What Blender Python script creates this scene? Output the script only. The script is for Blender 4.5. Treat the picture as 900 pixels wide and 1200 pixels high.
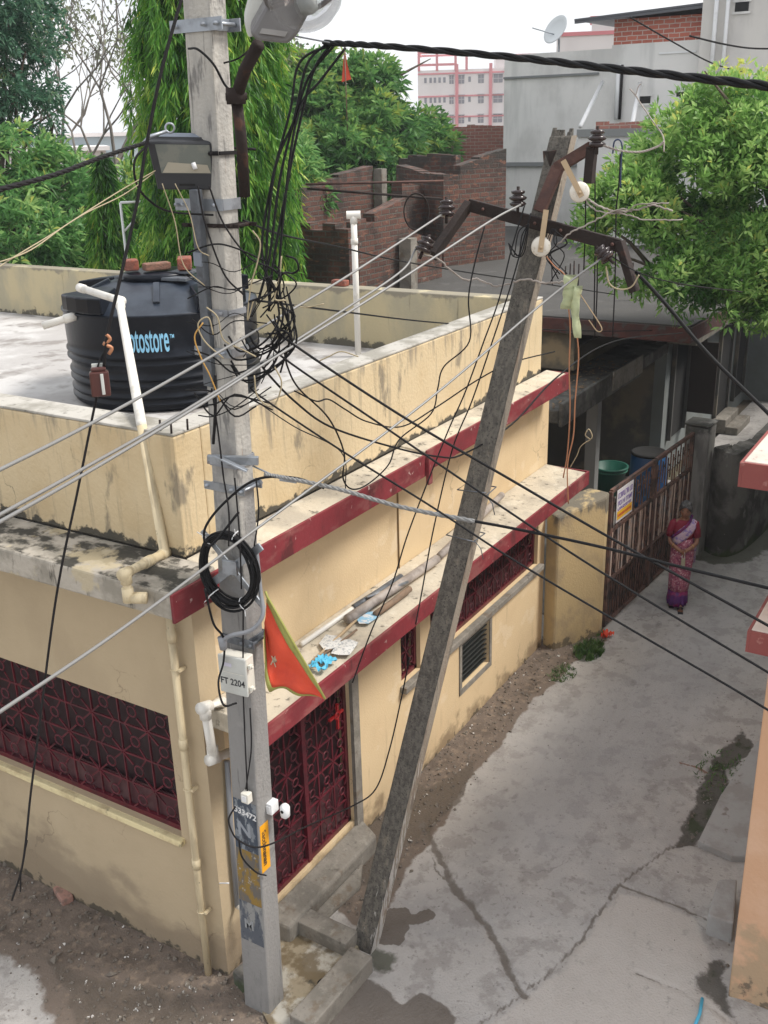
import bpy, bmesh, math, random
import numpy as np
from mathutils import Vector, Matrix, noise as mnoise
random.seed(7); RNG = np.random.default_rng(7)
HAZE = 0.0009
SC = bpy.context.scene; COL = SC.collection
for o in list(bpy.data.objects): bpy.data.objects.remove(o)

# ------------------------------------------------------------------ camera
FPX = 1190.0; HC = 6.0
_nad = np.array([450 + .027*FPX*FPX/450, 600 + FPX*FPX/450])
_dn = np.array([_nad[0]-450, -(_nad[1]-600), -FPX]); _dn /= np.linalg.norm(_dn); _up = -_dn
def _cd(px, py): return np.array([px-450, -(py-600), -FPX], float)
_v1 = _cd(1225, 150-.027*775); _v1 /= np.linalg.norm(_v1); _v1 -= _up*_v1.dot(_up); _v1 /= np.linalg.norm(_v1)
ROT = np.array([_v1, np.cross(_up, _v1), _up])          # world = ROT @ camera ; X runs down the lane, Y to the left, Z up
cam = bpy.data.cameras.new('camera'); camo = bpy.data.objects.new('camera', cam); COL.objects.link(camo)
mw = Matrix([list(ROT[i])+[0] for i in range(3)]+[[0, 0, 0, 1]]); mw.translation = (0, 0, HC)
camo.matrix_world = mw
cam.sensor_fit = 'VERTICAL'; cam.sensor_height = 36; cam.lens = FPX/1200*36; cam.clip_start = .05; cam.clip_end = 3000
SC.camera = camo

# ------------------------------------------------------------------ world, sun, exposure
SUN_EL, SUN_AZ = 52, -62          # azimuth in degrees in the XY plane, of the direction TOWARDS the sun
w = bpy.data.worlds.new('World'); SC.world = w; w.use_nodes = True
nt = w.node_tree; bgn = nt.nodes['Background']; bgn.inputs[1].default_value = .084
sky = nt.nodes.new('ShaderNodeTexSky'); sky.sky_type = 'NISHITA'; sky.sun_disc = False
sky.sun_elevation = math.radians(SUN_EL); sky.sun_rotation = math.radians(90-SUN_AZ)
sky.air_density = 1.2; sky.dust_density = 4
tcw = nt.nodes.new('ShaderNodeTexCoord'); nz = nt.nodes.new('ShaderNodeTexNoise')
nz.inputs['Scale'].default_value = 2.2; nz.inputs['Detail'].default_value = 5
mp = nt.nodes.new('ShaderNodeMapping'); mp.inputs['Scale'].default_value = (1, 1, 2.6)
nt.links.new(tcw.outputs['Generated'], mp.inputs[0]); nt.links.new(mp.outputs[0], nz.inputs['Vector'])
cr = nt.nodes.new('ShaderNodeValToRGB'); cr.color_ramp.elements[0].position = .3; cr.color_ramp.elements[1].position = .62
cr.color_ramp.elements[0].color = (8.6, 9.0, 9.7, 1); cr.color_ramp.elements[1].color = (11.8, 11.8, 11.9, 1)
nt.links.new(nz.outputs['Fac'], cr.inputs[0])
mx = nt.nodes.new('ShaderNodeMix'); mx.data_type = 'RGBA'; mx.inputs[0].default_value = .86
nt.links.new(sky.outputs[0], mx.inputs[6]); nt.links.new(cr.outputs[0], mx.inputs[7]); nt.links.new(mx.outputs[2], bgn.inputs[0])
sl = bpy.data.lights.new('sun', 'SUN'); sl.energy = 2.9; sl.angle = math.radians(16); sl.color = (1, .95, .88)
so = bpy.data.objects.new('sun', sl); COL.objects.link(so)
sd = Vector((math.cos(math.radians(SUN_AZ))*math.cos(math.radians(SUN_EL)), math.sin(math.radians(SUN_AZ))*math.cos(math.radians(SUN_EL)), math.sin(math.radians(SUN_EL))))
so.rotation_euler = sd.to_track_quat('Z', 'Y').to_euler(); so.location = (0, 0, 30)
vs = SC.view_settings; vs.view_transform = 'Standard'; vs.look = 'None'; vs.exposure = 0.5; vs.gamma = 1; vs.use_curve_mapping = False

# ------------------------------------------------------------------ pixel -> world helpers (calibrated camera)
def _ray(px, py): return ROT @ _cd(px, py)
O0 = np.array([0, 0, HC])
def pz(px, py, z): d = _ray(px, py); return Vector(O0 + d*((z-HC)/d[2]))
def pyy(px, py, y): d = _ray(px, py); return Vector(O0 + d*(y/d[1]))
def pxx(px, py, x): d = _ray(px, py); return Vector(O0 + d*(x/d[0]))
def at(px, py, D): d = _ray(px, py); return Vector(O0 + d*(D/math.hypot(d[0], d[1])))   # at a true horizontal distance D
def azi(px, py=150): d = _ray(px, py); n = math.hypot(d[0], d[1]); return Vector((d[0]/n, d[1]/n, 0))

# ------------------------------------------------------------------ materials
def mat(name, col, rough=.8, metal=0., layers=(), bump=0., bscale=40., brick=None, spec=.5, trans=0., alpha=1., attr=()):
    m = bpy.data.materials.new(name); m.use_nodes = True; t = m.node_tree; N = t.nodes; L = t.links
    b = N['Principled BSDF']; b.inputs['Roughness'].default_value = rough; b.inputs['Metallic'].default_value = metal
    b.inputs['Specular IOR Level'].default_value = spec
    g = N.new('ShaderNodeNewGeometry'); uv = N.new('ShaderNodeUVMap')
    c = N.new('ShaderNodeRGB'); c.outputs[0].default_value = (*col, 1); cur = c.outputs[0]; hgt = None
    if brick:
        bt = N.new('ShaderNodeTexBrick'); bt.inputs['Color1'].default_value = (*brick['a'], 1); bt.inputs['Color2'].default_value = (*brick['b'], 1)
        bt.inputs['Mortar'].default_value = (*brick['m'], 1); bt.inputs['Scale'].default_value = 1
        bt.inputs['Brick Width'].default_value = brick.get('w', .24); bt.inputs['Row Height'].default_value = brick.get('h', .085)
        bt.inputs['Mortar Size'].default_value = brick.get('ms', .008); bt.inputs['Bias'].default_value = brick.get('bias', 0.)
        bt.inputs['Mortar Smooth'].default_value = .3
        wn = N.new('ShaderNodeTexNoise'); wn.inputs['Scale'].default_value = 6; L.new(uv.outputs[0], wn.inputs['Vector'])
        va = N.new('ShaderNodeVectorMath'); va.operation = 'MULTIPLY_ADD'; va.inputs[1].default_value = (.03, .03, 0)
        L.new(wn.outputs['Color'], va.inputs[0]); L.new(uv.outputs[0], va.inputs[2]); L.new(va.outputs[0], bt.inputs['Vector'])
        cur = bt.outputs['Color']; hgt = bt.outputs['Fac']
    for ly in layers:
        s = ly.get('s', 5); s = s if isinstance(s, (tuple, list)) else (s, s, s)
        mp = N.new('ShaderNodeMapping'); mp.inputs['Scale'].default_value = s; L.new(g.outputs['Position'], mp.inputs[0])
        mp.inputs['Location'].default_value = (ly.get('o', 0), ly.get('o', 0)*1.7, 0)
        n = N.new('ShaderNodeTexNoise'); n.inputs['Scale'].default_value = 1; n.inputs['Detail'].default_value = ly.get('d', 6)
        n.inputs['Roughness'].default_value = ly.get('r', .6); L.new(mp.outputs[0], n.inputs['Vector'])
        val = n.outputs['Fac']
        if 'vor' in ly:    # hairline cracks along distorted cell edges, broken up by noise
            vo = N.new('ShaderNodeTexVoronoi'); vo.feature = 'DISTANCE_TO_EDGE'; vo.inputs['Scale'].default_value = ly['vor']
            n2 = N.new('ShaderNodeTexNoise'); n2.inputs['Scale'].default_value = 3.5; n2.inputs['Detail'].default_value = 6; L.new(g.outputs['Position'], n2.inputs['Vector'])
            vm = N.new('ShaderNodeVectorMath'); vm.operation = 'MULTIPLY_ADD'; vm.inputs[1].default_value = (.55, .55, .55); L.new(n2.outputs['Color'], vm.inputs[0]); L.new(g.outputs['Position'], vm.inputs[2]); L.new(vm.outputs[0], vo.inputs['Vector'])
            m1 = N.new('ShaderNodeMath'); m1.operation = 'MULTIPLY_ADD'; m1.inputs[1].default_value = .06; L.new(val, m1.inputs[0]); m1.inputs[2].default_value = .965
            m2_ = N.new('ShaderNodeMath'); m2_.operation = 'SUBTRACT'; L.new(m1.outputs[0], m2_.inputs[0]); L.new(vo.outputs['Distance'], m2_.inputs[1]); val = m2_.outputs[0]
        if 'z' in ly:      # shift the threshold with height: strongest at z[0], gone at z[1]
            sx = N.new('ShaderNodeSeparateXYZ'); L.new(g.outputs['Position'], sx.inputs[0])
            mr = N.new('ShaderNodeMapRange'); mr.inputs['From Min'].default_value = ly['z'][0]; mr.inputs['From Max'].default_value = ly['z'][1]
            mr.inputs['To Min'].default_value = ly['z'][2] if len(ly['z']) > 2 else .35; mr.inputs['To Max'].default_value = -.35
            L.new(sx.outputs['Z'], mr.inputs['Value'])
            ad = N.new('ShaderNodeMath'); ad.operation = 'ADD'; L.new(val, ad.inputs[0]); L.new(mr.outputs[0], ad.inputs[1]); val = ad.outputs[0]
        if 'up' in ly:     # only on upward-facing surfaces
            sx = N.new('ShaderNodeSeparateXYZ'); L.new(g.outputs['Normal'], sx.inputs[0])
            mu = N.new('ShaderNodeMath'); mu.operation = 'MULTIPLY'; mu.inputs[1].default_value = 1
            L.new(sx.outputs['Z'], mu.inputs[0]); m2 = N.new('ShaderNodeMath'); m2.operation = 'MULTIPLY'
            L.new(val, m2.inputs[0]); L.new(mu.outputs[0], m2.inputs[1]); val = m2.outputs[0]
        if 'at' in ly:
            an = N.new('ShaderNodeAttribute'); an.attribute_name = ly['at']
            ad = N.new('ShaderNodeMath'); ad.operation = 'MULTIPLY_ADD'; ad.inputs[1].default_value = ly.get('an', .5)
            su = N.new('ShaderNodeMath'); su.operation = 'SUBTRACT'; su.inputs[1].default_value = .5; L.new(val, su.inputs[0])
            L.new(su.outputs[0], ad.inputs[0]); L.new(an.outputs['Fac'], ad.inputs[2]); val = ad.outputs[0]
        mr = N.new('ShaderNodeMapRange'); mr.interpolation_type = 'SMOOTHSTEP'
        mr.inputs['From Min'].default_value = ly.get('lo', .45); mr.inputs['From Max'].default_value = ly.get('hi', .6)
        mr.inputs['To Max'].default_value = ly.get('a', 1.); L.new(val, mr.inputs['Value'])
        x = N.new('ShaderNodeMix'); x.data_type = 'RGBA'; L.new(mr.outputs[0], x.inputs[0]); L.new(cur, x.inputs[6]); x.inputs[7].default_value = (*ly['c'], 1)
        cur = x.outputs[2]
        if 'rough' in ly:
            xr = N.new('ShaderNodeMix'); xr.data_type = 'FLOAT'; L.new(mr.outputs[0], xr.inputs[0]); xr.inputs[2].default_value = rough; xr.inputs[3].default_value = ly['rough']
            L.new(xr.outputs[0], b.inputs['Roughness'])
    L.new(cur, b.inputs['Base Color'])
    if bump:
        n = N.new('ShaderNodeTexNoise'); n.inputs['Scale'].default_value = bscale; n.inputs['Detail'].default_value = 5; L.new(g.outputs['Position'], n.inputs['Vector'])
        bp = N.new('ShaderNodeBump'); bp.inputs['Strength'].default_value = bump; bp.inputs['Distance'].default_value = .01; L.new(n.outputs['Fac'], bp.inputs['Height'])
        if hgt:
            b2 = N.new('ShaderNodeBump'); b2.invert = True; b2.inputs['Strength'].default_value = .8; b2.inputs['Distance'].default_value = .012
            L.new(hgt, b2.inputs['Height']); L.new(bp.outputs[0], b2.inputs['Normal']); L.new(b2.outputs[0], b.inputs['Normal'])
        else: L.new(bp.outputs[0], b.inputs['Normal'])
    if trans: b.inputs['Transmission Weight'].default_value = trans
    if alpha < 1: b.inputs['Alpha'].default_value = alpha
    return m
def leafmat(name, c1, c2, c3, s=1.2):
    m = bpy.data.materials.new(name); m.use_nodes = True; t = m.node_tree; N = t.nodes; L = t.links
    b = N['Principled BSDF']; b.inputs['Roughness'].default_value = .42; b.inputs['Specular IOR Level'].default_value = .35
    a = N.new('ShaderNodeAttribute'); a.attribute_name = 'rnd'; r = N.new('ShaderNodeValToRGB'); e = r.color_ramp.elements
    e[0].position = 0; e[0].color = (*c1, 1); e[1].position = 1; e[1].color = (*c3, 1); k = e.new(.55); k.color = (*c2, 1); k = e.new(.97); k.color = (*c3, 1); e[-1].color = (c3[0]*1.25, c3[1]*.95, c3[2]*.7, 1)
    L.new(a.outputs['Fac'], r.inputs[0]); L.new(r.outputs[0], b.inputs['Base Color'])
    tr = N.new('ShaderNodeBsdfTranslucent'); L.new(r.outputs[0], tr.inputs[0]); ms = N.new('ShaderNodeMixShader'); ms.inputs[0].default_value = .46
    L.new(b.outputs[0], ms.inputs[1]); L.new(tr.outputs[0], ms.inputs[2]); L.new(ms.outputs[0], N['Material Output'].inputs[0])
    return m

# ------------------------------------------------------------------ mesh builder
WL = {}
class MB:
    def __init__(s, mx=None): s.v = []; s.f = []; s.sm = []; s.mx = mx
    def add(s, vs, fs, smooth=False):
        n = len(s.v)
        for p in vs:
            p = Vector(p); s.v.append(s.mx @ p if s.mx else p)
        for f in fs: s.f.append([n+i for i in f]); s.sm.append(smooth)
        return s
    def box(s, x0, x1, y0, y1, z0, z1):
        return s.add([(x0, y0, z0), (x1, y0, z0), (x1, y1, z0), (x0, y1, z0), (x0, y0, z1), (x1, y0, z1), (x1, y1, z1), (x0, y1, z1)],
              [(0, 3, 2, 1), (4, 5, 6, 7), (0, 1, 5, 4), (1, 2, 6, 5), (2, 3, 7, 6), (3, 0, 4, 7)])
    def frustum(s, p0, d0, p1, d1):
        a = [(p0[0]+i*d0[0]/2, p0[1]+j*d0[1]/2, p0[2]) for i, j in ((-1, -1), (1, -1), (1, 1), (-1, 1))]
        b = [(p1[0]+i*d1[0]/2, p1[1]+j*d1[1]/2, p1[2]) for i, j in ((-1, -1), (1, -1), (1, 1), (-1, 1))]
        return s.add(a+b, [(0, 3, 2, 1), (4, 5, 6, 7), (0, 1, 5, 4), (1, 2, 6, 5), (2, 3, 7, 6), (3, 0, 4, 7)])
    def bar(s, a, b, w, h, up=(0, 0, 1)):
        a = Vector(a); b = Vector(b); d = (b-a).normalized(); up = Vector(up)
        if abs(d.dot(up)) > .98: up = Vector((1, 0, 0))
        r = d.cross(up).normalized()*w/2; u = r.cross(d).normalized()*h/2
        vs = [a-r-u, a+r-u, a+r+u, a-r+u, b-r-u, b+r-u, b+r+u, b-r+u]
        return s.add(vs, [(0, 3, 2, 1), (4, 5, 6, 7), (0, 1, 5, 4), (1, 2, 6, 5), (2, 3, 7, 6), (3, 0, 4, 7)])
    def prism(s, poly, z0, z1):      # poly counter-clockwise (x,y); z1 may be a list
        n = len(poly); zt = z1 if isinstance(z1, (list, tuple)) else [z1]*n
        vs = [(p[0], p[1], z0) for p in poly]+[(p[0], p[1], zt[i]) for i, p in enumerate(poly)]
        fs = [tuple(reversed(range(n))), tuple(range(n, 2*n))]+[(i, (i+1) % n, n+(i+1) % n, n+i) for i in range(n)]
        return s.add(vs, fs)
    def tube(s, pts, r, n=6, caps=True, smooth=True):
        pts = [Vector(p) for p in pts]; m = len(pts); rs = r if isinstance(r, (list, tuple)) else [r]*m
        t = (pts[1]-pts[0]).normalized(); ref = Vector((0, 0, 1)) if abs(t.z) < .9 else Vector((1, 0, 0))
        u = t.cross(ref).normalized(); vs = []
        for i in range(m):
            t2 = (pts[min(i+1, m-1)]-pts[max(i-1, 0)])
            t2 = t2.normalized() if t2.length > 1e-9 else t
            u = (u-t2*u.dot(t2)); u = u.normalized() if u.length > 1e-6 else t2.orthogonal().normalized(); t = t2
            wv = t.cross(u)
            for k in range(n):
                a = 2*math.pi*k/n; vs.append(pts[i]+(u*math.cos(a)+wv*math.sin(a))*rs[i])
        fs = [(i*n+k, i*n+(k+1) % n, (i+1)*n+(k+1) % n, (i+1)*n+k) for i in range(m-1) for k in range(n)]
        if caps: fs += [tuple(reversed(range(n))), tuple(range((m-1)*n, m*n))]
        return s.add(vs, fs, smooth)
    def lathe(s, c, prof, n=24, axis=None, smooth=True):   # prof (r, h)
        c = Vector(c); ax = Vector(axis).normalized() if axis else Vector((0, 0, 1))
        u = ax.orthogonal().normalized(); wv = ax.cross(u); vs = []
        for r, h in prof:
            for k in range(n):
                a = 2*math.pi*k/n; vs.append(c+ax*h+(u*math.cos(a)+wv*math.sin(a))*r)
        m = len(prof); fs = [(i*n+k, i*n+(k+1) % n, (i+1)*n+(k+1) % n, (i+1)*n+k) for i in range(m-1) for k in range(n)]
        if prof[0][0] > 1e-4: fs.append(tuple(reversed(range(n))))
        if prof[-1][0] > 1e-4: fs.append(tuple(range((m-1)*n, m*n)))
        return s.add(vs, fs, smooth)
    def ring(s, c, R, r, axis, n=16, k=5, rx=1.):
        c = Vector(c); ax = Vector(axis).normalized(); u = ax.orthogonal().normalized(); wv = ax.cross(u)
        vs = []
        for i in range(n):
            a = 2*math.pi*i/n; d = u*math.cos(a)+wv*math.sin(a)
            for j in range(k):
                b = 2*math.pi*j/k; vs.append(c+d*(R+r*math.cos(b))+ax*r*math.sin(b))
        return s.add(vs, [(i*k+j, ((i+1) % n)*k+j, ((i+1) % n)*k+(j+1) % k, i*k+(j+1) % k) for i in range(n) for j in range(k)], True)
    def build(s, name, m, parent=None, bevel=0, origin=None, attrs=None):
        me = bpy.data.meshes.new(name)
        if parent is not None: o0 = WL[parent.name]
        elif origin is not None: o0 = Vector(origin)
        else:
            xs = [p.x for p in s.v]; ys = [p.y for p in s.v]; zs = [p.z for p in s.v]
            o0 = Vector(((min(xs)+max(xs))/2, (min(ys)+max(ys))/2, min(zs)))
        me.from_pydata([p-o0 for p in s.v], [], s.f)
        me.polygons.foreach_set('use_smooth', s.sm)
        uvl = me.uv_layers.new(name='UVMap'); uvs = []
        for f in s.f:
            P = [s.v[i] for i in f]; nrm = Vector((0, 0, 0))
            for i in range(len(P)): nrm += P[i].cross(P[(i+1) % len(P)])
            if nrm.length < 1e-12: nrm = Vector((0, 0, 1))
            nrm.normalize()
            if abs(nrm.z) > .75: uvs += [c for p in P for c in (p.x, p.y)]
            else:
                tg = Vector((-nrm.y, nrm.x, 0)).normalized(); uvs += [c for p in P for c in (p.dot(tg), p.z)]
        uvl.data.foreach_set('uv', uvs)
        me.update(); o = bpy.data.objects.new(name, me); COL.objects.link(o); me.materials.append(m)
        WL[o.name] = o0
        if parent is not None: o.parent = parent
        else: o.location = o0
        if bevel:
            b = o.modifiers.new('bevel', 'BEVEL'); b.width = bevel; b.segments = 2; b.limit_method = 'ANGLE'
        return o
def tag(o, label=None, cat=None, group=None, kind=None):
    if label: o['label'] = label
    if cat: o['category'] = cat
    if group: o['group'] = group
    if kind: o['kind'] = kind
    return o
def thing(name, loc, label, cat, group=None):
    o = bpy.data.objects.new(name, None); COL.objects.link(o); o.location = loc; o.empty_display_size = .1
    WL[o.name] = Vector(loc); return tag(o, label, cat, group)
def struct(o): o['kind'] = 'structure'; return o
def smooth_path(pts, n=8):
    P = [Vector(p) for p in pts]
    if len(P) < 3: return [P[0].lerp(P[1], i/n) for i in range(n+1)]
    P = [P[0]*2-P[1]]+P+[P[-1]*2-P[-2]]; out = []
    for i in range(1, len(P)-2):
        a, b, c, d = P[i-1:i+3]
        for k in range(n):
            t = k/n; out.append(.5*((2*b)+(c-a)*t+(2*a-5*b+4*c-d)*t*t+(3*b-a-3*c+d)*t**3))
    out.append(P[-2]); return out
def text_mesh(txt, size, mx, m, name, parent, extr=.001, sx=1., bold=0.):
    cu = bpy.data.curves.new('t', 'FONT'); cu.body = txt; cu.size = size; cu.extrude = extr; cu.offset = bold
    cu.align_x = 'CENTER'; cu.align_y = 'CENTER'; to = bpy.data.objects.new('t', cu); COL.objects.link(to)
    dg = bpy.context.evaluated_depsgraph_get(); me = bpy.data.meshes.new_from_object(to.evaluated_get(dg)); 
    b = MB(mx @ Matrix.Diagonal((sx, 1, 1, 1))); b.add([v.co.copy() for v in me.vertices], [tuple(p.vertices) for p in me.polygons])
    bpy.data.objects.remove(to); bpy.data.meshes.remove(me)
    return b.build(name, m, parent)
def frame(o, x, y):     # matrix with local x, y given, origin o
    x = Vector(x).normalized(); z = x.cross(Vector(y)).normalized(); y = z.cross(x)
    return Matrix(((x.x, y.x, z.x, o[0]), (x.y, y.y, z.y, o[1]), (x.z, y.z, z.z, o[2]), (0, 0, 0, 1)))
# ------------------------------------------------------------------ palette
M = {}
GR = (.035, .03, .022)
M['yfront'] = mat('cream_yellow_paint', (.66, .51, .31), .85, layers=[dict(c=(.33, .25, .16), s=1.2, vor=.9, lo=.996, hi=1.0, a=.55),
    dict(c=(.56, .42, .25), s=1.3, lo=.42, hi=.7, a=.6), dict(c=(.70, .53, .32), s=(3, 3, .8), lo=.5, hi=.75, a=.5),
    dict(c=(.36, .27, .17), s=(12, 12, 1.2), lo=.58, hi=.74, a=.45), dict(c=(.74, .62, .45), s=(2.2, 2.2, 3), o=23, lo=.58, hi=.64, a=.4), dict(c=(.2, .15, .1), s=(40, 40, 40), o=9, lo=.71, hi=.75, a=.5), dict(c=(.24, .17, .1), s=2.6, lo=.62, hi=.8, z=(0, .75, .28), a=.8),
    dict(c=(.06, .05, .035), s=7, lo=.74, hi=.84, z=(0, .3, .3), a=.8), dict(c=(.12, .1, .07), s=30, lo=.7, hi=.76, a=.5)], bump=.25, bscale=60)
M['yleft'] = mat('shaded_cream_paint', (.47, .375, .245), .88, layers=[dict(c=(.2, .155, .1), s=1.2, vor=.8, lo=.995, hi=1.0, a=.6),  # same cream paint as the front wall, darkened to carry its shade
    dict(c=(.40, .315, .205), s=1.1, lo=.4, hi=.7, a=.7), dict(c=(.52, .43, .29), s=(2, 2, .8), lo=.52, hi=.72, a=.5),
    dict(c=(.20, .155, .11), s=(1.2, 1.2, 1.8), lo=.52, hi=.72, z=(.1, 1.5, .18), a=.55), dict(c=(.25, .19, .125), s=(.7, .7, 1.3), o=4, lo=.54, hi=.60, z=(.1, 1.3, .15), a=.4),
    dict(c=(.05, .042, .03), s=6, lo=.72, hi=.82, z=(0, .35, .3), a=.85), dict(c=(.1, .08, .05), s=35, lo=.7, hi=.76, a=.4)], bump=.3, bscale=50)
M['parapet'] = mat('weathered_cream_parapet', (.62, .50, .315), .9, layers=[dict(c=(.2, .17, .12), s=1.2, vor=1.1, lo=.993, hi=1.0, a=.6),
    dict(c=(.30, .255, .18), s=(14, 14, .8), o=17, lo=.54, hi=.68, a=.55),
    dict(c=(.50, .37, .2), s=1.5, lo=.4, hi=.7, a=.6),
    dict(c=(.22, .19, .15), s=(9, 9, 1.1), lo=.56, hi=.72, a=.75, z=(4.3, 3.4, .12)),
    dict(c=(.16, .14, .11), s=(3.6, 3.6, 1.6), o=3, lo=.61, hi=.70, a=.7),
    dict(c=(.05, .047, .038), s=(7, 7, 7), lo=.66, hi=.75, a=.95, z=(3.46, 3.68, .36))], bump=.5, bscale=35)
M['coping'] = mat('whitish_cement_coping', (.44, .42, .38), .9, layers=[dict(c=(.25, .235, .2), s=4, lo=.42, hi=.6, a=.85), dict(c=(.1, .09, .075), s=14, lo=.6, hi=.7, a=.8)], bump=.4)
M['backpar'] = mat('stained_back_parapet', (.50, .43, .27), .9, layers=[
    dict(c=(.36, .33, .24), s=(2, 2, 1), lo=.42, hi=.62, a=.8), dict(c=(.055, .05, .04), s=(10, 10, .9), lo=.6, hi=.72, a=.85),
    dict(c=(.08, .075, .06), s=8, lo=.62, hi=.74, a=.9, z=(3.6, 3.85, .3)), dict(c=(.22, .2, .16), s=3, lo=.6, hi=.7, z=(4.3, 4.1, .3), a=.8)], bump=.4)
M['roof'] = mat('screed_roof', (.40, .385, .375), .8, layers=[dict(c=(.52, .51, .50), s=1.2, lo=.45, hi=.6, a=.9), dict(c=(.22, .20, .185), s=2.3, o=5, lo=.5, hi=.66, a=.85), dict(c=(.12, .105, .095), s=(5, 3, 3), o=2, lo=.62, hi=.7, a=.6)], bump=.2)
M['ledge'] = mat('mouldy_cement_ledge', (.44, .40, .34), .95, layers=[
    dict(c=(.24, .22, .18), s=4, lo=.4, hi=.6, a=.8), dict(c=(.035, .033, .026), s=(7, 4, 7), lo=.43, hi=.55, a=.95, up=1), dict(c=(.05, .045, .035), s=(9, 9, 2.5), lo=.56, hi=.66, a=.9), dict(c=(.5, .42, .27), s=3, o=9, lo=.55, hi=.62, a=.7)], bump=.9, bscale=25)
M['ledger'] = mat('cement_chajja_top', (.52, .46, .36), .92, layers=[
    dict(c=(.36, .32, .26), s=3, lo=.42, hi=.62, a=.8), dict(c=(.10, .09, .07), s=(12, 12, 12), lo=.58, hi=.68, a=.8), dict(c=(.60, .55, .45), s=5, o=6, lo=.55, hi=.65, a=.6)], bump=.6, bscale=30)
M['red'] = mat('maroon_band_paint', (.205, .022, .030), .7, layers=[
    dict(c=(.14, .018, .024), s=3, lo=.4, hi=.65, a=.8), dict(c=(.07, .014, .015), s=(6, 6, 2.5), lo=.54, hi=.66, a=.8), dict(c=(.26, .10, .09), s=(3, 3, 7), o=13, lo=.50, hi=.64, a=.55), dict(c=(.45, .33, .30), s=14, o=3, lo=.66, hi=.69, a=.85)], bump=.25, bscale=30)
M['grille'] = mat('maroon_iron', (.115, .010, .020), .42, layers=[dict(c=(.05, .008, .014), s=9, lo=.4, hi=.65, a=.8), dict(c=(.2, .15, .14), s=(25, 25, 6), lo=.68, hi=.76, a=.4)], bump=.2)
M['grille_back'] = mat('dark_maroon_sheet', (.018, .004, .007), .6, layers=[dict(c=(.03, .02, .02), s=6, lo=.5, hi=.7, a=.6)])
M['grille_low'] = mat('dusty_maroon_sheet', (.06, .016, .022), .55, layers=[dict(c=(.11, .06, .06), s=(8, 8, 4), lo=.45, hi=.65, a=.6)])
M['sill'] = mat('pale_yellow_sill', (.72, .62, .36), .85, layers=[dict(c=(.45, .35, .2), s=5, lo=.45, hi=.62, a=.7), dict(c=(.12, .1, .08), s=12, lo=.62, hi=.72, a=.6)], bump=.3)
M['black'] = mat('black_cable', (.008, .008, .009), .6, spec=.2)
M['blackmatte'] = mat('dusty_black_cable', (.013, .012, .013), .7, spec=.2)
M['alu'] = mat('aluminium_conductor', (.25, .25, .245), .55, .4, layers=[dict(c=(.25, .25, .25), s=20, lo=.45, hi=.65, a=.6)])
M['galv'] = mat('galvanised_steel', (.36, .39, .43), .42, .7, layers=[dict(c=(.2, .21, .22), s=9, lo=.42, hi=.65, a=.7), dict(c=(.14, .07, .04), s=14, lo=.68, hi=.75, a=.7)])
M['steel_dk'] = mat('painted_grey_steel', (.13, .145, .165), .5, .3, layers=[dict(c=(.07, .07, .08), s=12, lo=.45, hi=.65, a=.7)])
M['rust'] = mat('rusty_dark_iron', (.028, .020, .018), .8, .1, spec=.3, layers=[dict(c=(.13, .06, .04), s=10, lo=.56, hi=.7, a=.6), dict(c=(.012, .010, .010), s=5, lo=.5, hi=.7, a=.7)], bump=.5)
M['rustred'] = mat('rusty_channel', (.10, .048, .038), .75, .1, layers=[dict(c=(.18, .09, .06), s=9, lo=.5, hi=.68, a=.7), dict(c=(.04, .022, .02), s=5, lo=.45, hi=.7, a=.7)], bump=.5)
M['pole'] = mat('pale_concrete_pole', (.47, .45, .41), .9, layers=[
    dict(c=(.15, .14, .125), s=(7, 7, 2), o=5, lo=.5, hi=.72, z=(0, 1.7, .08), a=.75), dict(c=(.09, .085, .08), s=(25, 25, 9), o=15, lo=.52, hi=.62, z=(0, 2.2, .06), a=.6),
    dict(c=(.34, .33, .31), s=(9, 9, 1.4), lo=.45, hi=.65, a=.8), dict(c=(.16, .155, .15), s=(20, 20, 5), lo=.55, hi=.68, a=.8), dict(c=(.22, .215, .21), s=3, lo=.4, hi=.65, z=(2.5, 6., .35), a=.9), dict(c=(.07, .07, .068), s=(34, 34, 2.2), lo=.60, hi=.70, a=.7), dict(c=(.42, .38, .3), s=(3, 3, 1), o=7, lo=.6, hi=.7, a=.5),
    dict(c=(.28, .14, .06), s=(40, 40, 1.5), lo=.68, hi=.76, a=.5), dict(c=(.1, .1, .095), s=45, lo=.68, hi=.74, a=.6)], bump=.7, bscale=45)
M['lean'] = mat('dark_concrete_pole', (.14, .128, .11), .95, layers=[
    dict(c=(.07, .065, .057), s=(30, 30, 14), lo=.4, hi=.62, a=.8), dict(c=(.04, .038, .034), s=55, lo=.55, hi=.65, a=.9), dict(c=(.27, .23, .18), s=(12, 12, 1.6), lo=.58, hi=.72, a=.6),
    dict(c=(.45, .43, .40), s=(28, 28, 3), lo=.66, hi=.72, z=(0, 3.6, .10), a=.6)], bump=1., bscale=60)
M['conc'] = mat('grey_concrete', (.24, .22, .19), .92, layers=[dict(c=(.16, .147, .125), s=5, lo=.42, hi=.62, a=.8), dict(c=(.33, .31, .27), s=12, o=4, lo=.54, hi=.70, a=.55), dict(c=(.07, .06, .048), s=14, lo=.60, hi=.74, a=.7), dict(c=(.10, .09, .07), s=60, o=2, lo=.6, hi=.7, a=.5), dict(c=(.14, .10, .065), s=5, o=14, lo=.55, hi=.66, a=.6)], bump=.7, bscale=35)
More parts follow.
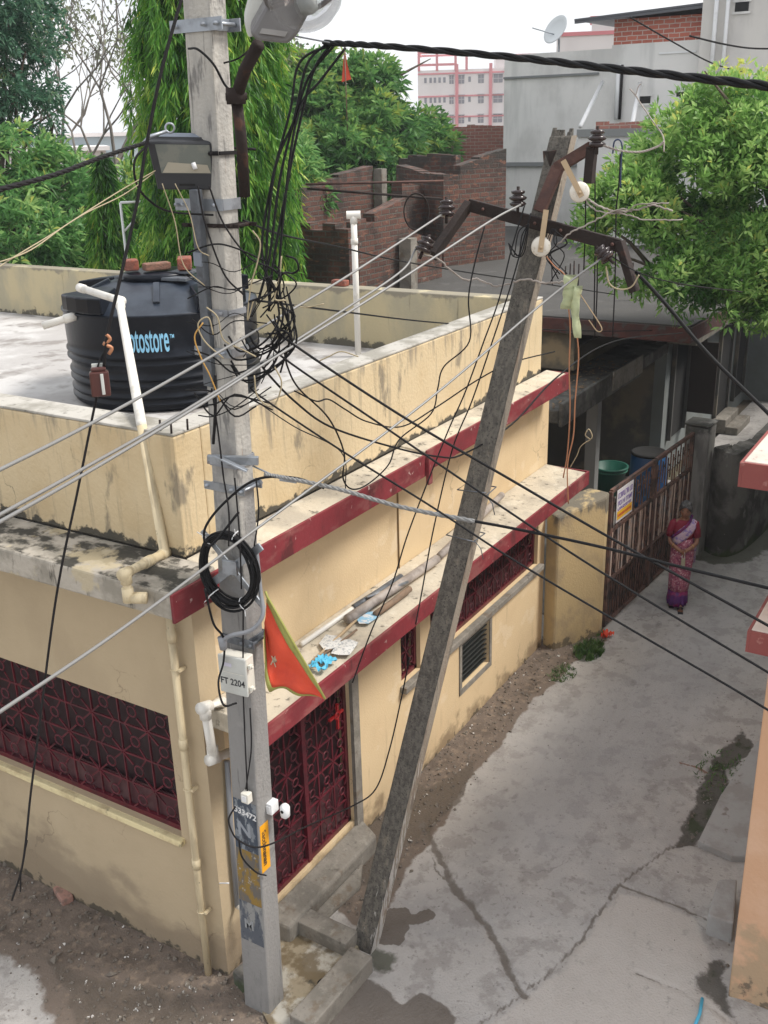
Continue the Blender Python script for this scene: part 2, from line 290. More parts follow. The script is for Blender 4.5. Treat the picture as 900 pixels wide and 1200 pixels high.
M['darkconc'] = mat('black_mouldy_concrete', (.13, .125, .115), .95, layers=[dict(c=(.045, .043, .038), s=2.2, lo=.4, hi=.58, a=.95), dict(c=(.26, .25, .23), s=(5, 5, 3), o=3, lo=.58, hi=.7, a=.6), dict(c=(.40, .38, .35), s=14, o=8, lo=.7, hi=.76, a=.5), dict(c=(.04, .06, .02), s=4, lo=.6, hi=.75, z=(0, .4, .3), a=.8)], bump=.8, bscale=25)
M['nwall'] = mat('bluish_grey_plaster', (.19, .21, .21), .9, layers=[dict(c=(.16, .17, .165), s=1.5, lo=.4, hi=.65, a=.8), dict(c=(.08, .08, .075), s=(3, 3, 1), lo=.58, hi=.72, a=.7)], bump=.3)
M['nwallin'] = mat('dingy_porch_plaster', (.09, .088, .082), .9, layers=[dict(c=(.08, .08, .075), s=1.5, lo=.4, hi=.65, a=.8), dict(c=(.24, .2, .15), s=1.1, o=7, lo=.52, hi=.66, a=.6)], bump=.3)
M['nroof'] = mat('dark_weathered_roof', (.068, .065, .061), .93, layers=[dict(c=(.06, .058, .055), s=1.3, lo=.42, hi=.58, a=.85), dict(c=(.11, .106, .10), s=2.5, o=3, lo=.56, hi=.7, a=.6), dict(c=(.05, .05, .045), s=6, lo=.6, hi=.7, a=.6)], bump=.5, bscale=20)
M['nedge'] = mat('faded_red_slab_edge', (.095, .036, .032), .85, layers=[dict(c=(.06, .028, .026), s=4, lo=.4, hi=.6, a=.8), dict(c=(.07, .065, .06), s=6, o=5, lo=.52, hi=.62, a=.9)], bump=.7, bscale=25)
M['graybig'] = mat('light_grey_cement_render', (.68, .675, .66), .92, layers=[dict(c=(.70, .69, .67), s=(.35, .35, .8), lo=.42, hi=.62, a=.9), dict(c=(.52, .515, .50), s=(.7, .7, .5), o=4, lo=.46, hi=.64, a=.8), dict(c=(.50, .50, .49), s=(2.2, 2.2, .35), o=9, lo=.5, hi=.66, a=.6), dict(c=(.25, .25, .25), s=(2.5, 2.5, .5), lo=.6, hi=.72, a=.35, z=(8.4, 6.8, .1))], bump=.2)
BR = dict(a=(.135, .060, .043), b=(.07, .035, .028), m=(.10, .09, .078), w=.25, h=.09, ms=.013, bias=-.1)
M['brick'] = mat('old_dark_brick', (.2, .1, .08), .92, brick=BR, layers=[dict(c=(.035, .03, .027), s=1.3, lo=.46, hi=.62, a=.75), dict(c=(.04, .037, .033), s=4, lo=.52, hi=.66, z=(5.5, 4.2, .2), a=.75), dict(c=(.21, .095, .06), s=(4, 4, 11), o=7, lo=.58, hi=.64, a=.75), dict(c=(.24, .2, .17), s=(4, 4, 11), o=19, lo=.67, hi=.7, a=.6)], bump=.9, bscale=30)
M['brickfar'] = mat('pinkish_brick', (.3, .15, .12), .9, brick=dict(a=(.30, .13, .10), b=(.24, .10, .08), m=(.34, .27, .24), w=.24, h=.09, ms=.01), layers=[dict(c=(.14, .10, .09), s=1.2, lo=.5, hi=.7, a=.6), dict(c=(.45, .38, .34), s=(4, 4, 9), o=4, lo=.66, hi=.7, a=.8)], bump=.3)
M['bricknew'] = mat('new_red_brick', (.4, .13, .09), .9, brick=dict(a=(.50, .16, .11), b=(.40, .12, .085), m=(.56, .44, .4), w=.26, h=.105, ms=.013), layers=[dict(c=(.5, .33, .27), s=(3, 3, 6), o=4, lo=.62, hi=.7, a=.6)], bump=.3)
M['brick1'] = mat('loose_red_brick', (.27, .085, .055), .9, layers=[dict(c=(.15, .065, .05), s=11, lo=.42, hi=.6, a=.8), dict(c=(.45, .3, .25), s=30, lo=.62, hi=.7, a=.5)], bump=.8, bscale=60)
M['brick2'] = mat('loose_brown_brick', (.16, .09, .065), .9, layers=[dict(c=(.24, .12, .085), s=18, lo=.45, hi=.6, a=.8)], bump=.8, bscale=60)
M['tank'] = mat('black_polythene', (.004, .006, .011), .32, spec=.22, layers=[dict(c=(.035, .042, .058), s=3.5, lo=.5, hi=.72, a=.35)], bump=.08, bscale=20)
M['tanktop'] = mat('bluish_black_polythene', (.012, .018, .030), .4, layers=[dict(c=(.04, .052, .072), s=3.5, lo=.42, hi=.65, a=.6)], bump=.08, bscale=20)  # bluer and a little lighter than the tank sides
M['sky_letter'] = mat('light_blue_lettering', (.25, .55, .78), .5)
M['white_letter'] = mat('white_lettering', (.7, .7, .7), .6)
M['pvcw'] = mat('white_pvc', (.72, .70, .65), .4, layers=[dict(c=(.5, .47, .4), s=7, lo=.5, hi=.68, a=.6)])
M['pvcc'] = mat('cream_painted_pvc', (.62, .52, .34), .55, layers=[dict(c=(.38, .31, .2), s=(12, 12, 3), lo=.5, hi=.66, a=.7), dict(c=(.12, .1, .07), s=16, lo=.66, hi=.72, a=.6)])
M['conduit'] = mat('grey_conduit', (.24, .25, .27), .5)
M['boxgrey'] = mat('light_grey_plastic', (.52, .53, .50), .5, layers=[dict(c=(.42, .42, .39), s=6, lo=.45, hi=.68, a=.6)])
M['boxside'] = mat('cream_plastic', (.66, .64, .57), .5)
M['ink'] = mat('marker_ink', (.02, .02, .025), .7)
M['orange'] = mat('orange_red_cloth', (.66, .075, .032), .8, layers=[dict(c=(.5, .05, .03), s=6, lo=.45, hi=.7, a=.6)], bump=.3, bscale=120)
M['olive'] = mat('olive_cloth_border', (.33, .33, .09), .8, layers=[dict(c=(.2, .2, .05), s=10, lo=.5, hi=.7, a=.6)])
M['lampgrey'] = mat('floodlight_casting', (.035, .037, .042), .5, .2, layers=[dict(c=(.025, .026, .03), s=8, lo=.45, hi=.65, a=.6)])
M['lampblue'] = mat('floodlight_housing', (.22, .25, .30), .5, .2)
M['lampinner'] = mat('lamp_reflector', (.22, .23, .22), .4, .3)
M['lampbeige'] = mat('lamp_inner_plate', (.42, .38, .30), .6)
M['glass'] = mat('lamp_glass', (.9, .93, .95), .05, trans=1.)
M['street'] = mat('street_lamp_casting', (.16, .155, .155), .45, .3, layers=[dict(c=(.10, .095, .09), s=7, lo=.45, hi=.65, a=.6)])
M['white'] = mat('white_paint', (.72, .73, .74), .5, layers=[dict(c=(.5, .5, .5), s=8, lo=.55, hi=.7, a=.5)])
M['porc_b'] = mat('brown_porcelain', (.028, .018, .018), .2)
M['porc_w'] = mat('white_porcelain', (.72, .68, .6), .25, layers=[dict(c=(.4, .33, .24), s=30, lo=.55, hi=.7, a=.6)])
M['fuse'] = mat('maroon_fuse_porcelain', (.07, .022, .018), .3)
M['copper'] = mat('copper_tape', (.42, .19, .10), .5, .3)
M['tapebeige'] = mat('old_beige_insulation', (.42, .31, .19), .7)
M['beigewire'] = mat('beige_wire', (.36, .30, .19), .6)
M['rag'] = mat('pale_green_tape_rag', (.50, .55, .33), .75, layers=[dict(c=(.36, .4, .24), s=9, lo=.45, hi=.65, a=.6)])
M['wood'] = mat('old_bamboo', (.22, .15, .10), .8, layers=[dict(c=(.12, .085, .06), s=(6, 20, 20), lo=.42, hi=.65, a=.8)], bump=.4)
M['greypipe'] = mat('dirty_grey_pipe', (.36, .32, .29), .65, layers=[dict(c=(.2, .17, .15), s=7, lo=.42, hi=.62, a=.8)])
M['paper'] = mat('newspaper', (.6, .6, .58), .9, layers=[dict(c=(.25, .27, .3), s=(45, 45, 45), lo=.5, hi=.58, a=.7)])
M['bluecloth'] = mat('bright_blue_plastic', (.08, .42, .62), .6)
M['bluebar'] = mat('blue_barrel_plastic', (.012, .075, .21), .4, layers=[dict(c=(.03, .1, .2), s=6, lo=.5, hi=.7, a=.6)])
M['greentub'] = mat('green_tub_plastic', (.012, .10, .07), .5)
M['dark'] = mat('dark_opening', (.012, .012, .012), .9)
M['ddoor'] = mat('dark_brown_door', (.035, .025, .022), .7)
M['gate'] = mat('rusted_gate_iron', (.12, .065, .050), .8, layers=[dict(c=(.17, .085, .06), s=12, lo=.48, hi=.66, a=.8), dict(c=(.02, .018, .017), s=6, o=4, lo=.45, hi=.62, a=.8)], bump=.5)
M['gatepale'] = mat('faded_pink_gate_strip', (.52, .39, .32), .8, layers=[dict(c=(.20, .12, .09), s=(10, 10, 3), lo=.45, hi=.62, a=.8), dict(c=(.3, .3, .31), s=4, o=5, lo=.52, hi=.62, a=.8)], bump=.3)
M['salmon'] = mat('salmon_wall_paint', (.60, .36, .22), .85, layers=[
    dict(c=(.66, .43, .29), s=1.4, lo=.45, hi=.65, a=.7), dict(c=(.40, .30, .19), s=3, lo=.52, hi=.66, z=(.1, 1.5, .2), a=.8), dict(c=(.09, .08, .06), s=8, lo=.60, hi=.70, z=(0, 1.0, .16), a=.8), dict(c=(.05, .04, .03), s=35, lo=.72, hi=.76, a=.6)], bump=.4)
M['pinkred'] = mat('dusty_red_slab_edge', (.24, .062, .053), .7, layers=[dict(c=(.22, .05, .045), s=3, lo=.42, hi=.65, a=.8), dict(c=(.4, .2, .17), s=12, lo=.6, hi=.7, a=.6)], bump=.3)
M['slabtop'] = mat('pale_pink_cement_top', (.62, .52, .45), .9, layers=[dict(c=(.5, .42, .37), s=4, lo=.45, hi=.62, a=.7), dict(c=(.25, .21, .18), s=16, lo=.64, hi=.7, a=.7)], bump=.3)
M['basin'] = mat('yellow_stained_wet_cement', (.30, .255, .18), .6, layers=[dict(c=(.44, .42, .37), s=5, lo=.45, hi=.56, a=.9), dict(c=(.13, .095, .05), s=5, o=4, lo=.48, hi=.6, a=.85), dict(c=(.03, .03, .022), s=5, o=2, lo=.6, hi=.7, a=.85)], bump=.3)
M['stub'] = mat('mouldy_yellow_gatepost', (.50, .38, .20), .92, layers=[dict(c=(.36, .28, .17), s=2.5, lo=.42, hi=.62, a=.8), dict(c=(.13, .12, .1), s=(5, 5, 2), lo=.56, hi=.7, z=(1.9, 1.2, .32), a=.9), dict(c=(.1, .085, .06), s=7, lo=.66, hi=.76, z=(0, .4, .28), a=.8)], bump=.5)
M['bark'] = mat('brown_bark', (.10, .08, .06), .95, layers=[dict(c=(.05, .04, .03), s=(8, 8, 2), lo=.42, hi=.62, a=.8)], bump=.9, bscale=25)
M['barkpale'] = mat('grey_bark', (.23, .21, .19), .95, layers=[dict(c=(.13, .115, .1), s=(8, 8, 2), lo=.42, hi=.62, a=.8)], bump=.6, bscale=25)
M['L_ash'] = leafmat('mast_tree_leaf', (.018, .075, .016), (.12, .33, .04), (.42, .62, .12))
M['L_mango'] = leafmat('broad_tree_leaf', (.030, .095, .032), (.10, .25, .07), (.26, .44, .12))
M['L_right'] = leafmat('bright_green_leaf', (.055, .16, .035), (.24, .44, .11), (.50, .68, .25))
M['L_dark'] = leafmat('dark_feathery_leaf', (.035, .11, .07), (.09, .21, .13), (.19, .34, .19))
M['L_bush'] = leafmat('bush_leaf', (.045, .14, .045), (.16, .36, .11), (.40, .58, .20))
M['L_dry'] = leafmat('dry_olive_leaf', (.14, .16, .10), (.22, .25, .15), (.32, .34, .20))
M['stone'] = mat('pebble', (.19, .165, .135), .9, layers=[dict(c=(.12, .10, .085), s=14, lo=.42, hi=.58, a=.8), dict(c=(.62, .6, .57), s=9, o=6, lo=.60, hi=.62, a=1)])
M['skin'] = mat('brown_skin', (.24, .115, .07), .5)
M['hair'] = mat('greying_black_hair', (.022, .02, .02), .5, layers=[dict(c=(.13, .13, .135), s=(25, 25, 25), lo=.45, hi=.65, a=.8)])
M['blouse'] = mat('crimson_blouse', (.19, .010, .030), .75, bump=.2)
M['sari'] = mat('pink_printed_sari', (.36, .12, .17), .8, layers=[dict(c=(.20, .035, .09), s=22, lo=.45, hi=.55, a=.9), dict(c=(.62, .46, .48), s=38, o=3, lo=.55, hi=.62, a=.9)], bump=.2)
M['sariborder'] = mat('purple_sari_border', (.085, .018, .13), .7, layers=[dict(c=(.25, .02, .10), s=9, lo=.48, hi=.6, a=.9)])
M['pallu'] = mat('pale_patterned_pallu', (.50, .38, .47), .8, layers=[dict(c=(.20, .14, .42), s=24, lo=.50, hi=.58, a=.85), dict(c=(.6, .5, .55), s=15, o=3, lo=.55, hi=.62, a=.7)])
M['farwhite'] = mat('white_far_render', (.74, .70, .69), .9, layers=[dict(c=(.66, .62, .61), s=(.3, .3, .1), lo=.45, hi=.65, a=.7)])
M['farpink'] = mat('pink_red_trim', (.62, .22, .24), .9)
M['farwin'] = mat('grey_window_glass', (.20, .20, .23), .3)
M['fargrille'] = mat('pale_window_grille', (.45, .42, .44), .6)
M['dirtg'] = mat('earth_terrain', (.17, .135, .10), .95, layers=[dict(c=(.09, .085, .05), s=.3, lo=.42, hi=.62, a=.8)], bump=.5)
M['tin'] = mat('corrugated_tin', (.11, .115, .13), .5, .4)

# ------------------------------------------------------------------ ground
def vnoise(x, y, f, seed=0):
    x = x*f+seed*17.3; y = y*f+seed*9.1; xi = np.floor(x).astype(int); yi = np.floor(y).astype(int); fx = x-xi; fy = y-yi
    def h(a, b):
        n = np.sin(a*127.1+b*311.7+seed*74.7)*43758.5453; return n-np.floor(n)
    fx = fx*fx*(3-2*fx); fy = fy*fy*(3-2*fy)
    return (h(xi, yi)*(1-fx)+h(xi+1, yi)*fx)*(1-fy)+(h(xi, yi+1)*(1-fx)+h(xi+1, yi+1)*fx)*fy
def fbm(x, y, f, seed=0): return sum(vnoise(x, y, f*2**k, seed+k)*.5**k for k in range(5))/1.94
def sdist(X, Y, pts):
    d = np.full(X.shape, 1e9)
    for (ax, ay), (bx, by) in zip(pts[:-1], pts[1:]):
        vx, vy = bx-ax, by-ay; t = np.clip(((X-ax)*vx+(Y-ay)*vy)/(vx*vx+vy*vy+1e-12), 0, 1)
        d = np.minimum(d, np.hypot(X-ax-t*vx, Y-ay-t*vy))
    return d
def inside(X, Y, pts):
    r = np.zeros(X.shape, bool); n = len(pts)
    for i in range(n):
        (ax, ay), (bx, by) = pts[i], pts[(i+1) % n]
        c = ((ay > Y) != (by > Y)) & (X < (bx-ax)*(Y-ay)/(by-ay+1e-12)+ax); r ^= c
    return r
def G(*pp): return [tuple(pz(x, y, 0)[:2]) for x, y in pp]
def polymask(X, Y, pts, soft):
    s = sdist(X, Y, pts+[pts[0]]); s = np.where(inside(X, Y, pts), s, -s); return np.clip(.5+s/(2*soft), 0, 1)
GX0, GX1, GY0, GY1, ST = 2.4, 17.2, -1.2, 8.8, .025
xs = np.arange(GX0, GX1+.01, ST); ys = np.arange(GY0, GY1+.01, ST); X, Y = np.meshgrid(xs, ys, indexing='ij')
wxx = X+.16*(fbm(X, Y, 2.2, 3)-.5)+.05*(fbm(X, Y, 9, 5)-.5); wyy = Y+.16*(fbm(X, Y, 2.2, 8)-.5)+.05*(fbm(X, Y, 9, 2)-.5)
dirt = polymask(wxx, wyy, G((388, 985), (395, 1060), (432, 1095), (508, 985), (545, 925), (628, 820), (665, 782), (712, 752), (705, 735), (640, 745)), .07)
leftd = polymask(wxx, wyy, G((0, 1000), (250, 1140), (330, 1185), (300, 1260), (120, 1240), (60, 1180), (0, 1115)), .12)
leftd2 = polymask(wxx, wyy, [(2.2, 9), (4.6, 9), (4.6, 3.9), (4.0, 3.3), (2.2, 3.6)], .1)
patch = polymask(wxx, wyy, G((-40, 1100), (50, 1150), (70, 1200), (60, 1260), (-60, 1260)), .15)
dirt = np.maximum(dirt, leftd2*(1-patch*.9))
wxf = X+.05*(fbm(X, Y, 7, 3)-.5)*2; wyf = Y+.05*(fbm(X, Y, 7, 9)-.5)*2
wet = np.maximum.reduce([
    polymask(wxf, wyf, G((425, 1045), (445, 1080), (455, 1068), (475, 1062), (483, 1072), (500, 1063), (508, 1070), (507, 1078), (490, 1085), (480, 1085), (478, 1100), (470, 1110), (440, 1105)), .015),
    polymask(wxf, wyf, G((440, 1150), (470, 1175), (490, 1158), (520, 1175), (535, 1195), (520, 1230), (330, 1260), (330, 1210), (420, 1130)), .05)*.8,
    polymask(wxf, wyf, G((470, 905), (500, 925), (540, 905), (560, 890), (540, 940), (505, 970), (470, 1000), (440, 1040), (400, 1040), (400, 990)), .06)*.9,
    polymask(wxf, wyf, G((0, 1090), (90, 1130), (230, 1160), (290, 1210), (240, 1260), (100, 1260), (60, 1160)), .1)*.55,
    np.clip(1-np.abs(sdist(wxf, wyf, G((548, 968), (568, 975))))/.03, 0, 1)*.5])
crk = np.clip(1.3-sdist(wxf, wyf, G((497, 968), (505, 985), (525, 1025), (562, 1078), (590, 1115), (598, 1140), (615, 1165)))/.045, 0, 1)
wj = X+.03*(fbm(X, Y, 12, 4)-.5)*2; wk = Y+.03*(fbm(X, Y, 12, 6)-.5)*2
def line(w, *p): return np.clip(1.5-sdist(wj, wk, G(*p))/(w*1.1+.004), 0, 1)*(.55+.45*np.clip(fbm(X, Y, 1.5, 4)*2.4-.6, 0, 1))
joint = np.maximum.reduce([line(.014, (800, 985), (760, 1010), (725, 1038), (700, 1072), (678, 1105), (655, 1130), (620, 1160), (560, 1200)), line(.013, (725, 1038), (760, 1050), (800, 1065), (828, 1078)),
    line(.013, (745, 1140), (790, 1158), (830, 1180), (900, 1230)), line(.011, (785, 990), (812, 988), (850, 1003)), line(.01, (495, 968), (512, 1020), (520, 1030)), line(.008, (660, 1068), (645, 1085))*.5])
drain = polymask(wxx, wyy, G((868, 850), (888, 872), (862, 905), (835, 960), (816, 990), (785, 992), (815, 925), (845, 880)), .06)
drain = np.maximum(drain, polymask(wxx, wyy, G((825, 1120), (850, 1120), (860, 1165), (870, 1200), (830, 1175), (805, 1160)), .08)*.9)
brown = np.clip(1.2-sdist(wxf, wyf, G((795, 894), (812, 898), (828, 903)))/.035, 0, 1)
moss = np.maximum(polymask(wxx, wyy, G((425, 1105), (470, 1120), (460, 1140), (430, 1145)), .08)*.9, polymask(wxx, wyy, [(13.9, 3.5), (13.8, 2.9), (14.2, 2.5), (15.8, 2.3), (15.8, 3)], .12)*.8)
pale = polymask(wxx, wyy, G((560, 1210), (655, 1140), (725, 1045), (820, 1080), (850, 1180), (900, 1260), (560, 1260)), .08)
bluish = polymask(wxx, wyy, G((560, 960), (640, 840), (740, 780), (860, 700), (860, 800), (760, 900), (650, 1030)), .5)
Z = .012*(fbm(X, Y, 1.1, 1)-.5)+.012*(fbm(X, Y, 8, 2)-.5)*dirt+.010*dirt*(fbm(X, Y, 2, 2))-.018*np.clip(crk+joint*.7, 0, 1)-.03*drain+.005
nx, ny = X.shape
vv = np.stack([X, Y, Z], -1).reshape(-1, 3); ii = (np.arange(nx-1)[:, None]*ny+np.arange(ny-1)[None, :]).reshape(-1)
ff = np.stack([ii, ii+ny, ii+ny+1, ii+1], -1)
me = bpy.data.meshes.new('lane'); me.vertices.add(len(vv)); me.vertices.foreach_set('co', vv.ravel()); me.loops.add(ff.size); me.loops.foreach_set('vertex_index', ff.ravel())
me.polygons.add(len(ff)); me.polygons.foreach_set('loop_start', np.arange(0, ff.size, 4)); me.polygons.foreach_set('loop_total', np.full(len(ff), 4)); me.polygons.foreach_set('use_smooth', np.ones(len(ff), bool))
me.update(calc_edges=True)
for nm, a in (('dirt', dirt), ('wet', wet), ('crk', np.maximum(crk, joint)), ('drain', drain), ('brown', brown), ('moss', moss), ('pale', pale), ('bluish', bluish)):
    at_ = me.attributes.new(nm, 'FLOAT', 'POINT'); at_.data.foreach_set('value', a.ravel().astype(np.float32))
M['lane'] = mat('lane_concrete', (.42, .40, .38), .85, layers=[dict(c=(.17, .15, .135), s=1.3, vor=.7, lo=.992, hi=1.0, a=.6),
    dict(c=(.47, .45, .43), s=1.6, lo=.42, hi=.6, a=.8), dict(c=(.31, .30, .295), s=1.0, o=5, lo=.45, hi=.62, a=.55), dict(c=(.24, .22, .205), s=(4, 4, 4), o=11, lo=.50, hi=.60, a=.5), dict(c=(.46, .44, .42), s=(11, 11, 11), o=21, lo=.56, hi=.64, a=.45), dict(c=(.2, .185, .17), s=(16, 16, 16), o=31, lo=.58, hi=.66, a=.5), dict(c=(.34, .34, .35), s=2, at='bluish', an=.5, lo=.2, hi=.9, a=.5),
    dict(c=(.50, .465, .43), s=3, at='pale', an=.5, lo=.35, hi=.65, a=.75), dict(c=(.18, .165, .155), s=(5, 9, 5), lo=.58, hi=.72, a=.45), dict(c=(.5, .48, .46), s=30, o=3, lo=.68, hi=.74, a=.45), dict(c=(.1, .09, .08), s=26, o=9, lo=.66, hi=.71, a=.8),
    dict(c=(.165, .13, .105), s=6, at='dirt', an=.7, lo=.4, hi=.6), dict(c=(.10, .078, .062), s=4, o=4, at='dirt', an=1.6, lo=.9, hi=1.25, a=.8), dict(c=(.26, .2, .15), s=14, o=2, at='dirt', an=1.6, lo=1.02, hi=1.25, a=.7),
    dict(c=(.05, .042, .032), s=9, at='drain', an=1.2, lo=.5, hi=.8, a=.85), dict(c=(.028, .042, .012), s=5, o=7, at='drain', an=1.5, lo=.95, hi=1.15, a=.8), dict(c=(.20, .09, .05), s=30, at='brown', an=1.2, lo=.6, hi=.8, a=.8),
    dict(c=(.045, .05, .025), s=8, at='moss', an=.8, lo=.45, hi=.7, a=.8), dict(c=(.12, .10, .08), s=20, at='crk', an=1.0, lo=.4, hi=.95, a=.8), dict(c=(.105, .085, .068), s=10, at='wet', an=.25, lo=.42, hi=.58, a=.85, rough=.45)], bump=.8, bscale=60)
lane = bpy.data.objects.new('lane', me); COL.objects.link(lane); me.materials.append(M['lane']); struct(lane)
b = MB(); b.add([(-900, -900, -.06), (900, -900, -.06), (900, 900, -.06), (-900, 900, -.06)], [(0, 1, 2, 3)]); struct(b.build('ground', M['dirtg']))
b = MB(); b.add([(17.2, -1.5, .003), (70, -1.5, .003), (70, 4.6, .003), (17.2, 4.6, .003)], [(0, 1, 2, 3)]); struct(b.build('lane_beyond', M['lane']))
b = MB(); b.add([(-6, -3.5, .0), (2.4, -3.5, .0), (2.4, 8.8, .0), (-6, 8.8, .0)], [(0, 1, 2, 3)]); struct(b.build('street', M['lane']))

# loose stones on the dirt strips
def stones(n, region, smin, smax):
    b = MB(); k = 0
    while k < n:
        x, y = region()
        ix = int((x-GX0)/ST); iy = int((y-GY0)/ST)
        if not (0 <= ix < nx and 0 <= iy < ny) or dirt[ix, iy]+drain[ix, iy]*.6 < random.random(): k += .2; continue
        s = smin+(smax-smin)*random.random()**4; c = Vector((x, y, Z[ix, iy]+s*.15)); rot = Matrix.Rotation(random.random()*6.28, 3, Vector((random.random(), random.random(), random.random())).normalized())
        vs = [c+rot @ Vector((a*s*random.uniform(.6, 1.3), bb*s*random.uniform(.5, 1), cc*s*random.uniform(.4, .8))) for a, bb, cc in ((1, 0, 0), (-1, 0, 0), (0, 1, 0), (0, -1, 0), (0, 0, 1), (0, 0, -1))]
        b.add(vs, [(0, 2, 4), (2, 1, 4), (1, 3, 4), (3, 0, 4), (2, 0, 5), (1, 2, 5), (3, 1, 5), (0, 3, 5)]); k += 1
    return b
b = stones(3800, lambda: (3.0+random.random()*1.4, 3.6+random.random()*4.4), .004, .028)
b2 = stones(2600, lambda: (5.4+random.random()*6, 3.4+random.random()*.9), .004, .028); b.add(b2.v, b2.f)
b2 = stones(500, lambda: (6.3+random.random()*4, .9+random.random()*1.2), .006, .03); b.add(b2.v, b2.f)
b3 = stones(60, lambda: (3.2+random.random()*1.2, 3.8+random.random()*4), .03, .06); b.add(b3.v, b3.f); tag(b.build('gravel', M['stone']), 'small stones and rubble scattered on the dirt beside the walls', 'gravel', kind='stuff')
# ------------------------------------------------------------------ the yellow house
HX, HY, HX1, HY1 = 4.41, 4.23, 10.42, 13.6       # outer corner, far corner
house = thing('yellow_house', (HX, HY, 0), 'cream yellow corner house with dark red bands and a walled roof terrace', 'house')
# left wall (faces -X) with the wide grille window; window y 4.55..7.1, z 1.18..2.2
WZ0, WZ1, WY0, WY1 = 1.17, 2.2, 4.55, 7.12
b = MB(); b.box(HX, HX+.2, HY, WY0, -.3, 3.26); b.box(HX, HX+.2, WY0, WY1, -.3, WZ0); b.box(HX, HX+.2, WY0, WY1, WZ1, 3.26); b.box(HX, HX+.2, WY1, HY1, -.3, 3.26)
tag(b.build('side_wall', M['yleft'], house), 'cream side wall with shade painted into its colour, and damp stains')
# front wall (faces -Y)
DX0, DX1, DZ0, DZ1 = 4.9, 6.19, .24, 2.2
A0, A1, A2, A3, AZ0 = 7.06, 7.42, 7.62, 10.22, 1.17
VX0, VX1, VZ0, VZ1 = 8.27, 8.93, .50, 1.02
b = MB(); y0, y1 = HY, HY+.2
b.box(HX+.2, DX0, y0, y1, -.3, 3.26); b.box(DX0, DX1, y0, y1, -.3, DZ0); b.box(DX0, A3, y0, y1, DZ1, 3.26)
b.box(DX1, A0, y0, y1, -.3, DZ1); b.box(A0, VX0, y0, y1, -.3, VZ0); b.box(VX0, VX1, y0, y1, -.3, VZ0); b.box(VX1, A3, y0, y1, -.3, AZ0)
b.box(A0, VX0, y0, y1, VZ0, AZ0); b.box(VX0, VX1, y0, y1, VZ1, AZ0); b.box(A1, A2, y0, y1, AZ0, DZ1); b.box(A3, HX1, y0, y1, -.3, 3.26)
b.box(HX1-.2, HX1, y1, HY1, -.3, 3.26)
b.build('front_wall', M['yfront'], house)
# pilaster beside the door
b = MB(); b.box(DX1+.002, DX1+.10, HY-.035, HY, .02, 2.2); tag(b.build('door_jamb', M['conc'], house), 'rough cement jamb beside the door')
b = MB(); b.box(HX+.2, HX1-.2, HY+.2, HY1, 3.27, 3.59); b.box(HX+.26, HX1-.4, HY+.24, HY1-.3, 3.59, 3.60); b.build('roof_terrace', M['roof'], house)
b = MB(); b.box(HX, HX+.25, HY, HY1, 3.46, 4.265); b.box(HX+.25, 10.16, HY, HY+.22, 3.46, 4.265)
b.build('parapet', M['parapet'], house, bevel=.012)
b = MB(); b.box(HX+.001, HX+.249, HY+.001, HY1, 4.266, 4.285); b.box(HX+.249, 10.159, HY+.001, HY+.219, 4.266, 4.285); b.build('coping', M['coping'], house, bevel=.006)
b = MB(); b.box(9.94, 10.16, HY+.221, HY1, 3.46, 4.28); tag(b.build('rear_parapet', M['backpar'], house, bevel=.012), 'grimy rear parapet with black streaks')
# cement patch on the parapet near the far corner
b = MB(); b.box(8.25, 8.9, HY+.221, HY+.62, 3.60, 3.82); b.build('roof_kerb', M['coping'], house, bevel=.02)
# upper ledge
b = MB(); b.prism([(3.99, 3.985), (HX-.001, 3.985), (HX-.001, HY1), (3.99, HY1)], 3.26, [3.44, 3.46, 3.46, 3.44]); tag(b.build('ledge', M['ledge'], house, bevel=.015), 'black mouldy cement ledge over the street side')
b = MB(); b.prism([(HX, 3.985), (7.12, 3.985), (7.12, HY-.001), (HX, HY-.001)], 3.26, [3.43, 3.43, 3.46, 3.46])
b.prism([(7.121, 3.985), (10.3, 3.985), (10.3, HY-.001), (7.121, HY-.001)], 3.29, [3.45, 3.45, 3.47, 3.47]); tag(b.build('ledge', M['ledger'], house, bevel=.012), 'cement ledge over the lane side with a dark red edge')
b = MB(); b.box(3.985, 7.11, 3.962, 3.984, 3.245, 3.435); b.box(7.12, 10.3, 3.965, 3.984, 3.275, 3.46); b.box(10.301, 10.32, 3.965, 4.2, 3.275, 3.46)
b.box(7.085, 7.15, 3.93, 3.9615, 3.17, 3.42)
b.build('red_band', M['red'], house, bevel=.004)
# lower chajja
b = MB(); b.prism([(4.44, 3.735), (10.38, 3.735), (10.38, HY-.001), (4.44, HY-.001)], 2.2, [2.33, 2.33, 2.36, 2.36]); tag(b.build('sunshade', M['ledger'], house, bevel=.012), 'long cement sunshade over the door and grille windows')
b = MB(); b.box(4.42, 10.38, 3.712, 3.734, 2.185, 2.345); b.box(10.381, 10.40, 3.712, 4.2, 2.185, 2.345); b.build('red_band', M['red'], house, bevel=.004)
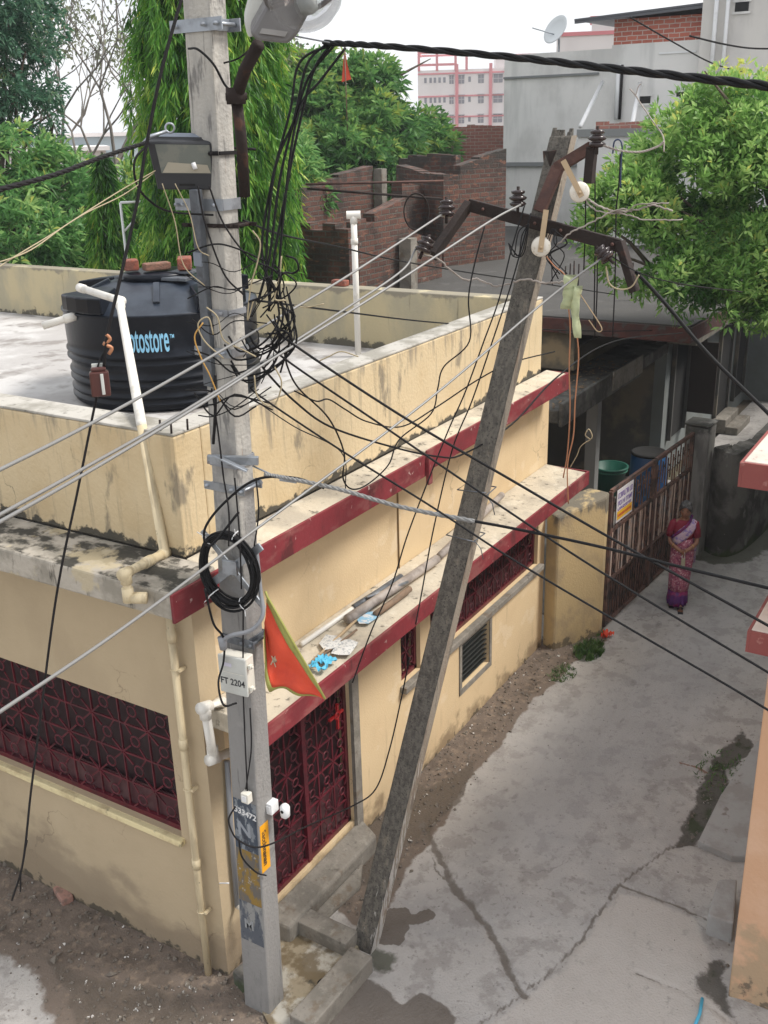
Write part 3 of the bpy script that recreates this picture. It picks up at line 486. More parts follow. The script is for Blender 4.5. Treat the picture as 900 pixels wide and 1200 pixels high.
# sills
b = MB(); b.box(HX-.05, HX+.2, WY0-.03, WY1, WZ0-.055, WZ0-.002); b.build('sill', M['sill'], house, bevel=.008)
b = MB(); b.box(A0-.03, A3+.05, HY-.07, HY-.001, AZ0-.07, AZ0-.004); tag(b.build('sill', M['conc'], house, bevel=.008), 'grey cement sill along the lane')
def grille(org, ud, W, H, nu, nv, out, parent_name, par, low=0):
    """ironwork of square cells, spokes and rings, in the plane spanned by ud and Z; 'out' points outwards"""
    org = Vector(org); ud = Vector(ud); up = Vector((0, 0, 1)); out = Vector(out); su = W/nu; sv = H/nv; t = .011
    P = lambda u, v, d=0: org+ud*u+up*v+out*d
    fr = MB()
    for a, c in ((P(0, .0), P(W, .0)), (P(0, H), P(W, H)), (P(0, 0), P(0, H)), (P(W, 0), P(W, H))): fr.bar(a, c, .035, .04)
    g = MB()
    for i in range(1, nu): g.bar(P(i*su, 0), P(i*su, H), t, t*1.4)
    for j in range(1, nv): g.bar(P(0, j*sv, .002), P(W, j*sv, .002), t, t*1.3)
    for i in range(nu):
        for j in range(nv):
            c = ((i+.5)*su, (j+.5)*sv); g.ring(P(c[0], c[1], .006), min(su, sv)*.17, .007, out, 10, 4)
            for sx in (-1, 1):
                for sy in (-1, 1):
                    a0 = (c[0]+sx*su*.5, c[1]+sy*sv*.5); a1 = (c[0]+sx*su*.2, c[1]+sy*sv*.2)
                    if (i+j+(sx > 0)+(sy > 0)) % 2 == 0: g.bar(P(*a0, .008), P(*a1, .008), .009, .012)
                    else: g.bar(P(c[0]+sx*su*.32, c[1]+sy*sv*.5, .004), P(c[0]+sx*su*.14, c[1]+sy*sv*.18, .004), .008, .010)
    f = fr.build('frame', M['grille'], par); gg = g.build('ironwork', M['grille'], par)
    bk = MB(); n = out.cross(ud)
    q = [P(.01, .01+low, -.045), P(W-.01, .01+low, -.045), P(W-.01, H-.01, -.045), P(.01, H-.01, -.045), P(.01, .01+low, -.055), P(W-.01, .01+low, -.055), P(W-.01, H-.01, -.055), P(.01, H-.01, -.055)]
    bk.add(q, [(0, 1, 2, 3), (7, 6, 5, 4), (0, 4, 5, 1), (1, 5, 6, 2), (2, 6, 7, 3), (3, 7, 4, 0)]); bk.build('backing_sheet', M['grille_back'], par)
    if low:
        lk = MB(); q = [P(.01, .01, -.02), P(W-.01, .01, -.02), P(W-.01, low, -.02), P(.01, low, -.02), P(.01, .01, -.03), P(W-.01, .01, -.03), P(W-.01, low, -.03), P(.01, low, -.03)]
        lk.add(q, [(0, 1, 2, 3), (7, 6, 5, 4), (0, 4, 5, 1), (1, 5, 6, 2), (2, 6, 7, 3), (3, 7, 4, 0)]); lk.build('kick_plate', M['grille_low'], par)
def wpart(name, label=None):
    m0 = MB(); return m0
# each window is a part: its frame mesh carries ironwork and sheets as sub-parts
def window(name, org, ud, W, H, nu, nv, out, low=0, label=None, extra=None):
    org = Vector(org); ud = Vector(ud); up = Vector((0, 0, 1)); out_ = Vector(out)
    f = MB(); P = lambda u, v, d=0: org+ud*u+up*v+out_*d
    for a, c in ((P(0, .018), P(W, .018)), (P(0, H-.018), P(W, H-.018)), (P(.018, 0), P(.018, H)), (P(W-.018, 0), P(W-.018, H))): f.bar(a, c, .034, .05)
    if extra: extra(f, P)
    o = f.build(name, M['grille'], house); WL[o.name] = WL[house.name]
    if label: o['label'] = label
    su, sv, t = W/nu, H/nv, .011; g = MB()
    for i in range(1, nu): g.bar(P(i*su, .03), P(i*su, H-.03), t, t*1.4)
    for j in range(1, nv): g.bar(P(.03, j*sv, .003), P(W-.03, j*sv, .003), t, t*1.3)
    for i in range(nu):
        for j in range(nv):
            cx, cy = (i+.5)*su, (j+.5)*sv; g.ring(P(cx, cy, .007), min(su, sv)*.17, .008, out_, 10, 4)
            for sx in (-1, 1):
                for sy in (-1, 1):
                    if (i+j+(sx > 0)+(sy > 0)) % 2 == 0: g.bar(P(cx+sx*su*.48, cy+sy*sv*.48, .009), P(cx+sx*su*.17, cy+sy*sv*.17, .009), .010, .013)
                    else:
                        g.bar(P(cx+sx*su*.30, cy+sy*sv*.48, .005), P(cx+sx*su*.12, cy+sy*sv*.2, .005), .008, .011)
    gg = g.build('ironwork', M['grille'], o)
    def sheet(v0, v1, d, mm, nm):
        q = [P(.03, v0, d), P(W-.03, v0, d), P(W-.03, v1, d), P(.03, v1, d), P(.03, v0, d-.008), P(W-.03, v0, d-.008), P(W-.03, v1, d-.008), P(.03, v1, d-.008)]
        MB().add(q, [(0, 1, 2, 3), (7, 6, 5, 4), (0, 4, 5, 1), (1, 5, 6, 2), (2, 6, 7, 3), (3, 7, 4, 0)]).build(nm, mm, o)
    sheet(.03, H-.03, -.05, M['grille_back'], 'backing_sheet')
    if low: sheet(.03, low, -.022, M['grille_low'], 'lower_panel')
    return o
window('window', (HX+.07, WY0, WZ0), (0, 1, 0), WY1-WY0, WZ1-WZ0, 9, 4, (-1, 0, 0), low=.26, label='wide maroon grille window on the street side')
window('window', (A0, HY+.06, AZ0), (1, 0, 0), A1-A0, DZ1-AZ0, 2, 4, (0, -1, 0), label='narrow maroon grille window beside the leaning pole')
window('window', (A2, HY+.06, AZ0), (1, 0, 0), A3-A2, DZ1-AZ0, 12, 4, (0, -1, 0), low=.26, label='long maroon grille window under the sunshade')
def dx(f, P):
    f.bar(P(.66, 0, .004), P(.66, 1.96, .004), .04, .05)
door = window('door', (DX0, HY+.05, DZ0), (1, 0, 0), DX1-DX0, DZ1-DZ0, 6, 8, (0, -1, 0), low=.5, extra=dx)
b = MB(); p = Vector((DX0+.98, HY-.005, DZ0+1.2)); b.bar(p, p+Vector((.2, 0, 0)), .02, .02); b.bar(p+Vector((.12, 0, -.14)), p+Vector((.12, 0, .1)), .02, .02); b.ring(p+Vector((.1, -.01, 0)), .03, .008, (0, 1, 0))
b.build('bolt', mat('bright_red_latch', (.33, .01, .012), .45), door)
# vent
b = MB(); fw = .045
b.box(VX0-.05, VX1+.05, HY-.012, HY-.001, VZ0-.06, VZ0); b.box(VX0-.05, VX0, HY-.012, HY-.001, VZ0, VZ1); b.box(VX1, VX1+.05, HY-.012, HY-.001, VZ0, VZ1); b.box(VX0-.05, VX1+.05, HY-.012, HY-.001, VZ1, VZ1+.04)
v = b.build('vent', M['conc'], house); s = MB()
for i in range(9):
    z = VZ0+.03+i*(VZ1-VZ0-.05)/8; s.bar((VX0, HY+.05, z), (VX1, HY+.05, z), .05, .012, (0, .5, 1))
s.box(VX0, VX1, HY+.09, HY+.1, VZ0, VZ1); s.build('louvre', mat('dark_louvre', (.02, .022, .02), .6), v)
# wall joint crack over the sunshade
b = MB(); b.bar((7.05, HY-.004, 2.36), (7.05, HY-.004, 3.26), .022, .008); b.build('wall_joint', mat('joint_stain', (.22, .15, .075), .9), house)
# door step
b = MB(); b.prism([(4.86, HY-.001), (4.9, 4.0), (6.2, 4.0), (6.3, HY-.001)], -.05, [.22, .19, .17, .2]); b.prism([(5.0, 3.998), (5.1, 3.93), (5.7, 3.86), (5.95, 3.998)], -.05, [.09, .06, .05, .07]); b.build('door_step', M['conc'], house, bevel=.025)
# downpipe on the street side, PVC pipes from the tank
def pipe(name, pts, r, m, par=None, n=10, joints=(), smoothing=0, jr=1.2):
    P = [Vector(p) for p in pts]
    b = MB(); b.tube(smooth_path(P, smoothing) if smoothing else P, r, n)
    for j, d in joints:
        d = Vector(d).normalized(); j = Vector(j); b.tube([j-d*r*1.5, j+d*r*1.5], r*jr, n)
    return b.build(name, m, par)
dp0 = pxx(198, 716, HX-.06); dp1 = pxx(245, 1147, HX-.06); dp1.z = 0
pts = [dp0, dp0.lerp(dp1, .33), dp0.lerp(dp1, .66), dp1]
o = pipe('downpipe', pts, .028, M['pvcc'], house, joints=[(dp0.lerp(dp1, t), (dp1-dp0)) for t in (.06, .33, .66)])
for t in (.14, .45, .8): b = MB(); q = dp0.lerp(dp1, t); b.bar(q+Vector((-.01, -.04, 0)), q+Vector((.05, -.04, 0)), .02, .02); b.ring(q, .031, .006, (0, 0, 1), 10, 4); b.build('pipe_clip', M['pvcc'], o)
# vent pipe standing on the terrace
vp0 = pz(420, 418, 3.6); vp1 = Vector((vp0.x, vp0.y, pyy(413, 252, vp0.y).z))
vpt = MB(); vpt.tube([vp0, vp1], .034, 12); vpt.tube([vp0+(vp1-vp0)*.8, vp0+(vp1-vp0)*.84], .040, 12)
v_ = thing('vent_pipe', vp0, 'tall white plastic vent pipe with a T-shaped top standing on the roof terrace', 'pipe'); vpt.build('upright', M['pvcw'], v_)
rv = Vector((.5, -.85, 0)).normalized(); b = MB(); b.tube([vp1-rv*.075, vp1+rv*.075], .042, 12, caps=False); b.tube([vp1-rv*.07, vp1+rv*.07], .030, 12); b.tube([vp1-Vector((0, 0, .09)), vp1], .040, 12); b.build('cowl', M['pvcw'], v_)

# ------------------------------------------------------------------ water tank
TC = Vector((7.37, 7.05, 3.602)); TR = .93
tank = thing('water_tank', TC, 'large round black plastic water tank with light blue lettering on the roof terrace', 'water tank')
prof = [(TR-.07, 0), (TR-.03, .03)]
for k in range(2):
    z = .05+k*.17; prof += [(TR-.04, z), (TR-.01, z+.015), (TR-.01, z+.035), (TR-.04, z+.05), (TR-.04, z+.075), (TR-.01, z+.085), (TR-.01, z+.1), (TR-.035, z+.115)]
for k in range(1):
    z = .42; prof += [(TR-.03, z), (TR, z+.015), (TR, z+.03), (TR-.03, z+.045), (TR-.03, z+.07), (TR, z+.085), (TR, z+.1), (TR-.02, z+.115)]
prof += [(TR-.015, .6), (TR-.01, .86), (TR+.005, .875), (TR, .89)]
b = MB(); b.lathe(TC, prof, 64); b.build('tank_body', M['tank'], tank)
b = MB(); b.lathe(TC, [(TR-.001, .885), (TR-.03, .895), (TR-.22, 1.0), (.45, 1.09), (.40, 1.10), (.0, 1.11)], 64); b.build('tank_top', M['tanktop'], tank)
fa = math.atan2(-TC.y, -TC.x)      # direction towards the viewer's side
for k in range(4):       # lifting blocks round the shoulder
    b = MB(); a = fa-math.radians(52)+k*math.pi/2; mx_ = Matrix.Translation(TC) @ Matrix.Rotation(a, 4, 'Z'); b.mx = mx_
    b.prism([(TR-.36, -.10), (TR-.03, -.30), (TR+.01, -.16), (TR+.02, 0), (TR+.01, .16), (TR-.03, .30), (TR-.36, .10)], .90, [1.09, 1.045, 1.045, 1.045, 1.045, 1.045, 1.09])
    b.mx = None; b.build('lifting_block', M['tank'], tank, bevel=.015)
for a in (fa-.05, fa+math.pi*.5, fa-math.pi*.5): 
    b = MB(); b.mx = Matrix.Translation(TC) @ Matrix.Rotation(a, 4, 'Z'); b.frustum((.74, 0, .935), (.05, .06), (.74, 0, .99), (.04, .05)); b.bar((.45, 0, 1.10), (.76, 0, .965), .06, .06)
    b.mx = None; b.build('rib', M['tanktop'], tank, bevel=.008)
b = MB(); b.lathe(TC+Vector((.0, .0, 1.10)), [(.33, 0), (.34, .06), (.30, .075), (.12, .085), (0, .09)], 40); b.build('lid', M['tank'], tank, bevel=0)
def ontank(px, py, r=TR): 
    d = _ray(px, py); o = O0-np.array(TC); a = d[0]**2+d[1]**2; bb = 2*(o[0]*d[0]+o[1]*d[1]); c = o[0]**2+o[1]**2-r*r
    t = (-bb-math.sqrt(max(bb*bb-4*a*c, 0)))/(2*a); return Vector(O0+d*t)
def tank_text(txt, px0, px1, py, h, m, zoff=0):
    p0 = ontank(px0, py); p1 = ontank(px1, py); a0 = math.atan2(p0.y-TC.y, p0.x-TC.x) % (2*math.pi); a1 = math.atan2(p1.y-TC.y, p1.x-TC.x) % (2*math.pi)
    z = (p0.z+p1.z)/2
    o = text_mesh(txt, 1, Matrix.Identity(4), m, 'lettering', tank, bold=.012); me = o.data
    off = WL[tank.name]; xsv = [v.co.x+off.x for v in me.vertices]; ysv = [v.co.y+off.y for v in me.vertices]; x0, x1 = min(xsv), max(xsv); y0, y1 = min(ysv), max(ysv)
    for v in me.vertices:
        u = (v.co.x+off.x-x0)/(x1-x0); q = (v.co.y+off.y-y0)/(y1-y0)-.5; dd = .004 if (v.co.z+off.z) > 0 else 0
        a = a0+(a1-a0)*u; v.co = Vector((TC.x+(TR-.010+dd)*math.cos(a), TC.y+(TR-.010+dd)*math.sin(a), z+q*h))-off
    return o
tank_text('otostore', 151, 198, 400, .20, M['sky_letter'])
tank_text('TM', 199, 204, 394, .035, M['sky_letter'])
tank_text('2001 LTRS', 80, 97, 363, .055, M['white_letter'])
# stub pipe and outlet pipe of the tank
s0 = ontank(86, 371); s1 = at(50, 382, 9.75)
o = pipe('outlet_pipe', [s0+(s0-s1)*.1, s0, s1], .035, M['pvcw'], tank, 12, joints=[(s0+(s1-s0)*.12, s1-s0)])
p0 = Vector((7.0, 6.86, 4.62)); A = at(96, 338, 9.55); B_ = at(140, 352, 8.9); C_ = pxx(166, 500, HX-.02); C_.z = min(C_.z, 4.33)
Dp = pxx(193, 648, HX-.035); E_ = pxx(147, 672, HX-.5); F_ = E_+Vector((0, 0, -.14)); Gp = F_+Vector((0.0, -.05, -.02))
tp = thing('overflow_pipe', Dp, 'white plastic pipe bending from the tank top over the parapet to the ledge', 'pipe')
pipe('upper_pipe', [A, B_, pxx(166, 498, HX+.02)], .033, M['pvcw'], tp, 12, joints=[(A, B_-A), (B_, A-B_), (B_+(C_-B_)*.05, C_-B_)])
pipe('lower_pipe', [pxx(166, 498, HX+.02), Dp, Dp], .032, M['pvcc'], tp, 12, joints=[])
pipe('lower_elbow', [Dp, Dp.lerp(E_, .5), E_, F_, F_+Vector((.03, -.06, -.02))], .03, M['pvcc'], tp, 12, joints=[(Dp, E_-Dp), (Dp.lerp(E_, .45), E_-Dp), (E_, E_-Dp), (E_+Vector((0, 0, -.02)), (0, 0, 1)), (F_, (0, 0, 1)), (F_+Vector((.03, -.06, -.02)), (.03, -.06, 0))])
# things on the tank lid
def brick(c, rz, m, label, tilt=0, s=(.22, .11, .075), name='brick', grp=None):
    b = MB(Matrix.Translation(c) @ Matrix.Rotation(rz, 4, 'Z') @ Matrix.Rotation(tilt, 4, 'X')); b.box(-s[0]/2, s[0]/2, -s[1]/2, s[1]/2, 0, s[2])
    o = b.build(name, m, bevel=.012); return tag(o, label, 'brick', grp)
lz = TC.z+1.195
brick((7.16, 7.18, lz), .9, M['brick1'], 'small broken red brick on the left of the black tank lid', s=(.15, .13, .1), grp='bricks weighing down the tank lid')
brick((7.26, 6.95, lz), -.5, M['brick2'], 'brown brick lying flat in the middle of the black tank lid', s=(.25, .12, .07), grp='bricks weighing down the tank lid')
brick((7.42, 6.74, lz+.0), .7, M['brick1'], 'large orange red brick on the right of the black tank lid', s=(.24, .13, .11), grp='bricks weighing down the tank lid')
b = MB(); b.bar((7.12, 7.33, TC.z+1.13), (7.25, 6.55, TC.z+1.13), .12, .03); b.bar((7.3, 7.2, TC.z+1.16), (7.45, 6.62, TC.z+1.175), .2, .025)
tag(b.build('tin_strip', M['steel_dk'], bevel=.004), 'dark metal strip laid across the black tank lid under the bricks', 'metal strip')
brick(pz(322, 330, 4.285)+Vector((-.08, 0, 0)), .3, M['brick1'], 'broken red brick on the rear parapet behind the white vent pipe', s=(.1, .2, .08)) if False else None
q = pz(407, 333, 4.28); brick((10.05, q.y, 4.281), 1.5, M['brick1'], 'orange brick lying on the rear parapet behind the white vent pipe', s=(.2, .1, .07))
# rebar stubs on the coping corner
for (x, y), lb in zip(((188, 497), (201, 500), (220, 496)), ('left', 'middle', 'right')):
    p = pz(x, y+8, 4.285); b = MB(); b.tube([p, p+Vector((.004, 0, .07))], .007, 6); tag(b.build('rebar_stub', M['rust']), 'rusty iron stub in the coping corner below the tank, %s one of three' % lb, 'rebar', 'iron stubs on the parapet')
for (x, y), lb in zip(((480, 392), (496, 391)), ('left', 'right')):
    p = pz(x, y+10, 4.285) if False else Vector((8.42 if lb == 'left' else 8.72, HY+.42, 3.82)); b = MB(); b.tube([p, p+Vector((.01, 0, .1))], .008, 6); tag(b.build('rebar_stub', M['rust']), 'iron stub in the small cement kerb on the terrace, %s one of the pair' % lb, 'rebar', 'iron stubs on the terrace kerb')
# litter on the sunshade: z ~2.35
SZ = 2.36
def onch(px, py, dz=0): return pz(px, py, SZ+dz)
def rod(name, a, c, r, m, label, cat, n=10, grp=None):
    b = MB(); b.tube([a, a.lerp(c, .5)+Vector((0, 0, -.004)), c], r, n); return tag(b.build(name, m), label, cat, grp)
rod('white_pipe', onch(353, 755, .02), onch(463, 678, .02), .022, M['pvcw'], 'long thin white pipe lying against the wall on the sunshade', 'pipe')
rod('grey_pipe', onch(407, 726, .045), onch(512, 655, .05), .04, M['greypipe'], 'thick dirty grey pipe with an open end lying on the sunshade', 'pipe', 14)
rod('grey_pipe', onch(515, 652, .05), onch(588, 580, .07), .034, M['greypipe'], 'grey pipe behind the leaning pole at the far end of the sunshade', 'pipe', 14)
rod('dark_pipe', onch(415, 712, .03), onch(470, 676, .03), .03, M['steel_dk'], 'dark pipe between the white and thick grey pipes on the sunshade', 'pipe')
rod('bamboo_stick', onch(440, 720, .02), onch(480, 690, .03), .028, M['wood'], 'short brown wooden stick beside the thick grey pipe', 'stick')
rod('bamboo_stick', onch(366, 775, .01), onch(432, 712, .015), .012, M['tapebeige'], 'thin pale stick lying across the newspapers on the sunshade', 'stick')
rod('bamboo_stick', onch(372, 772, .01), onch(418, 738, .012), .009, M['wood'], 'thin brown stick crossing the newspapers on the sunshade', 'stick')
rod('grey_rod', onch(430, 700, .07), onch(478, 682, .06), .013, M['galv'], 'thin metal rod with wire ends on top of the grey pipes', 'rod')
def sheetlet(c, pts, m, label, cat, name, h=.012):
    b = MB(); n = len(pts); P = [pz(x, y, c) for x, y in pts]; ctr = sum(P, Vector())/n
    top = [p+Vector((0, 0, random.uniform(0, h))) for p in P]; vs = top+[ctr+Vector((0, 0, h))]+[p-Vector((0, 0, .002)) for p in top]+[ctr]
    b.add(vs, [(i, (i+1) % n, n) for i in range(n)]+[((i+1) % n+n+1, i+n+1, 2*n+1) for i in range(n)]+[(i, i+n+1, (i+1) % n+n+1, (i+1) % n) for i in range(n)])
    return tag(b.build(name, m), label, cat)
sheetlet(SZ+.01, [(374, 755), (382, 744), (396, 745), (404, 752), (392, 760), (380, 763)], M['paper'], 'crumpled white newspaper scrap on the sunshade nearer the wall', 'paper', 'newspaper')
sheetlet(SZ+.004, [(388, 766), (396, 751), (410, 750), (420, 754), (410, 768), (398, 768)], M['paper'], 'larger folded newspaper sheet on the sunshade right of the scrap', 'paper', 'newspaper')
sheetlet(SZ+.004, [(418, 727), (424, 719), (440, 717), (445, 722), (432, 732), (421, 732)], mat('blue_print', (.25, .45, .6), .7, layers=[dict(c=(.6, .6, .6), s=20, lo=.48, hi=.55)]), 'blue and white printed packet beside the open end of the grey pipe', 'packet', 'packet')
def crumple(c, r, h, n=9, seed=0):
    random.seed(seed); b = MB(); vs = [c+Vector((r*(2*i/n-1)*(1+.3*mnoise.noise(Vector((j*.7, seed, 0)))), r*.7*(2*j/n-1)*(1+.5*mnoise.noise(Vector((i*.6, seed+3, 0)))), h*random.random()+.003)) for i in range(n+1) for j in range(n+1)]
    fs = [(i*(n+1)+j, (i+1)*(n+1)+j, (i+1)*(n+1)+j+1, i*(n+1)+j+1) for i in range(n) for j in range(n) if mnoise.noise(Vector((i*.35, j*.35, seed+.5))) > -.18]
    return b.add(vs, fs)
b = crumple(onch(378, 779), .10, .035, seed=2)
tag(b.build('plastic_scrap', M['bluecloth']), 'bright blue crumpled plastic scrap near the sunshade edge', 'plastic scrap')
# white fitting and tap by the corner
e1 = at(268, 880, 5.85); pl = [Vector(p) for p in (pyy(262, 822, HY-.12), pyy(240, 829, HY-.12), pyy(250, 889, HY-.09), pyy(268, 882, HY-.09))]
dr = thing('drain_pipe', pl[1], 'short white elbow pipe bending down beside the concrete pole under the sunshade end', 'pipe')
pipe('elbow_pipe', pl, .034, M['pvcw'], dr, 12, joints=[(pl[1]+Vector((0, 0, -.03)), (0, 0, 1)), (pl[1], pl[0]-pl[1]), (pl[2], pl[3]-pl[2]), (pl[2]+Vector((0, 0, .04)), (0, 0, 1))])
cd = [pyy(266, 892, HY-.03), pyy(270, 960, HY-.03), pyy(278, 1062, HY-.03)]
tapT = thing('water_tap', cd[2], 'grey conduit with a green handled tap on the wall corner behind the concrete pole', 'tap')
pipe('conduit', cd, .02, M['conduit'], tapT, 10); b = MB(); b.tube([cd[2], cd[2]+Vector((-.02, -.06, .02)), cd[2]+Vector((.03, -.15, -.02))], .018, 10); b.build('spout', M['pvcw'], tapT)
b = MB(); b.tube([cd[2]+Vector((.03, -.15, -.05)), cd[2]+Vector((.03, -.15, -.12))], .022, 10); b.build('handle', M['greentub'], tapT)

# ------------------------------------------------------------------ kerbs round the basin at the poles
def curb(name, pts, w, h, m, label):
    a, c = [pz(x, y, h) for x, y in pts]; h = max(h, .16); d = (c-a).normalized(); n = Vector((-d.y, d.x, 0))*w/2
    b = MB(); b.prism([tuple((a-n)[:2]), tuple((c-n)[:2]), tuple((c+n)[:2]), tuple((a+n)[:2])], -.03, h); o = b.build(name, m, bevel=.01); return tag(o, label, 'kerb')
k1 = curb('kerb', [(349, 1072), (412, 1102)], .17, .13, M['conc'], 'cement kerb running from the door step to the foot of the leaning pole')
k2 = curb('kerb', [(424, 1118), (352, 1200)], .20, .13, M['conc'], 'whitewashed cement kerb along the road side of the basin')
b = MB(); b.prism([tuple(pz(x, y, .03)[:2]) for x, y in ((322, 1215), (395, 1185), (425, 1125), (415, 1095), (350, 1060), (300, 1085), (290, 1150))], -.02, .035)
tag(b.build('basin_floor', M['basin']), 'yellow stained wet cement basin between the two poles', 'basin')
b = MB(); hq = pz(380, 1152, .04); b.lathe((hq.x, hq.y, .036), [(.0, .004), (.05, .004), (.055, 0)], 14); tag(b.build('drain_hole', M['dark']), 'small dark drain hole in the basin floor beside the road kerb', 'drain')
b = MB(); b.prism([tuple(pz(x, y, .2)[:2]) for x, y in ((270, 1128), (300, 1160), (330, 1150), (300, 1105))], -.02, .13); tag(b.build('plinth', M['darkconc'], bevel=.03), 'dark cement plinth between the house corner and the concrete pole foot', 'plinth')

brick(pz(75, 1052, .0), 1.2, M['brick1'] if False else mat('dusty_pink_brick', (.34, .19, .15), .9, layers=[dict(c=(.22, .14, .11), s=16, lo=.45, hi=.6)], bump=.6), 'dusty pink brick on the dirt under the street side wall', s=(.21, .10, .07))
# ------------------------------------------------------------------ wall stub, gate, compound
b = MB(); pl = [(10.43, 4.22), (10.36, 4.05), (11.0, 3.70), (11.12, 3.70), (11.2, 3.98), (10.9, 4.2)]
b.prism(pl, -.05, [1.76, 1.74, 1.84, 1.87, 1.86, 1.8]); tag(b.build('gate_wall', M['stub'], bevel=.03), 'short mouldy yellow wall piece joining the yellow house to the rusty gate', 'wall')
gA = Vector((11.14, 3.70, .06)); gB = Vector((14.02, 3.50, .06))
gate = thing('iron_gate', gA, 'tall double iron gate, rusted brown with faded pink strips, closed across the compound entrance', 'gate')
gd = (gB-gA).normalized(); GL = (gB-gA).length; gn = Vector((gd.y, -gd.x, 0)); GH = 1.80
GP = lambda u, v, d=0: gA+gd*u+Vector((0, 0, v))+gn*d
for s in (0, 1):
    u0 = .02+s*(GL/2); u1 = u0+GL/2-.04; f = MB()
    for v in (.03, .62, 1.28, GH): f.bar(GP(u0, v), GP(u1, v), .04, .045)
    for u in (u0, u1): f.bar(GP(u, 0), GP(u, GH), .045, .045)
    leaf = f.build('gate_leaf', M['gate'], gate); WL[leaf.name] = WL[gate.name]
    g = MB(); n = 17
    for i in range(1, n):
        u = u0+(u1-u0)*i/n; g.bar(GP(u, .03), GP(u, .62), .016, .016)
        if i % 2 == 0: g.bar(GP(u, .62), GP(u, 1.28), .014, .014)
    for i in range(1, 15):
        u = u0+(u1-u0)*i/15; g.bar(GP(u, 1.30+.1*(i % 3 == 0)), GP(u, GH-.1*(i % 2)), .016, .016)
        if i % 2: g.bar(GP(u, 1.45+.06*(i % 4)), GP(u+.09, 1.45+.06*(i % 4)), .014, .014); g.bar(GP(u, 1.62), GP(u+.09, 1.62-.03*(i % 3)), .014, .014)
    for i in range(4):
        u = u0+(u1-u0)*(i+.5)/4; pr = [(.006, 0), (.02, .05), (.008, .1), (.035, .17), (.012, .25), (.03, .33), (.008, .4), (.03, .48), (.01, .56), (.004, .64)]
        g.lathe(GP(u, .63, .0), pr, 8)
        for sg in (-1, 1):
            g.ring(GP(u+sg*.04, .80), .028, .007, gn, 8, 4); g.ring(GP(u+sg*.035, 1.08), .025, .007, gn, 8, 4)
    g.build('bars', M['gate'], leaf)
    g = MB()
    for i in range(5):
        u = u0+(u1-u0)*i/4; a = max(u-.075, u0+.02); c = min(u+.075, u1-.02)
        g.bar(GP((a+c)/2, .64, -.01), GP((a+c)/2, 1.26, -.01), c-a, .008, tuple(gn))
    for i in range(4):
        u = u0+(u1-u0)*(i+.5)/4; g.bar(GP(u-.095, .64, .012), GP(u-.095, 1.26, .012), .04, .006, tuple(gn)); g.bar(GP(u+.095, .64, .012), GP(u+.095, 1.26, .012), .04, .006, tuple(gn))
    g.build('pale_strip', M['gatepale'], leaf)
    g = MB(); g.add([GP(u0+.02, .03, -.035), GP(u1-.02, .03, -.035), GP(u1-.02, 1.28, -.035), GP(u0+.02, 1.28, -.035), GP(u0+.02, .03, -.04), GP(u1-.02, .03, -.04), GP(u1-.02, 1.28, -.04), GP(u0+.02, 1.28, -.04)], [(0, 1, 2, 3), (7, 6, 5, 4), (0, 4, 5, 1), (1, 5, 6, 2), (2, 6, 7, 3), (3, 7, 4, 0)])
    g.build('gate_sheet', mat('dark_gate_sheet', (.035, .026, .024), .8, layers=[dict(c=(.09, .055, .04), s=6, lo=.5, hi=.65, a=.7)]), leaf)
# poster tied to the gate
pw, ph = .5, .42; o0 = GP(.13, 1.36, .03)
post = thing('poster', o0, 'small white poster with purple lettering and yellow strip on the iron gate', 'poster')
mxp = frame(GP(.13+pw/2, 1.36+ph/2, .035), gd, (0, 0, 1))
b = MB(mxp); b.box(-pw/2, pw/2, -ph/2, ph/2, -.006, 0); b.build('board', mat('poster_white', (.62, .6, .62), .6), post)
b = MB(mxp); b.box(-pw/2+.02, pw/2-.02, -ph/2+.03, -ph/2+.14, .0015, .003); b.build('strip', mat('poster_yellow', (.75, .42, .02), .6), post)
text_mesh('ADMISSION', .085, mxp @ Matrix.Translation((0, .12, .002)), mat('poster_purple', (.13, .06, .30), .6), 'lettering', post, bold=.002) if False else None
PUR = mat('poster_purple', (.13, .06, .32), .6)
# only illegible strokes can be seen: short strokes of the same size
random.seed(3); b = MB(mxp)
for r_, (yy, hh) in enumerate(((.13, .07), (.03, .06), (-.045, .035))):
    x = -pw/2+.035
    while x < pw/2-.05:
        wv = random.uniform(.018, .04)
        b.box(x, x+.010, yy-hh/2, yy+hh/2, .001, .003)
        if random.random() < .7: b.box(x+.0101, x+wv, yy+hh/2-.012, yy+hh/2, .001, .003)
        if random.random() < .6: b.box(x+.0101, x+wv, yy-hh/2, yy-hh/2+.011, .001, .003)
        if random.random() < .5: b.box(x+wv-.008, x+wv, yy-hh/2+.0115, yy+hh/2-.0125, .001, .003)
        x += wv+.014
b.build('lettering', PUR, post)
b = MB(mxp); x = -pw/2+.04
while x < pw/2-.06: wv = random.uniform(.012, .03); b.box(x, x+wv, -ph/2+.065, -ph/2+.10, .0035, .0045); x += wv+.012
b.build('small_lettering', mat('poster_red', (.5, .05, .03), .6), post)
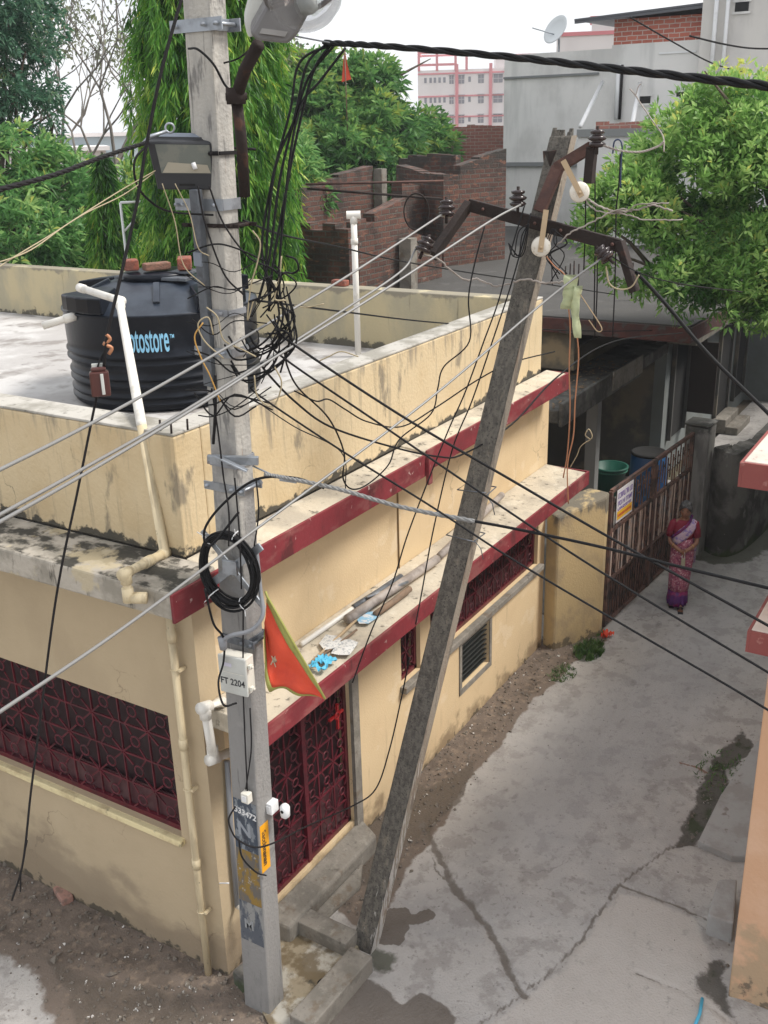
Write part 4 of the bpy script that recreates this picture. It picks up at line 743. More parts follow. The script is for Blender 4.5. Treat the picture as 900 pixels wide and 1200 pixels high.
# gate pillar and curved compound wall
b = MB(); b.prism([(14.06, 3.30), (14.40, 3.28), (14.42, 3.62), (14.08, 3.64)], -.05, [1.93, 1.93, 1.95, 1.95]); b.prism([(14.04, 3.28), (14.42, 3.26), (14.44, 3.64), (14.06, 3.66)], 1.951, 1.99)
tag(b.build('gate_pillar', mat('stained_cement_pillar', (.24, .235, .22), .9, layers=[dict(c=(.12, .115, .11), s=(6, 6, 1.5), lo=.45, hi=.62, a=.8), dict(c=(.05, .05, .045), s=4, o=3, lo=.55, hi=.68, z=(2.1, 1.3, .3), a=.9)], bump=.5), bevel=.02), 'square grey cement pillar holding the right end of the iron gate', 'pillar')
arc = [(14.30, 3.27), (14.18, 3.12), (14.20, 2.93), (14.45, 2.80), (14.85, 2.72), (15.4, 2.66), (16.2, 2.60), (17.5, 2.55), (20, 2.5), (24, 2.45)]
arc = [tuple(p[:2]) for p in smooth_path([(x, y, 0) for x, y in arc], 5)]
inn = []
for i, p in enumerate(arc):
    a = Vector((*arc[max(i-1, 0)], 0)); c = Vector((*arc[min(i+1, len(arc)-1)], 0)); d = (c-a).normalized(); n = Vector((-d.y, d.x, 0))*.22; inn.append((p[0]+n.x, p[1]+n.y))
b = MB(); n = len(arc); vs = []
for i in range(n):
    h = 1.60+.10*math.sin(i*.5)*.3+.04*mnoise.noise(Vector((i*.7, 0, 0))); vs += [(arc[i][0], arc[i][1], -.05), (arc[i][0], arc[i][1], h), (inn[i][0], inn[i][1], h+.02), (inn[i][0], inn[i][1], -.05)]
fs = []
for i in range(n-1):
    for k in range(4): fs.append((i*4+k, (i+1)*4+k, (i+1)*4+(k+1) % 4, i*4+(k+1) % 4))
fs += [(0, 1, 2, 3), (4*n-1, 4*n-2, 4*n-3, 4*n-4)]
b.add(vs, fs); cw = b.build('compound_wall', M['darkconc']); tag(cw, 'curving black-stained cement compound wall right of the gate pillar', 'wall')
# ------------------------------------------------------------------ neighbour's house with flat unfinished roof
NX = 13.8
nh = thing('unfinished_house', (NX, 4.0, 0), 'unfinished grey house with red edged flat roof and dark porch behind the gate', 'house')
b = MB(); b.prism([(NX, 3.62), (15.45, 3.55), (15.9, 3.85), (26.4, 3.85), (26.4, 17), (NX, 17)], 3.2, 3.4); b.build('roof_slab', M['nroof'], nh)
b = MB(); b.box(NX-.03, NX-.001, 3.60, 17, 3.17, 3.38); b.bar((NX-.03, 3.60, 3.275), (15.46, 3.53, 3.275), .03, .21); b.bar((15.46, 3.53, 3.275), (15.92, 3.83, 3.275), .03, .21); b.build('slab_edge', M['nedge'], nh, bevel=.01)
b = MB(); b.box(17.0, 23.5, 4.8, 5.0, 0, 3.2); b.box(23.5, 23.7, 3.9, 5.0, 0, 3.2); b.build('lane_side_wall', M['nwall'], nh)
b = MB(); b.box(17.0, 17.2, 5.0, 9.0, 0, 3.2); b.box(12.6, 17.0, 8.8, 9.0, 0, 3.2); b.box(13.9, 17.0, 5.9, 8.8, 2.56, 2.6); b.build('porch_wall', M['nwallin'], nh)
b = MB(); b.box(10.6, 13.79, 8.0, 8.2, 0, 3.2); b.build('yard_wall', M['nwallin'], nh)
b = MB(); b.box(13.95, 14.12, 5.3, 8.8, 2.6, 3.2); tag(b.build('porch_panel', mat('ochre_grimy_plaster', (.28, .22, .14), .9, layers=[dict(c=(.12, .11, .09), s=2, lo=.42, hi=.6, a=.9)]), nh), 'grimy ochre upper panel under the roof slab')
b = MB(); b.box(12.1, 16.999, 4.78, 5.5, 2.32, 2.5); b.box(12.1, 15.35, 4.72, 4.779, 2.28, 2.60); tag(b.build('porch_sunshade', M['darkconc'], nh, bevel=.02), 'dark stone-grey sunshade littered with leaves')
b = MB(); b.box(14.0, 15.35, 4.70, 4.7195, 2.34, 2.62); b.build('sunshade_patch', M['conc'], nh)
b = MB(); b.box(14.95, 15.13, 5.25, 5.43, 0, 2.32); b.build('column', mat('grey_porch_column', (.22, .22, .215), .9, bump=.3), nh)
b = MB(); b.box(11.2, 17.0, 3.72, 8.8, .004, .03); b.build('porch_floor', mat('porch_cement', (.2, .195, .185), .8, layers=[dict(c=(.1, .095, .085), s=1.5, lo=.42, hi=.62)]), nh)
for (x0, x1, z0, z1, lb) in ((17.35, 18.2, .7, 2.55, 'tall dark open window near the porch corner'), (18.7, 19.3, 1.1, 2.3, 'dark half-open shutter'), (20.6, 21.5, .1, 2.3, 'dark doorway above the steps'), (22.1, 22.9, .3, 2.4, 'second dark doorway farther along')):
    b = MB(); b.box(x0, x1, 4.77, 4.799, z0, z1); o = b.build('opening', M['dark'], nh); o['label'] = lb; WL[o.name] = WL[nh.name]
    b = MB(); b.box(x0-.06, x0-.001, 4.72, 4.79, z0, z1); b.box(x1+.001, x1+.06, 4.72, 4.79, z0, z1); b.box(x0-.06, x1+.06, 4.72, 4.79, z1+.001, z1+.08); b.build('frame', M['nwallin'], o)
b = MB(); b.box(18.25, 18.29, 4.25, 4.76, 1.0, 2.3); b.build('shutter', M['ddoor'], nh)
b = MB(); b.box(16.9, 23.5, 4.3, 4.79, 2.5, 2.62); b.build('lintel_shade', M['conc'], nh)
b = MB(); b.box(20.5, 21.6, 4.5, 4.76, 0, .3); b.box(20.5, 21.6, 4.25, 4.499, 0, .16); b.build('steps', M['conc'], nh, bevel=.02)
# leaf litter on the sunshade
b = MB(); random.seed(5)
for i in range(260):
    p = Vector((random.uniform(12.15, 15.2), random.uniform(4.85, 5.45), 2.503+random.random()*.03)); a = random.random()*6.28; s = random.uniform(.02, .05); u = Vector((math.cos(a), math.sin(a), random.uniform(-.3, .3)))*s; v = Vector((-math.sin(a), math.cos(a), .2))*s*.4
    b.add([p-u, p+v, p+u, p-v], [(0, 1, 2, 3)])
tag(b.build('leaf_litter', mat('dead_leaves', (.25, .17, .10), .9, layers=[dict(c=(.12, .08, .05), s=9, lo=.45, hi=.6)])), 'dry brown leaves on the dark porch sunshade', 'leaf litter', kind='stuff')
# rebars on the slab
for gi, (px, py, k) in enumerate(((662, 343, 4), (672, 350, 0), (796, 330, 5), (740, 352, 3))):
    for j in range(k):
        p = pz(px+j*5, py, 3.4); h = random.uniform(.35, .6); b = MB(); b.tube([p, p+Vector((random.uniform(-.03, .03), 0, h))], .012, 5)
        tag(b.build('rebar', M['rust']), ['first', 'second', 'third', 'fourth', 'fifth'][j]+' rusty rebar from the left in the '+('left', 'none', 'right', 'middle')[gi]+' cluster on the unfinished flat roof', 'rebar', 'rebars sticking out of the unfinished roof')
# barrel, tub
bc = Vector((15.75, 4.62, .03)); br = thing('barrel', bc, 'blue plastic drum with a black lid standing in the dark porch', 'barrel')
b = MB(); b.lathe(bc, [(.25, 0), (.29, .04), (.30, .25), (.29, .27), (.30, .29), (.30, .58), (.29, .6), (.30, .62), (.29, .86), (.26, .9)], 28); b.build('drum', M['bluebar'], br)
b = MB(); b.lathe(bc+Vector((0, 0, .88)), [(.29, 0), (.30, .03), (.27, .05), (.25, .03), (0, .03)], 28); b.build('lid', M['dark'], br)
bc = Vector((16.0, 5.35, .03)); br = thing('tub', bc, 'round dark green plastic tub left of the blue drum', 'tub')
b = MB(); b.lathe(bc, [(.2, 0), (.28, .45), (.31, .47), (.31, .5), (.27, .5), (.2, .1), (0, .08)], 26); b.build('basin', M['greentub'], br)
b = MB(); b.ring(bc+Vector((0, 0, .43)), .285, .015, (0, 0, 1), 26, 6); b.build('rim', mat('light_green_rim', (.03, .17, .11), .5), br)
# ------------------------------------------------------------------ brick ruins on the neighbour's roof
def ruin(pts, z0, tops, th, m, label, jag=.0, name='brick_wall', seed=0, bev=0):
    """wall along a polyline; tops = height per point; jagged in brick courses"""
    random.seed(seed); b = MB(); 
    for (a, c), (ta, tb) in zip(zip(pts[:-1], pts[1:]), zip(tops[:-1], tops[1:])):
        a = Vector((*a, 0)); c = Vector((*c, 0)); L_ = (c-a).length; d = (c-a)/L_; n = Vector((-d.y, d.x, 0))*th; k = max(2, int(L_/.23))
        for i in range(k):
            t0, t1 = i/k, (i+1)/k; h = ta+(tb-ta)*(t0+t1)/2; h = h+(random.uniform(-.03, .03)-(.07 if random.random() < .12 else 0) if jag else 0)
            p = a+d*L_*t0; q = a+d*L_*t1-d*.001
            h2 = h+(tb-ta)/k*.9; h = h-(tb-ta)/k*.0
            b.prism([tuple(p[:2]), tuple(q[:2]), tuple((q+n)[:2]), tuple((p+n)[:2])], z0, [h, h2, h2, h])
    return tag(b.build(name, m), label, 'wall')
ruin([(14.0, 10.75), (14.0, 9.05)], 3.4, [4.62, 4.58], -.22, M['brick'], 'low dark brick wall end facing the terrace, left of the white vent pipe', 1, seed=1)
ruin([(14.02, 9.02), (15.5, 9.0), (15.6, 9.0), (16.75, 8.98)], 3.4, [4.56, 4.86, 4.40, 4.02], .22, M['brick'], 'dark brick wall behind the white vent pipe, broken lower at its far end', 1, seed=2)
pa = pyy(374, 214, 11.4); pb_ = pyy(437, 195, 11.4)
ruin([(pa.x-.6, 11.4), (pb_.x, 11.4)], 3.4, [pa.z-.08, pb_.z], .24, M['brick'], 'dark brick wall with sloping pale top edge, in front of the broad tree', 1, seed=3)
b = MB(); b.box(pb_.x, pb_.x+.2, 11.2, 11.39, 3.4, pb_.z-.05); tag(b.build('concrete_post', M['conc']), 'grey concrete post at the end of the sloping brick wall', 'post')
pa = pxx(467, 181, 20.5); pb_ = pxx(534, 182, 20.5)
ruin([(20.5, pa.y), (20.5, pb_.y)], 3.4, [pa.z, pb_.z], .24, M['brick'], 'broad dark brick wall with a level top behind the ring on the rods', 1, seed=4)
ruin([(18.1, 9.66), (18.5, 9.5), (18.51, 9.5), (19.65, 9.06)], 3.4, [5.12, 5.12, 5.26, 5.55], .24, M['brick'], 'tall dark brick wall with a rising top at the right end of the ruin', 1, seed=6)
ruin([(19.1, 11.3), (18.12, 9.70)], 3.4, [5.3, 5.1], .24, M['brick'], 'dark brick return wall joining the level and the rising ruin walls', 1, seed=16)
pa = pyy(471, 214, 10.3); pb_ = pyy(516, 212, 10.3); ruin([(pa.x, 10.3), (pb_.x, 10.3)], 3.4, [pa.z, pb_.z-.15], .24, M['brick'], 'short low dark brick wall between the vent pipe wall and the tall ruin', 1, seed=17)
b = MB(); b.box(15.2, 15.42, 8.74, 8.97, 3.4, 4.25); tag(b.build('concrete_post', M['conc']), 'rough concrete post against the dark brick wall below the ring', 'post')
# iron rods across the ruin
r0 = at(360, 221, 16.6); r1 = at(518, 233, 17.2); b = MB(); b.tube([r0, r1], .022, 6); tag(b.build('iron_rod', M['rust']), 'lower rusty iron rod spanning the brick ruin, carrying the ring', 'rod')
r2 = at(358, 216, 18.6); r3 = at(520, 212, 19.0); b = MB(); b.tube([r2, r3], .022, 6); tag(b.build('iron_rod', M['rustred']), 'upper rusty red iron rod behind the first across the brick ruin', 'rod')
c_ = at(488, 248, 17.0); fw = azi(488); b = MB(Matrix.Translation(c_) @ Matrix.Diagonal((1, 1, 1.4, 1))); b.ring((0, 0, 0), .20, .012, fw, 26, 5); tag(b.build('hanging_ring', M['rust']), 'thin rusty hoop hanging from the rod in front of the brick ruin', 'hoop')
# brighter brick wall far behind
q0 = azi(518)*31; q1 = azi(596)*31; b_ = ruin([(q0.x, q0.y), (q1.x, q1.y)], 3.0, [6.0, 6.0], .24, M['brickfar'], 'pinkish brick wall in front of the far pink and white block', 1, seed=8)
# ------------------------------------------------------------------ big grey building behind
GXB = 26.6; yL = pxx(590, 150, GXB).y; zt = pxx(590, 65, GXB).z
gb = thing('grey_building', (GXB, yL, 0), 'large plain grey cement rendered building with a brick room on its roof', 'building')
y720 = pxx(715, 100, GXB).y; y823 = pxx(823, 100, GXB).y; z715 = pxx(716, 54, GXB).z
b = MB(); b.box(GXB, GXB+9, y720, yL, 0, zt); b.box(GXB, GXB+9, y823, y720-.001, 0, z715+.02); b.build('wall', M['graybig'], gb)
b = MB(); z1 = pxx(600, 90, GXB).z; b.box(GXB-.06, GXB-.001, y720+.3, yL, z1-.05, z1); z2 = pxx(610, 191, GXB).z; b.box(GXB-.1, GXB-.001, y720-2, yL+.02, z2-.08, z2+.02); b.build('string_course', mat('grey_band', (.2, .21, .215), .9), gb)
b = MB(); zp = pxx(770, 48, GXB).z; b.box(GXB-.03, GXB-.001, y823+.2, y720-1.2, zp-.30, zp-.26) ; b.build('pale_band', M['white'], gb)
zb0 = z715+.02; zb1 = pxx(718, 18, GXB+.1).z; zb2 = pxx(823, 8, GXB+.1).z
b = MB(); b.prism([(GXB+.1, y823+.001), (GXB+4, y823+.001), (GXB+4, y720), (GXB+.1, y720)][::1], zb0+.001, [zb2-.15, zb2-.15, zb1-.1, zb1-.1]); b.build('brick_room', M['bricknew'], gb)
b = MB(); b.bar((GXB-.25, y720+.9, zb1-.12), (GXB-.25, y823-.1, zb2-.02), .06, .07); 
b.add([(GXB-.3, y720+.9, zb1-.05), (GXB+4.2, y720+.9, zb1+.0), (GXB+4.2, y823-.1, zb2+.1), (GXB-.3, y823-.1, zb2+.06), (GXB-.3, y720+.9, zb1-.09), (GXB+4.2, y720+.9, zb1-.04), (GXB+4.2, y823-.1, zb2+.06), (GXB-.3, y823-.1, zb2+.02)], [(0, 1, 2, 3), (7, 6, 5, 4), (0, 4, 5, 1), (1, 5, 6, 2), (2, 6, 7, 3), (3, 7, 4, 0)])
b.build('tin_roof', M['tin'], gb)
b = MB(); b.box(GXB-.5, GXB+8, -1.5, y823-.001, 0, 13.5); tag(b.build('tower', mat('warm_grey_render', (.58, .56, .53), .92, layers=[dict(c=(.50, .485, .47), s=.7, lo=.42, hi=.65, a=.8), dict(c=(.38, .37, .36), s=(1.5, 1.5, .4), o=2, lo=.55, hi=.7, a=.5)], bump=.2), gb), 'taller warm grey right wing')
for (x0, y0_, x1, y1_, xp) in ((862, 3, 877, 13, GXB-.5), (750, 113, 762, 121, GXB), (793, 108, 804, 113, GXB)):
    a = pxx(x0, y0_, xp); c = pxx(x1, y1_, xp); b = MB(); b.box(xp-.012, xp-.002, c.y, a.y, c.z, a.z); o = b.build('window', M['dark'], gb); WL[o.name] = WL[gb.name]
    b = MB(); b.box(xp-.04, xp-.003, c.y-.05, a.y+.05, c.z-.05, c.z-.001); b.box(xp-.04, xp-.003, c.y-.05, a.y+.05, a.z+.001, a.z+.05); b.build('frame', M['graybig'], o)
for (x, ya, yb_, xp, r) in ((836, -10, 88, GXB-.6, .05), (849, -10, 90, GXB-.6, .045), (722, 76, 140, GXB-.06, .06)):
    a = pxx(x, ya, xp); c = pxx(x-3 if x > 800 else x, yb_, xp); a.y = c.y; b = MB(); b.tube([c, a], r, 8); b.build('wall_pipe', M['white'], gb)
b = MB(); a = pxx(726, 76, GXB-.08); c = pxx(726, 140, GXB-.08); b.tube([(c.x, c.y, c.z), (a.x, c.y, a.z)], .035, 8); tag(b.build('wall_pipe', M['blackmatte'], gb), 'thin dark pipe beside the white one')
for (xa, ya, xb, yb_) in ((706, 96, 680, 148), (750, 98, 741, 145)):
    a = pxx(xa, ya, GXB-.15); c = pxx(xb, yb_, 23.4); b = MB(); b.tube([a, c], .05, 8); b.build('stay_pipe', M['white'], gb)
# lower grey wing
wy0 = pxx(765, 150, 22.8).y; wy1 = pxx(678, 150, 22.8).y; wz = pxx(690, 152, 22.8).z
b = MB(); b.box(22.8, GXB-.11, wy0-5, wy1, 3.41, wz); b.build('low_wing', M['graybig'], gb)
b = MB(); b.box(22.75, 22.799, wy0-5, wy1+.02, wz-.15, wz+.01); b.build('low_wing_edge', mat('dull_grey_edge', (.24, .25, .25), .9), gb)
ruin([(23.0, pxx(768, 150, 23).y), (23.0, pxx(698, 150, 23).y)], wz+.002, [wz+.17, wz+.16], -.12, M['brickfar'], 'single low course of bricks on the lower grey wing roof', 1, seed=9)
# dish
dc = pxx(655, 52, GXB+.3); dc.z = zt; ds = thing('satellite_dish', dc, 'pale satellite dish on the roof edge of the grey building', 'satellite dish')
b = MB(); b.tube([dc, dc+Vector((0, 0, .45))], .03, 8); b.build('mast', M['galv'], ds)
b = MB(); b.lathe(dc+Vector((-.1, 0, .5)), [(.0, 0), (.18, .015), (.26, .045), (.36, .09), (.38, .10), (.36, .11), (.26, .06), (.18, .035), (0, .02)], 26, axis=(-.8, .35, .45)); b.build('dish', mat('pale_dish', (.62, .65, .67), .6), ds)
b = MB(); b.tube([dc+Vector((-.1, 0, .4)), dc+Vector((-.35, .6, .6))], .015, 6); b.build('arm', M['galv'], ds)
# small rooftop clutter seen over the grey wall
q = at(688, 52, 60); hs = thing('far_roof_house', (q.x, q.y, 0), 'small white upper storey with red bands peeping over the grey wall', 'house')
fr = azi(688); rt = Vector((fr.y, -fr.x, 0)); mxh = Matrix(((rt.x, fr.x, 0, q.x), (rt.y, fr.y, 0, q.y), (0, 0, 1, 0), (0, 0, 0, 1)))
b = MB(mxh); b.box(-1.6, 1.7, 0, 4, 0, 10.5); b.box(.2, 1.8, 0.01, 4, 10.501, 11.1); b.build('wall', M['farwhite'], hs)
b = MB(mxh); b.box(-1.7, 1.8, -.08, -.002, 10.3, 10.48); b.box(.1, 1.9, -.12, 4, 11.101, 11.2); b.build('red_trim', M['farpink'], hs)
# ------------------------------------------------------------------ far pink and white apartment block
PD = 180.; fr = azi(545); rt = Vector((fr.y, -fr.x, 0)); o = at(490, 120, PD); o.z = 0
mxf = Matrix(((rt.x, fr.x, 0, o.x), (rt.y, fr.y, 0, o.y), (0, 0, 1, 0), (0, 0, 0, 1)))
pk = thing('apartment_block', o, 'far white apartment block with pink red vertical trims and small windows', 'building')
s = PD/1190*1.02; zz = lambda py: HC-(py-147)*s*1.03; uu = lambda px: (px-490)*s
top = zz(93); b = MB(mxf); b.box(0, uu(640), 0, 14, 0, top); b.box(uu(572), uu(640), 1, 14, top, zz(81)); b.build('wall', M['farwhite'], pk)
b = MB(mxf)
for px in (529.5, 565, 583): b.box(uu(px), uu(px)+.5, -.3, -.003, 0, zz(88))
for py in (118, 138, 96.5): b.box(0, uu(640), -.12, -.004, zz(py)-.12, zz(py)+.12)
b.box(uu(572), uu(640), .8, .99, zz(83), zz(80))
for px in (490, 509, 528.5, 540): b.bar((uu(px)+.2, 0, top-.1), (uu(px)+.2, 0, zz(76)), .4, .4)
for py in (76.5, 88): b.bar((uu(490), 0, zz(py)), (uu(529), 0, zz(py)), .35, .35)
b.bar((uu(490)+.2, 0, zz(76.5)), (uu(490)+.2, 9, zz(76.5)), .3, .3); b.bar((uu(528), 0, zz(76.5)), (uu(540), 8, zz(75)), .3, .3); b.bar((uu(490), 8, zz(76.5)), (uu(529), 8, zz(76.5)), .3, .3); b.build('red_trim', M['farpink'], pk)
for py in (102.5, 121.5, 140.5):
    for px, wd in ((498, 2.6), (503.5, 2.6), (508, 2.6), (513, 2.6), (518, 2.6), (525.5, 4.5), (536, 6), (544.5, 2.6), (556.5, 6), (574.5, 9.5), (590, 5)):
        hh = 8 if wd > 4 else 5; b = MB(mxf); b.box(uu(px)-wd*s/2, uu(px)+wd*s/2, -.05, -.006, zz(py+hh/2), zz(py-hh/2)); w_ = b.build('window', M['farwin'], pk); WL[w_.name] = WL[pk.name]
        if wd > 4:
            g = MB(mxf); g.box(uu(px)-.05, uu(px)+.05, -.08, -.052, zz(py+hh/2), zz(py-hh/2)); g.box(uu(px)-wd*s/2, uu(px)+wd*s/2, -.11, -.082, zz(py)-.06, zz(py)+.06); g.box(uu(px)-wd*s/2-.1, uu(px)+wd*s/2+.1, -.35, -.112, zz(py-hh/2)+.02, zz(py-hh/2)+.14); g.build('frame', M['fargrille'], w_)
# pale buildings seen through the bare tree
for px, py0, wd, D, mm, lb in ((62, 178, 5, 55, M['farwhite'], 'pale cream house wall glimpsed between the left trees'), (120, 160, 13, 62, mat('pale_blue_render', (.50, .58, .62), .9), 'pale blue building glimpsed behind the bare tree')):
    f_ = azi(px); r_ = Vector((f_.y, -f_.x, 0)); o = at(px, py0, D); mm_ = Matrix(((r_.x, f_.x, 0, o.x), (r_.y, f_.y, 0, o.y), (0, 0, 1, 0), (0, 0, 0, 1)))
    t_ = thing('distant_house', (o.x, o.y, 0), lb, 'house'); b = MB(mm_); b.box(-wd/2, wd/2, 0, 6, 0, o.z); b.build('wall', mm, t_); b = MB(mm_); b.box(-wd/2-.2, wd/2+.2, -.3, 6.2, o.z+.002, o.z+.2); b.build('roof', M['farwhite'], t_)
    for k in range(3): b = MB(mm_); b.box(-wd/2+wd*(k+.3)/3, -wd/2+wd*(k+.6)/3, -.04, -.003, o.z-2.2, o.z-1); b.build('window', M['farwin'], t_)
# ------------------------------------------------------------------ building on the right edge
rh = thing('salmon_house', (6.11, .93, 0), 'salmon painted house corner with red edged slabs at the right edge of the lane', 'house')
b = MB(); b.box(6.11, 12, -3, .93, -.1, 6.0) if False else b.box(6.11, 11.2, -3, .93, -.1, 4.05); b.box(6.0, 13.0, .70, .95, 4.06, 4.95) if False else None; b.build('wall', M['salmon'], rh, bevel=.01)  # wall lengthened beyond view to shade the lane
a = pxx(879.5, 739, 5.9); b = MB(); b.box(5.92, 9, -2.8, a.y, a.z-.145, a.z); b.build('lintel_slab', M['slabtop'], rh, bevel=.008); b = MB(); b.box(5.9, 5.919, -2.8, a.y, a.z-.15, a.z-.005); b.box(5.9, 9, a.y+.001, a.y+.018, a.z-.15, a.z-.005); b.build('red_edge', M['pinkred'], rh)
a = pxx(871, 541, 5.8); b = MB(); b.box(5.82, 9, -2.8, a.y, a.z-.145, a.z); b.build('roof_slab', M['slabtop'], rh, bevel=.008); b = MB(); b.box(5.8, 5.819, -2.8, a.y, a.z-.155, a.z-.006); b.box(5.8, 9, a.y+.001, a.y+.018, a.z-.155, a.z-.006); b.build('red_edge', M['pinkred'], rh)
nx_ = thing('unseen_shade_house', (11.5, .6, 0), 'plain cement house added out of view beyond the salmon house to shade the lane', 'house')  # added house beyond view, there to shade the far part of the lane
b = MB(); b.box(11.5, 23, -5, .75, -.1, 4.9); b.build('wall', M['graybig'], nx_); b = MB(); b.box(11.3, 23.2, -5, .95, 3.3, 3.42); b.build('ledge', M['conc'], nx_)
# drain cover and step beside the salmon wall
def slab(pts, h, m, name, label, cat): b = MB(); b.prism([tuple(pz(x, y, h)[:2]) for x, y in pts][::-1], -.04, h); return tag(b.build(name, m, bevel=.015), label, cat)
lc = mat('pale_cement_apron', (.36, .36, .355), .9, layers=[dict(c=(.28, .265, .25), s=3, lo=.45, hi=.62, a=.8), dict(c=(.16, .13, .11), s=(8, 8, 8), o=3, lo=.62, hi=.7, a=.7)], bump=.5)
slab([(888, 868), (930, 868), (930, 1003), (858, 1003), (818, 985), (845, 930)], .07, lc, 'apron', 'pale cement apron along the foot of the salmon house', 'pavement')
slab([(842, 1030), (864, 1030), (860, 1082), (829, 1072)], .20, lc, 'step', 'small pale cement step against the salmon wall', 'step')
pn = [pz(813, 1205, .02), pz(820, 1188, .03), pz(823, 1170, .02)]; b = MB(); b.tube(pn, .012, 8); tag(b.build('blue_tube', M['bluecloth']), 'thin blue plastic tube on the ground at the foot of the salmon wall', 'tube')
# grass tufts and litter near the gate wall
def tuft(px, py, n, r, h, label):
    c = pz(px, py, 0); b = MB()
    for i in range(n):
        a = random.random()*6.28; q = r*math.sqrt(random.random()); p = c+Vector((math.cos(a)*q*1.6, math.sin(a)*q, 0)); hh = h*random.uniform(.4, 1); l = Vector((random.uniform(-.04, .04), random.uniform(-.04, .04), hh)); sd_ = Vector((math.cos(a*3), math.sin(a*3), 0))*.006
        b.add([p-sd_, p+sd_, p+l*.6+sd_*.7, p+l*.6-sd_*.7, p+l+l.cross(Vector((0, 0, 1)))*.4], [(0, 1, 2, 3), (3, 2, 4)])
    return tag(b.build('grass', M['grassm']), label, 'grass', kind='stuff')
M['grassm'] = mat('grass_blade', (.05, .12, .025), .7, layers=[dict(c=(.09, .16, .04), s=9, lo=.45, hi=.6)])
tuft(690, 764, 900, .17, .10, 'tuft of green grass at the foot of the mouldy gate wall'); tuft(660, 790, 260, .14, .05, 'sparse low weeds on the dirt left of the grass tuft')
tuft(845, 905, 200, .25, .05, 'low green weeds growing in the drain gap'); tuft(700, 742, 120, .08, .06, 'little weeds beside the gate foot')
c = pz(711, 746, .03); b = crumple(c, .09, .06, seed=5)
for a in range(0): b.tube([c, c+Vector((.06*math.cos(a*1.7), .05*math.sin(a*1.7), .03)), c+Vector((.1*math.cos(a*1.7+.5), .07*math.sin(a*1.7), 0))], [.02, .02, .01], 6)
tag(b.build('plastic_scrap', M['orange']), 'small red plastic scrap at the foot of the iron gate', 'plastic scrap')

# ------------------------------------------------------------------ trees
def leaves(name, pos, dirs, ln, wd, m, parent, bend=.25, seed=0, flat=None, tip=None):
    """pos (n,3), dirs (n,3): each leaf a folded lance of four triangles"""
    r = np.random.default_rng(seed); n = len(pos); d = dirs/np.linalg.norm(dirs, axis=1, keepdims=True)
    q = r.normal(size=(n, 3)) if flat is None else flat+r.normal(size=(n, 3))*.35
    s = np.cross(d, q); s /= np.linalg.norm(s, axis=1, keepdims=True)+1e-9; nn = np.cross(s, d)
    L_ = ln*r.uniform(.45, 1.25, n)[:, None]; W_ = wd*r.uniform(.7, 1.2, n)[:, None]
    a = pos; c = pos+d*L_*.5-nn*L_*.04; e = pos+d*L_+np.array([0, 0, -1])*L_*bend
    v = np.stack([a, c+s*W_*.5+nn*W_*.12, c-s*W_*.5+nn*W_*.12, e], 1).reshape(-1, 3)-np.array(WL[parent.name])
    k = np.arange(n)*4; f = np.stack([np.stack([k, k+1, k+3], 1), np.stack([k, k+3, k+2], 1)], 1).reshape(-1, 3)
    me = bpy.data.meshes.new(name); me.vertices.add(len(v)); me.vertices.foreach_set('co', v.ravel()); me.loops.add(f.size); me.loops.foreach_set('vertex_index', f.ravel())
    me.polygons.add(len(f)); me.polygons.foreach_set('loop_start', np.arange(0, f.size, 3)); me.polygons.foreach_set('loop_total', np.full(len(f), 3)); me.update(calc_edges=True)
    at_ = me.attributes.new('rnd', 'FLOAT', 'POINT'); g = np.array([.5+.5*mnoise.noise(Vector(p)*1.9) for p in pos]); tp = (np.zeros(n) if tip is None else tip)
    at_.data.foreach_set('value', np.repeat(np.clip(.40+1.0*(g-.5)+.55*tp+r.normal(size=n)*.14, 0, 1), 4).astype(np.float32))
    o = bpy.data.objects.new(name, me); COL.objects.link(o); me.materials.append(m); o.parent = parent; WL[o.name] = WL[parent.name]; return o
def sprigs(blobs, nsp, per, spread, seed, shell=.55, updir=.4, hole=-.30):
    """sprig centres through the volume of ellipsoid blobs (denser at the shell); each sprig holds `per` leaves radiating"""
    r = np.random.default_rng(seed); vol = np.array([b[3]*b[4]*b[5] for b in blobs])**.72; vol = vol/vol.sum(); P = []; D = []; TP = []
    for b, f in zip(blobs, vol):
        k = int(nsp*f); u = r.normal(size=(k, 3)); u /= np.linalg.norm(u, axis=1, keepdims=True); rad = r.uniform(shell, 1, k)**.6
        nzv = np.array([1+.28*mnoise.noise(Vector(uu_)*2.3+Vector((b[0], b[1], b[2]))) for uu_ in u])
        c = u*(rad*nzv)[:, None]*np.array(b[3:6])+np.array(b[:3]); keep = np.array([mnoise.noise(Vector(cc)*1.5+Vector((seed, 0, 0))) > hole for cc in c]); c = c[keep]; u = u[keep]; k = len(c)
        dd = u*.8+np.array([0, 0, updir])+r.normal(size=(k, 3))*.3
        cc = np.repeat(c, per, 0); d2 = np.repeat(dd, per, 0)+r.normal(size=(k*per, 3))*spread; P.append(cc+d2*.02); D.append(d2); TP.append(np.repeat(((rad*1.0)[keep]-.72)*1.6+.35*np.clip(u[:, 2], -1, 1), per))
    return np.concatenate(P), np.concatenate(D), np.concatenate(TP)
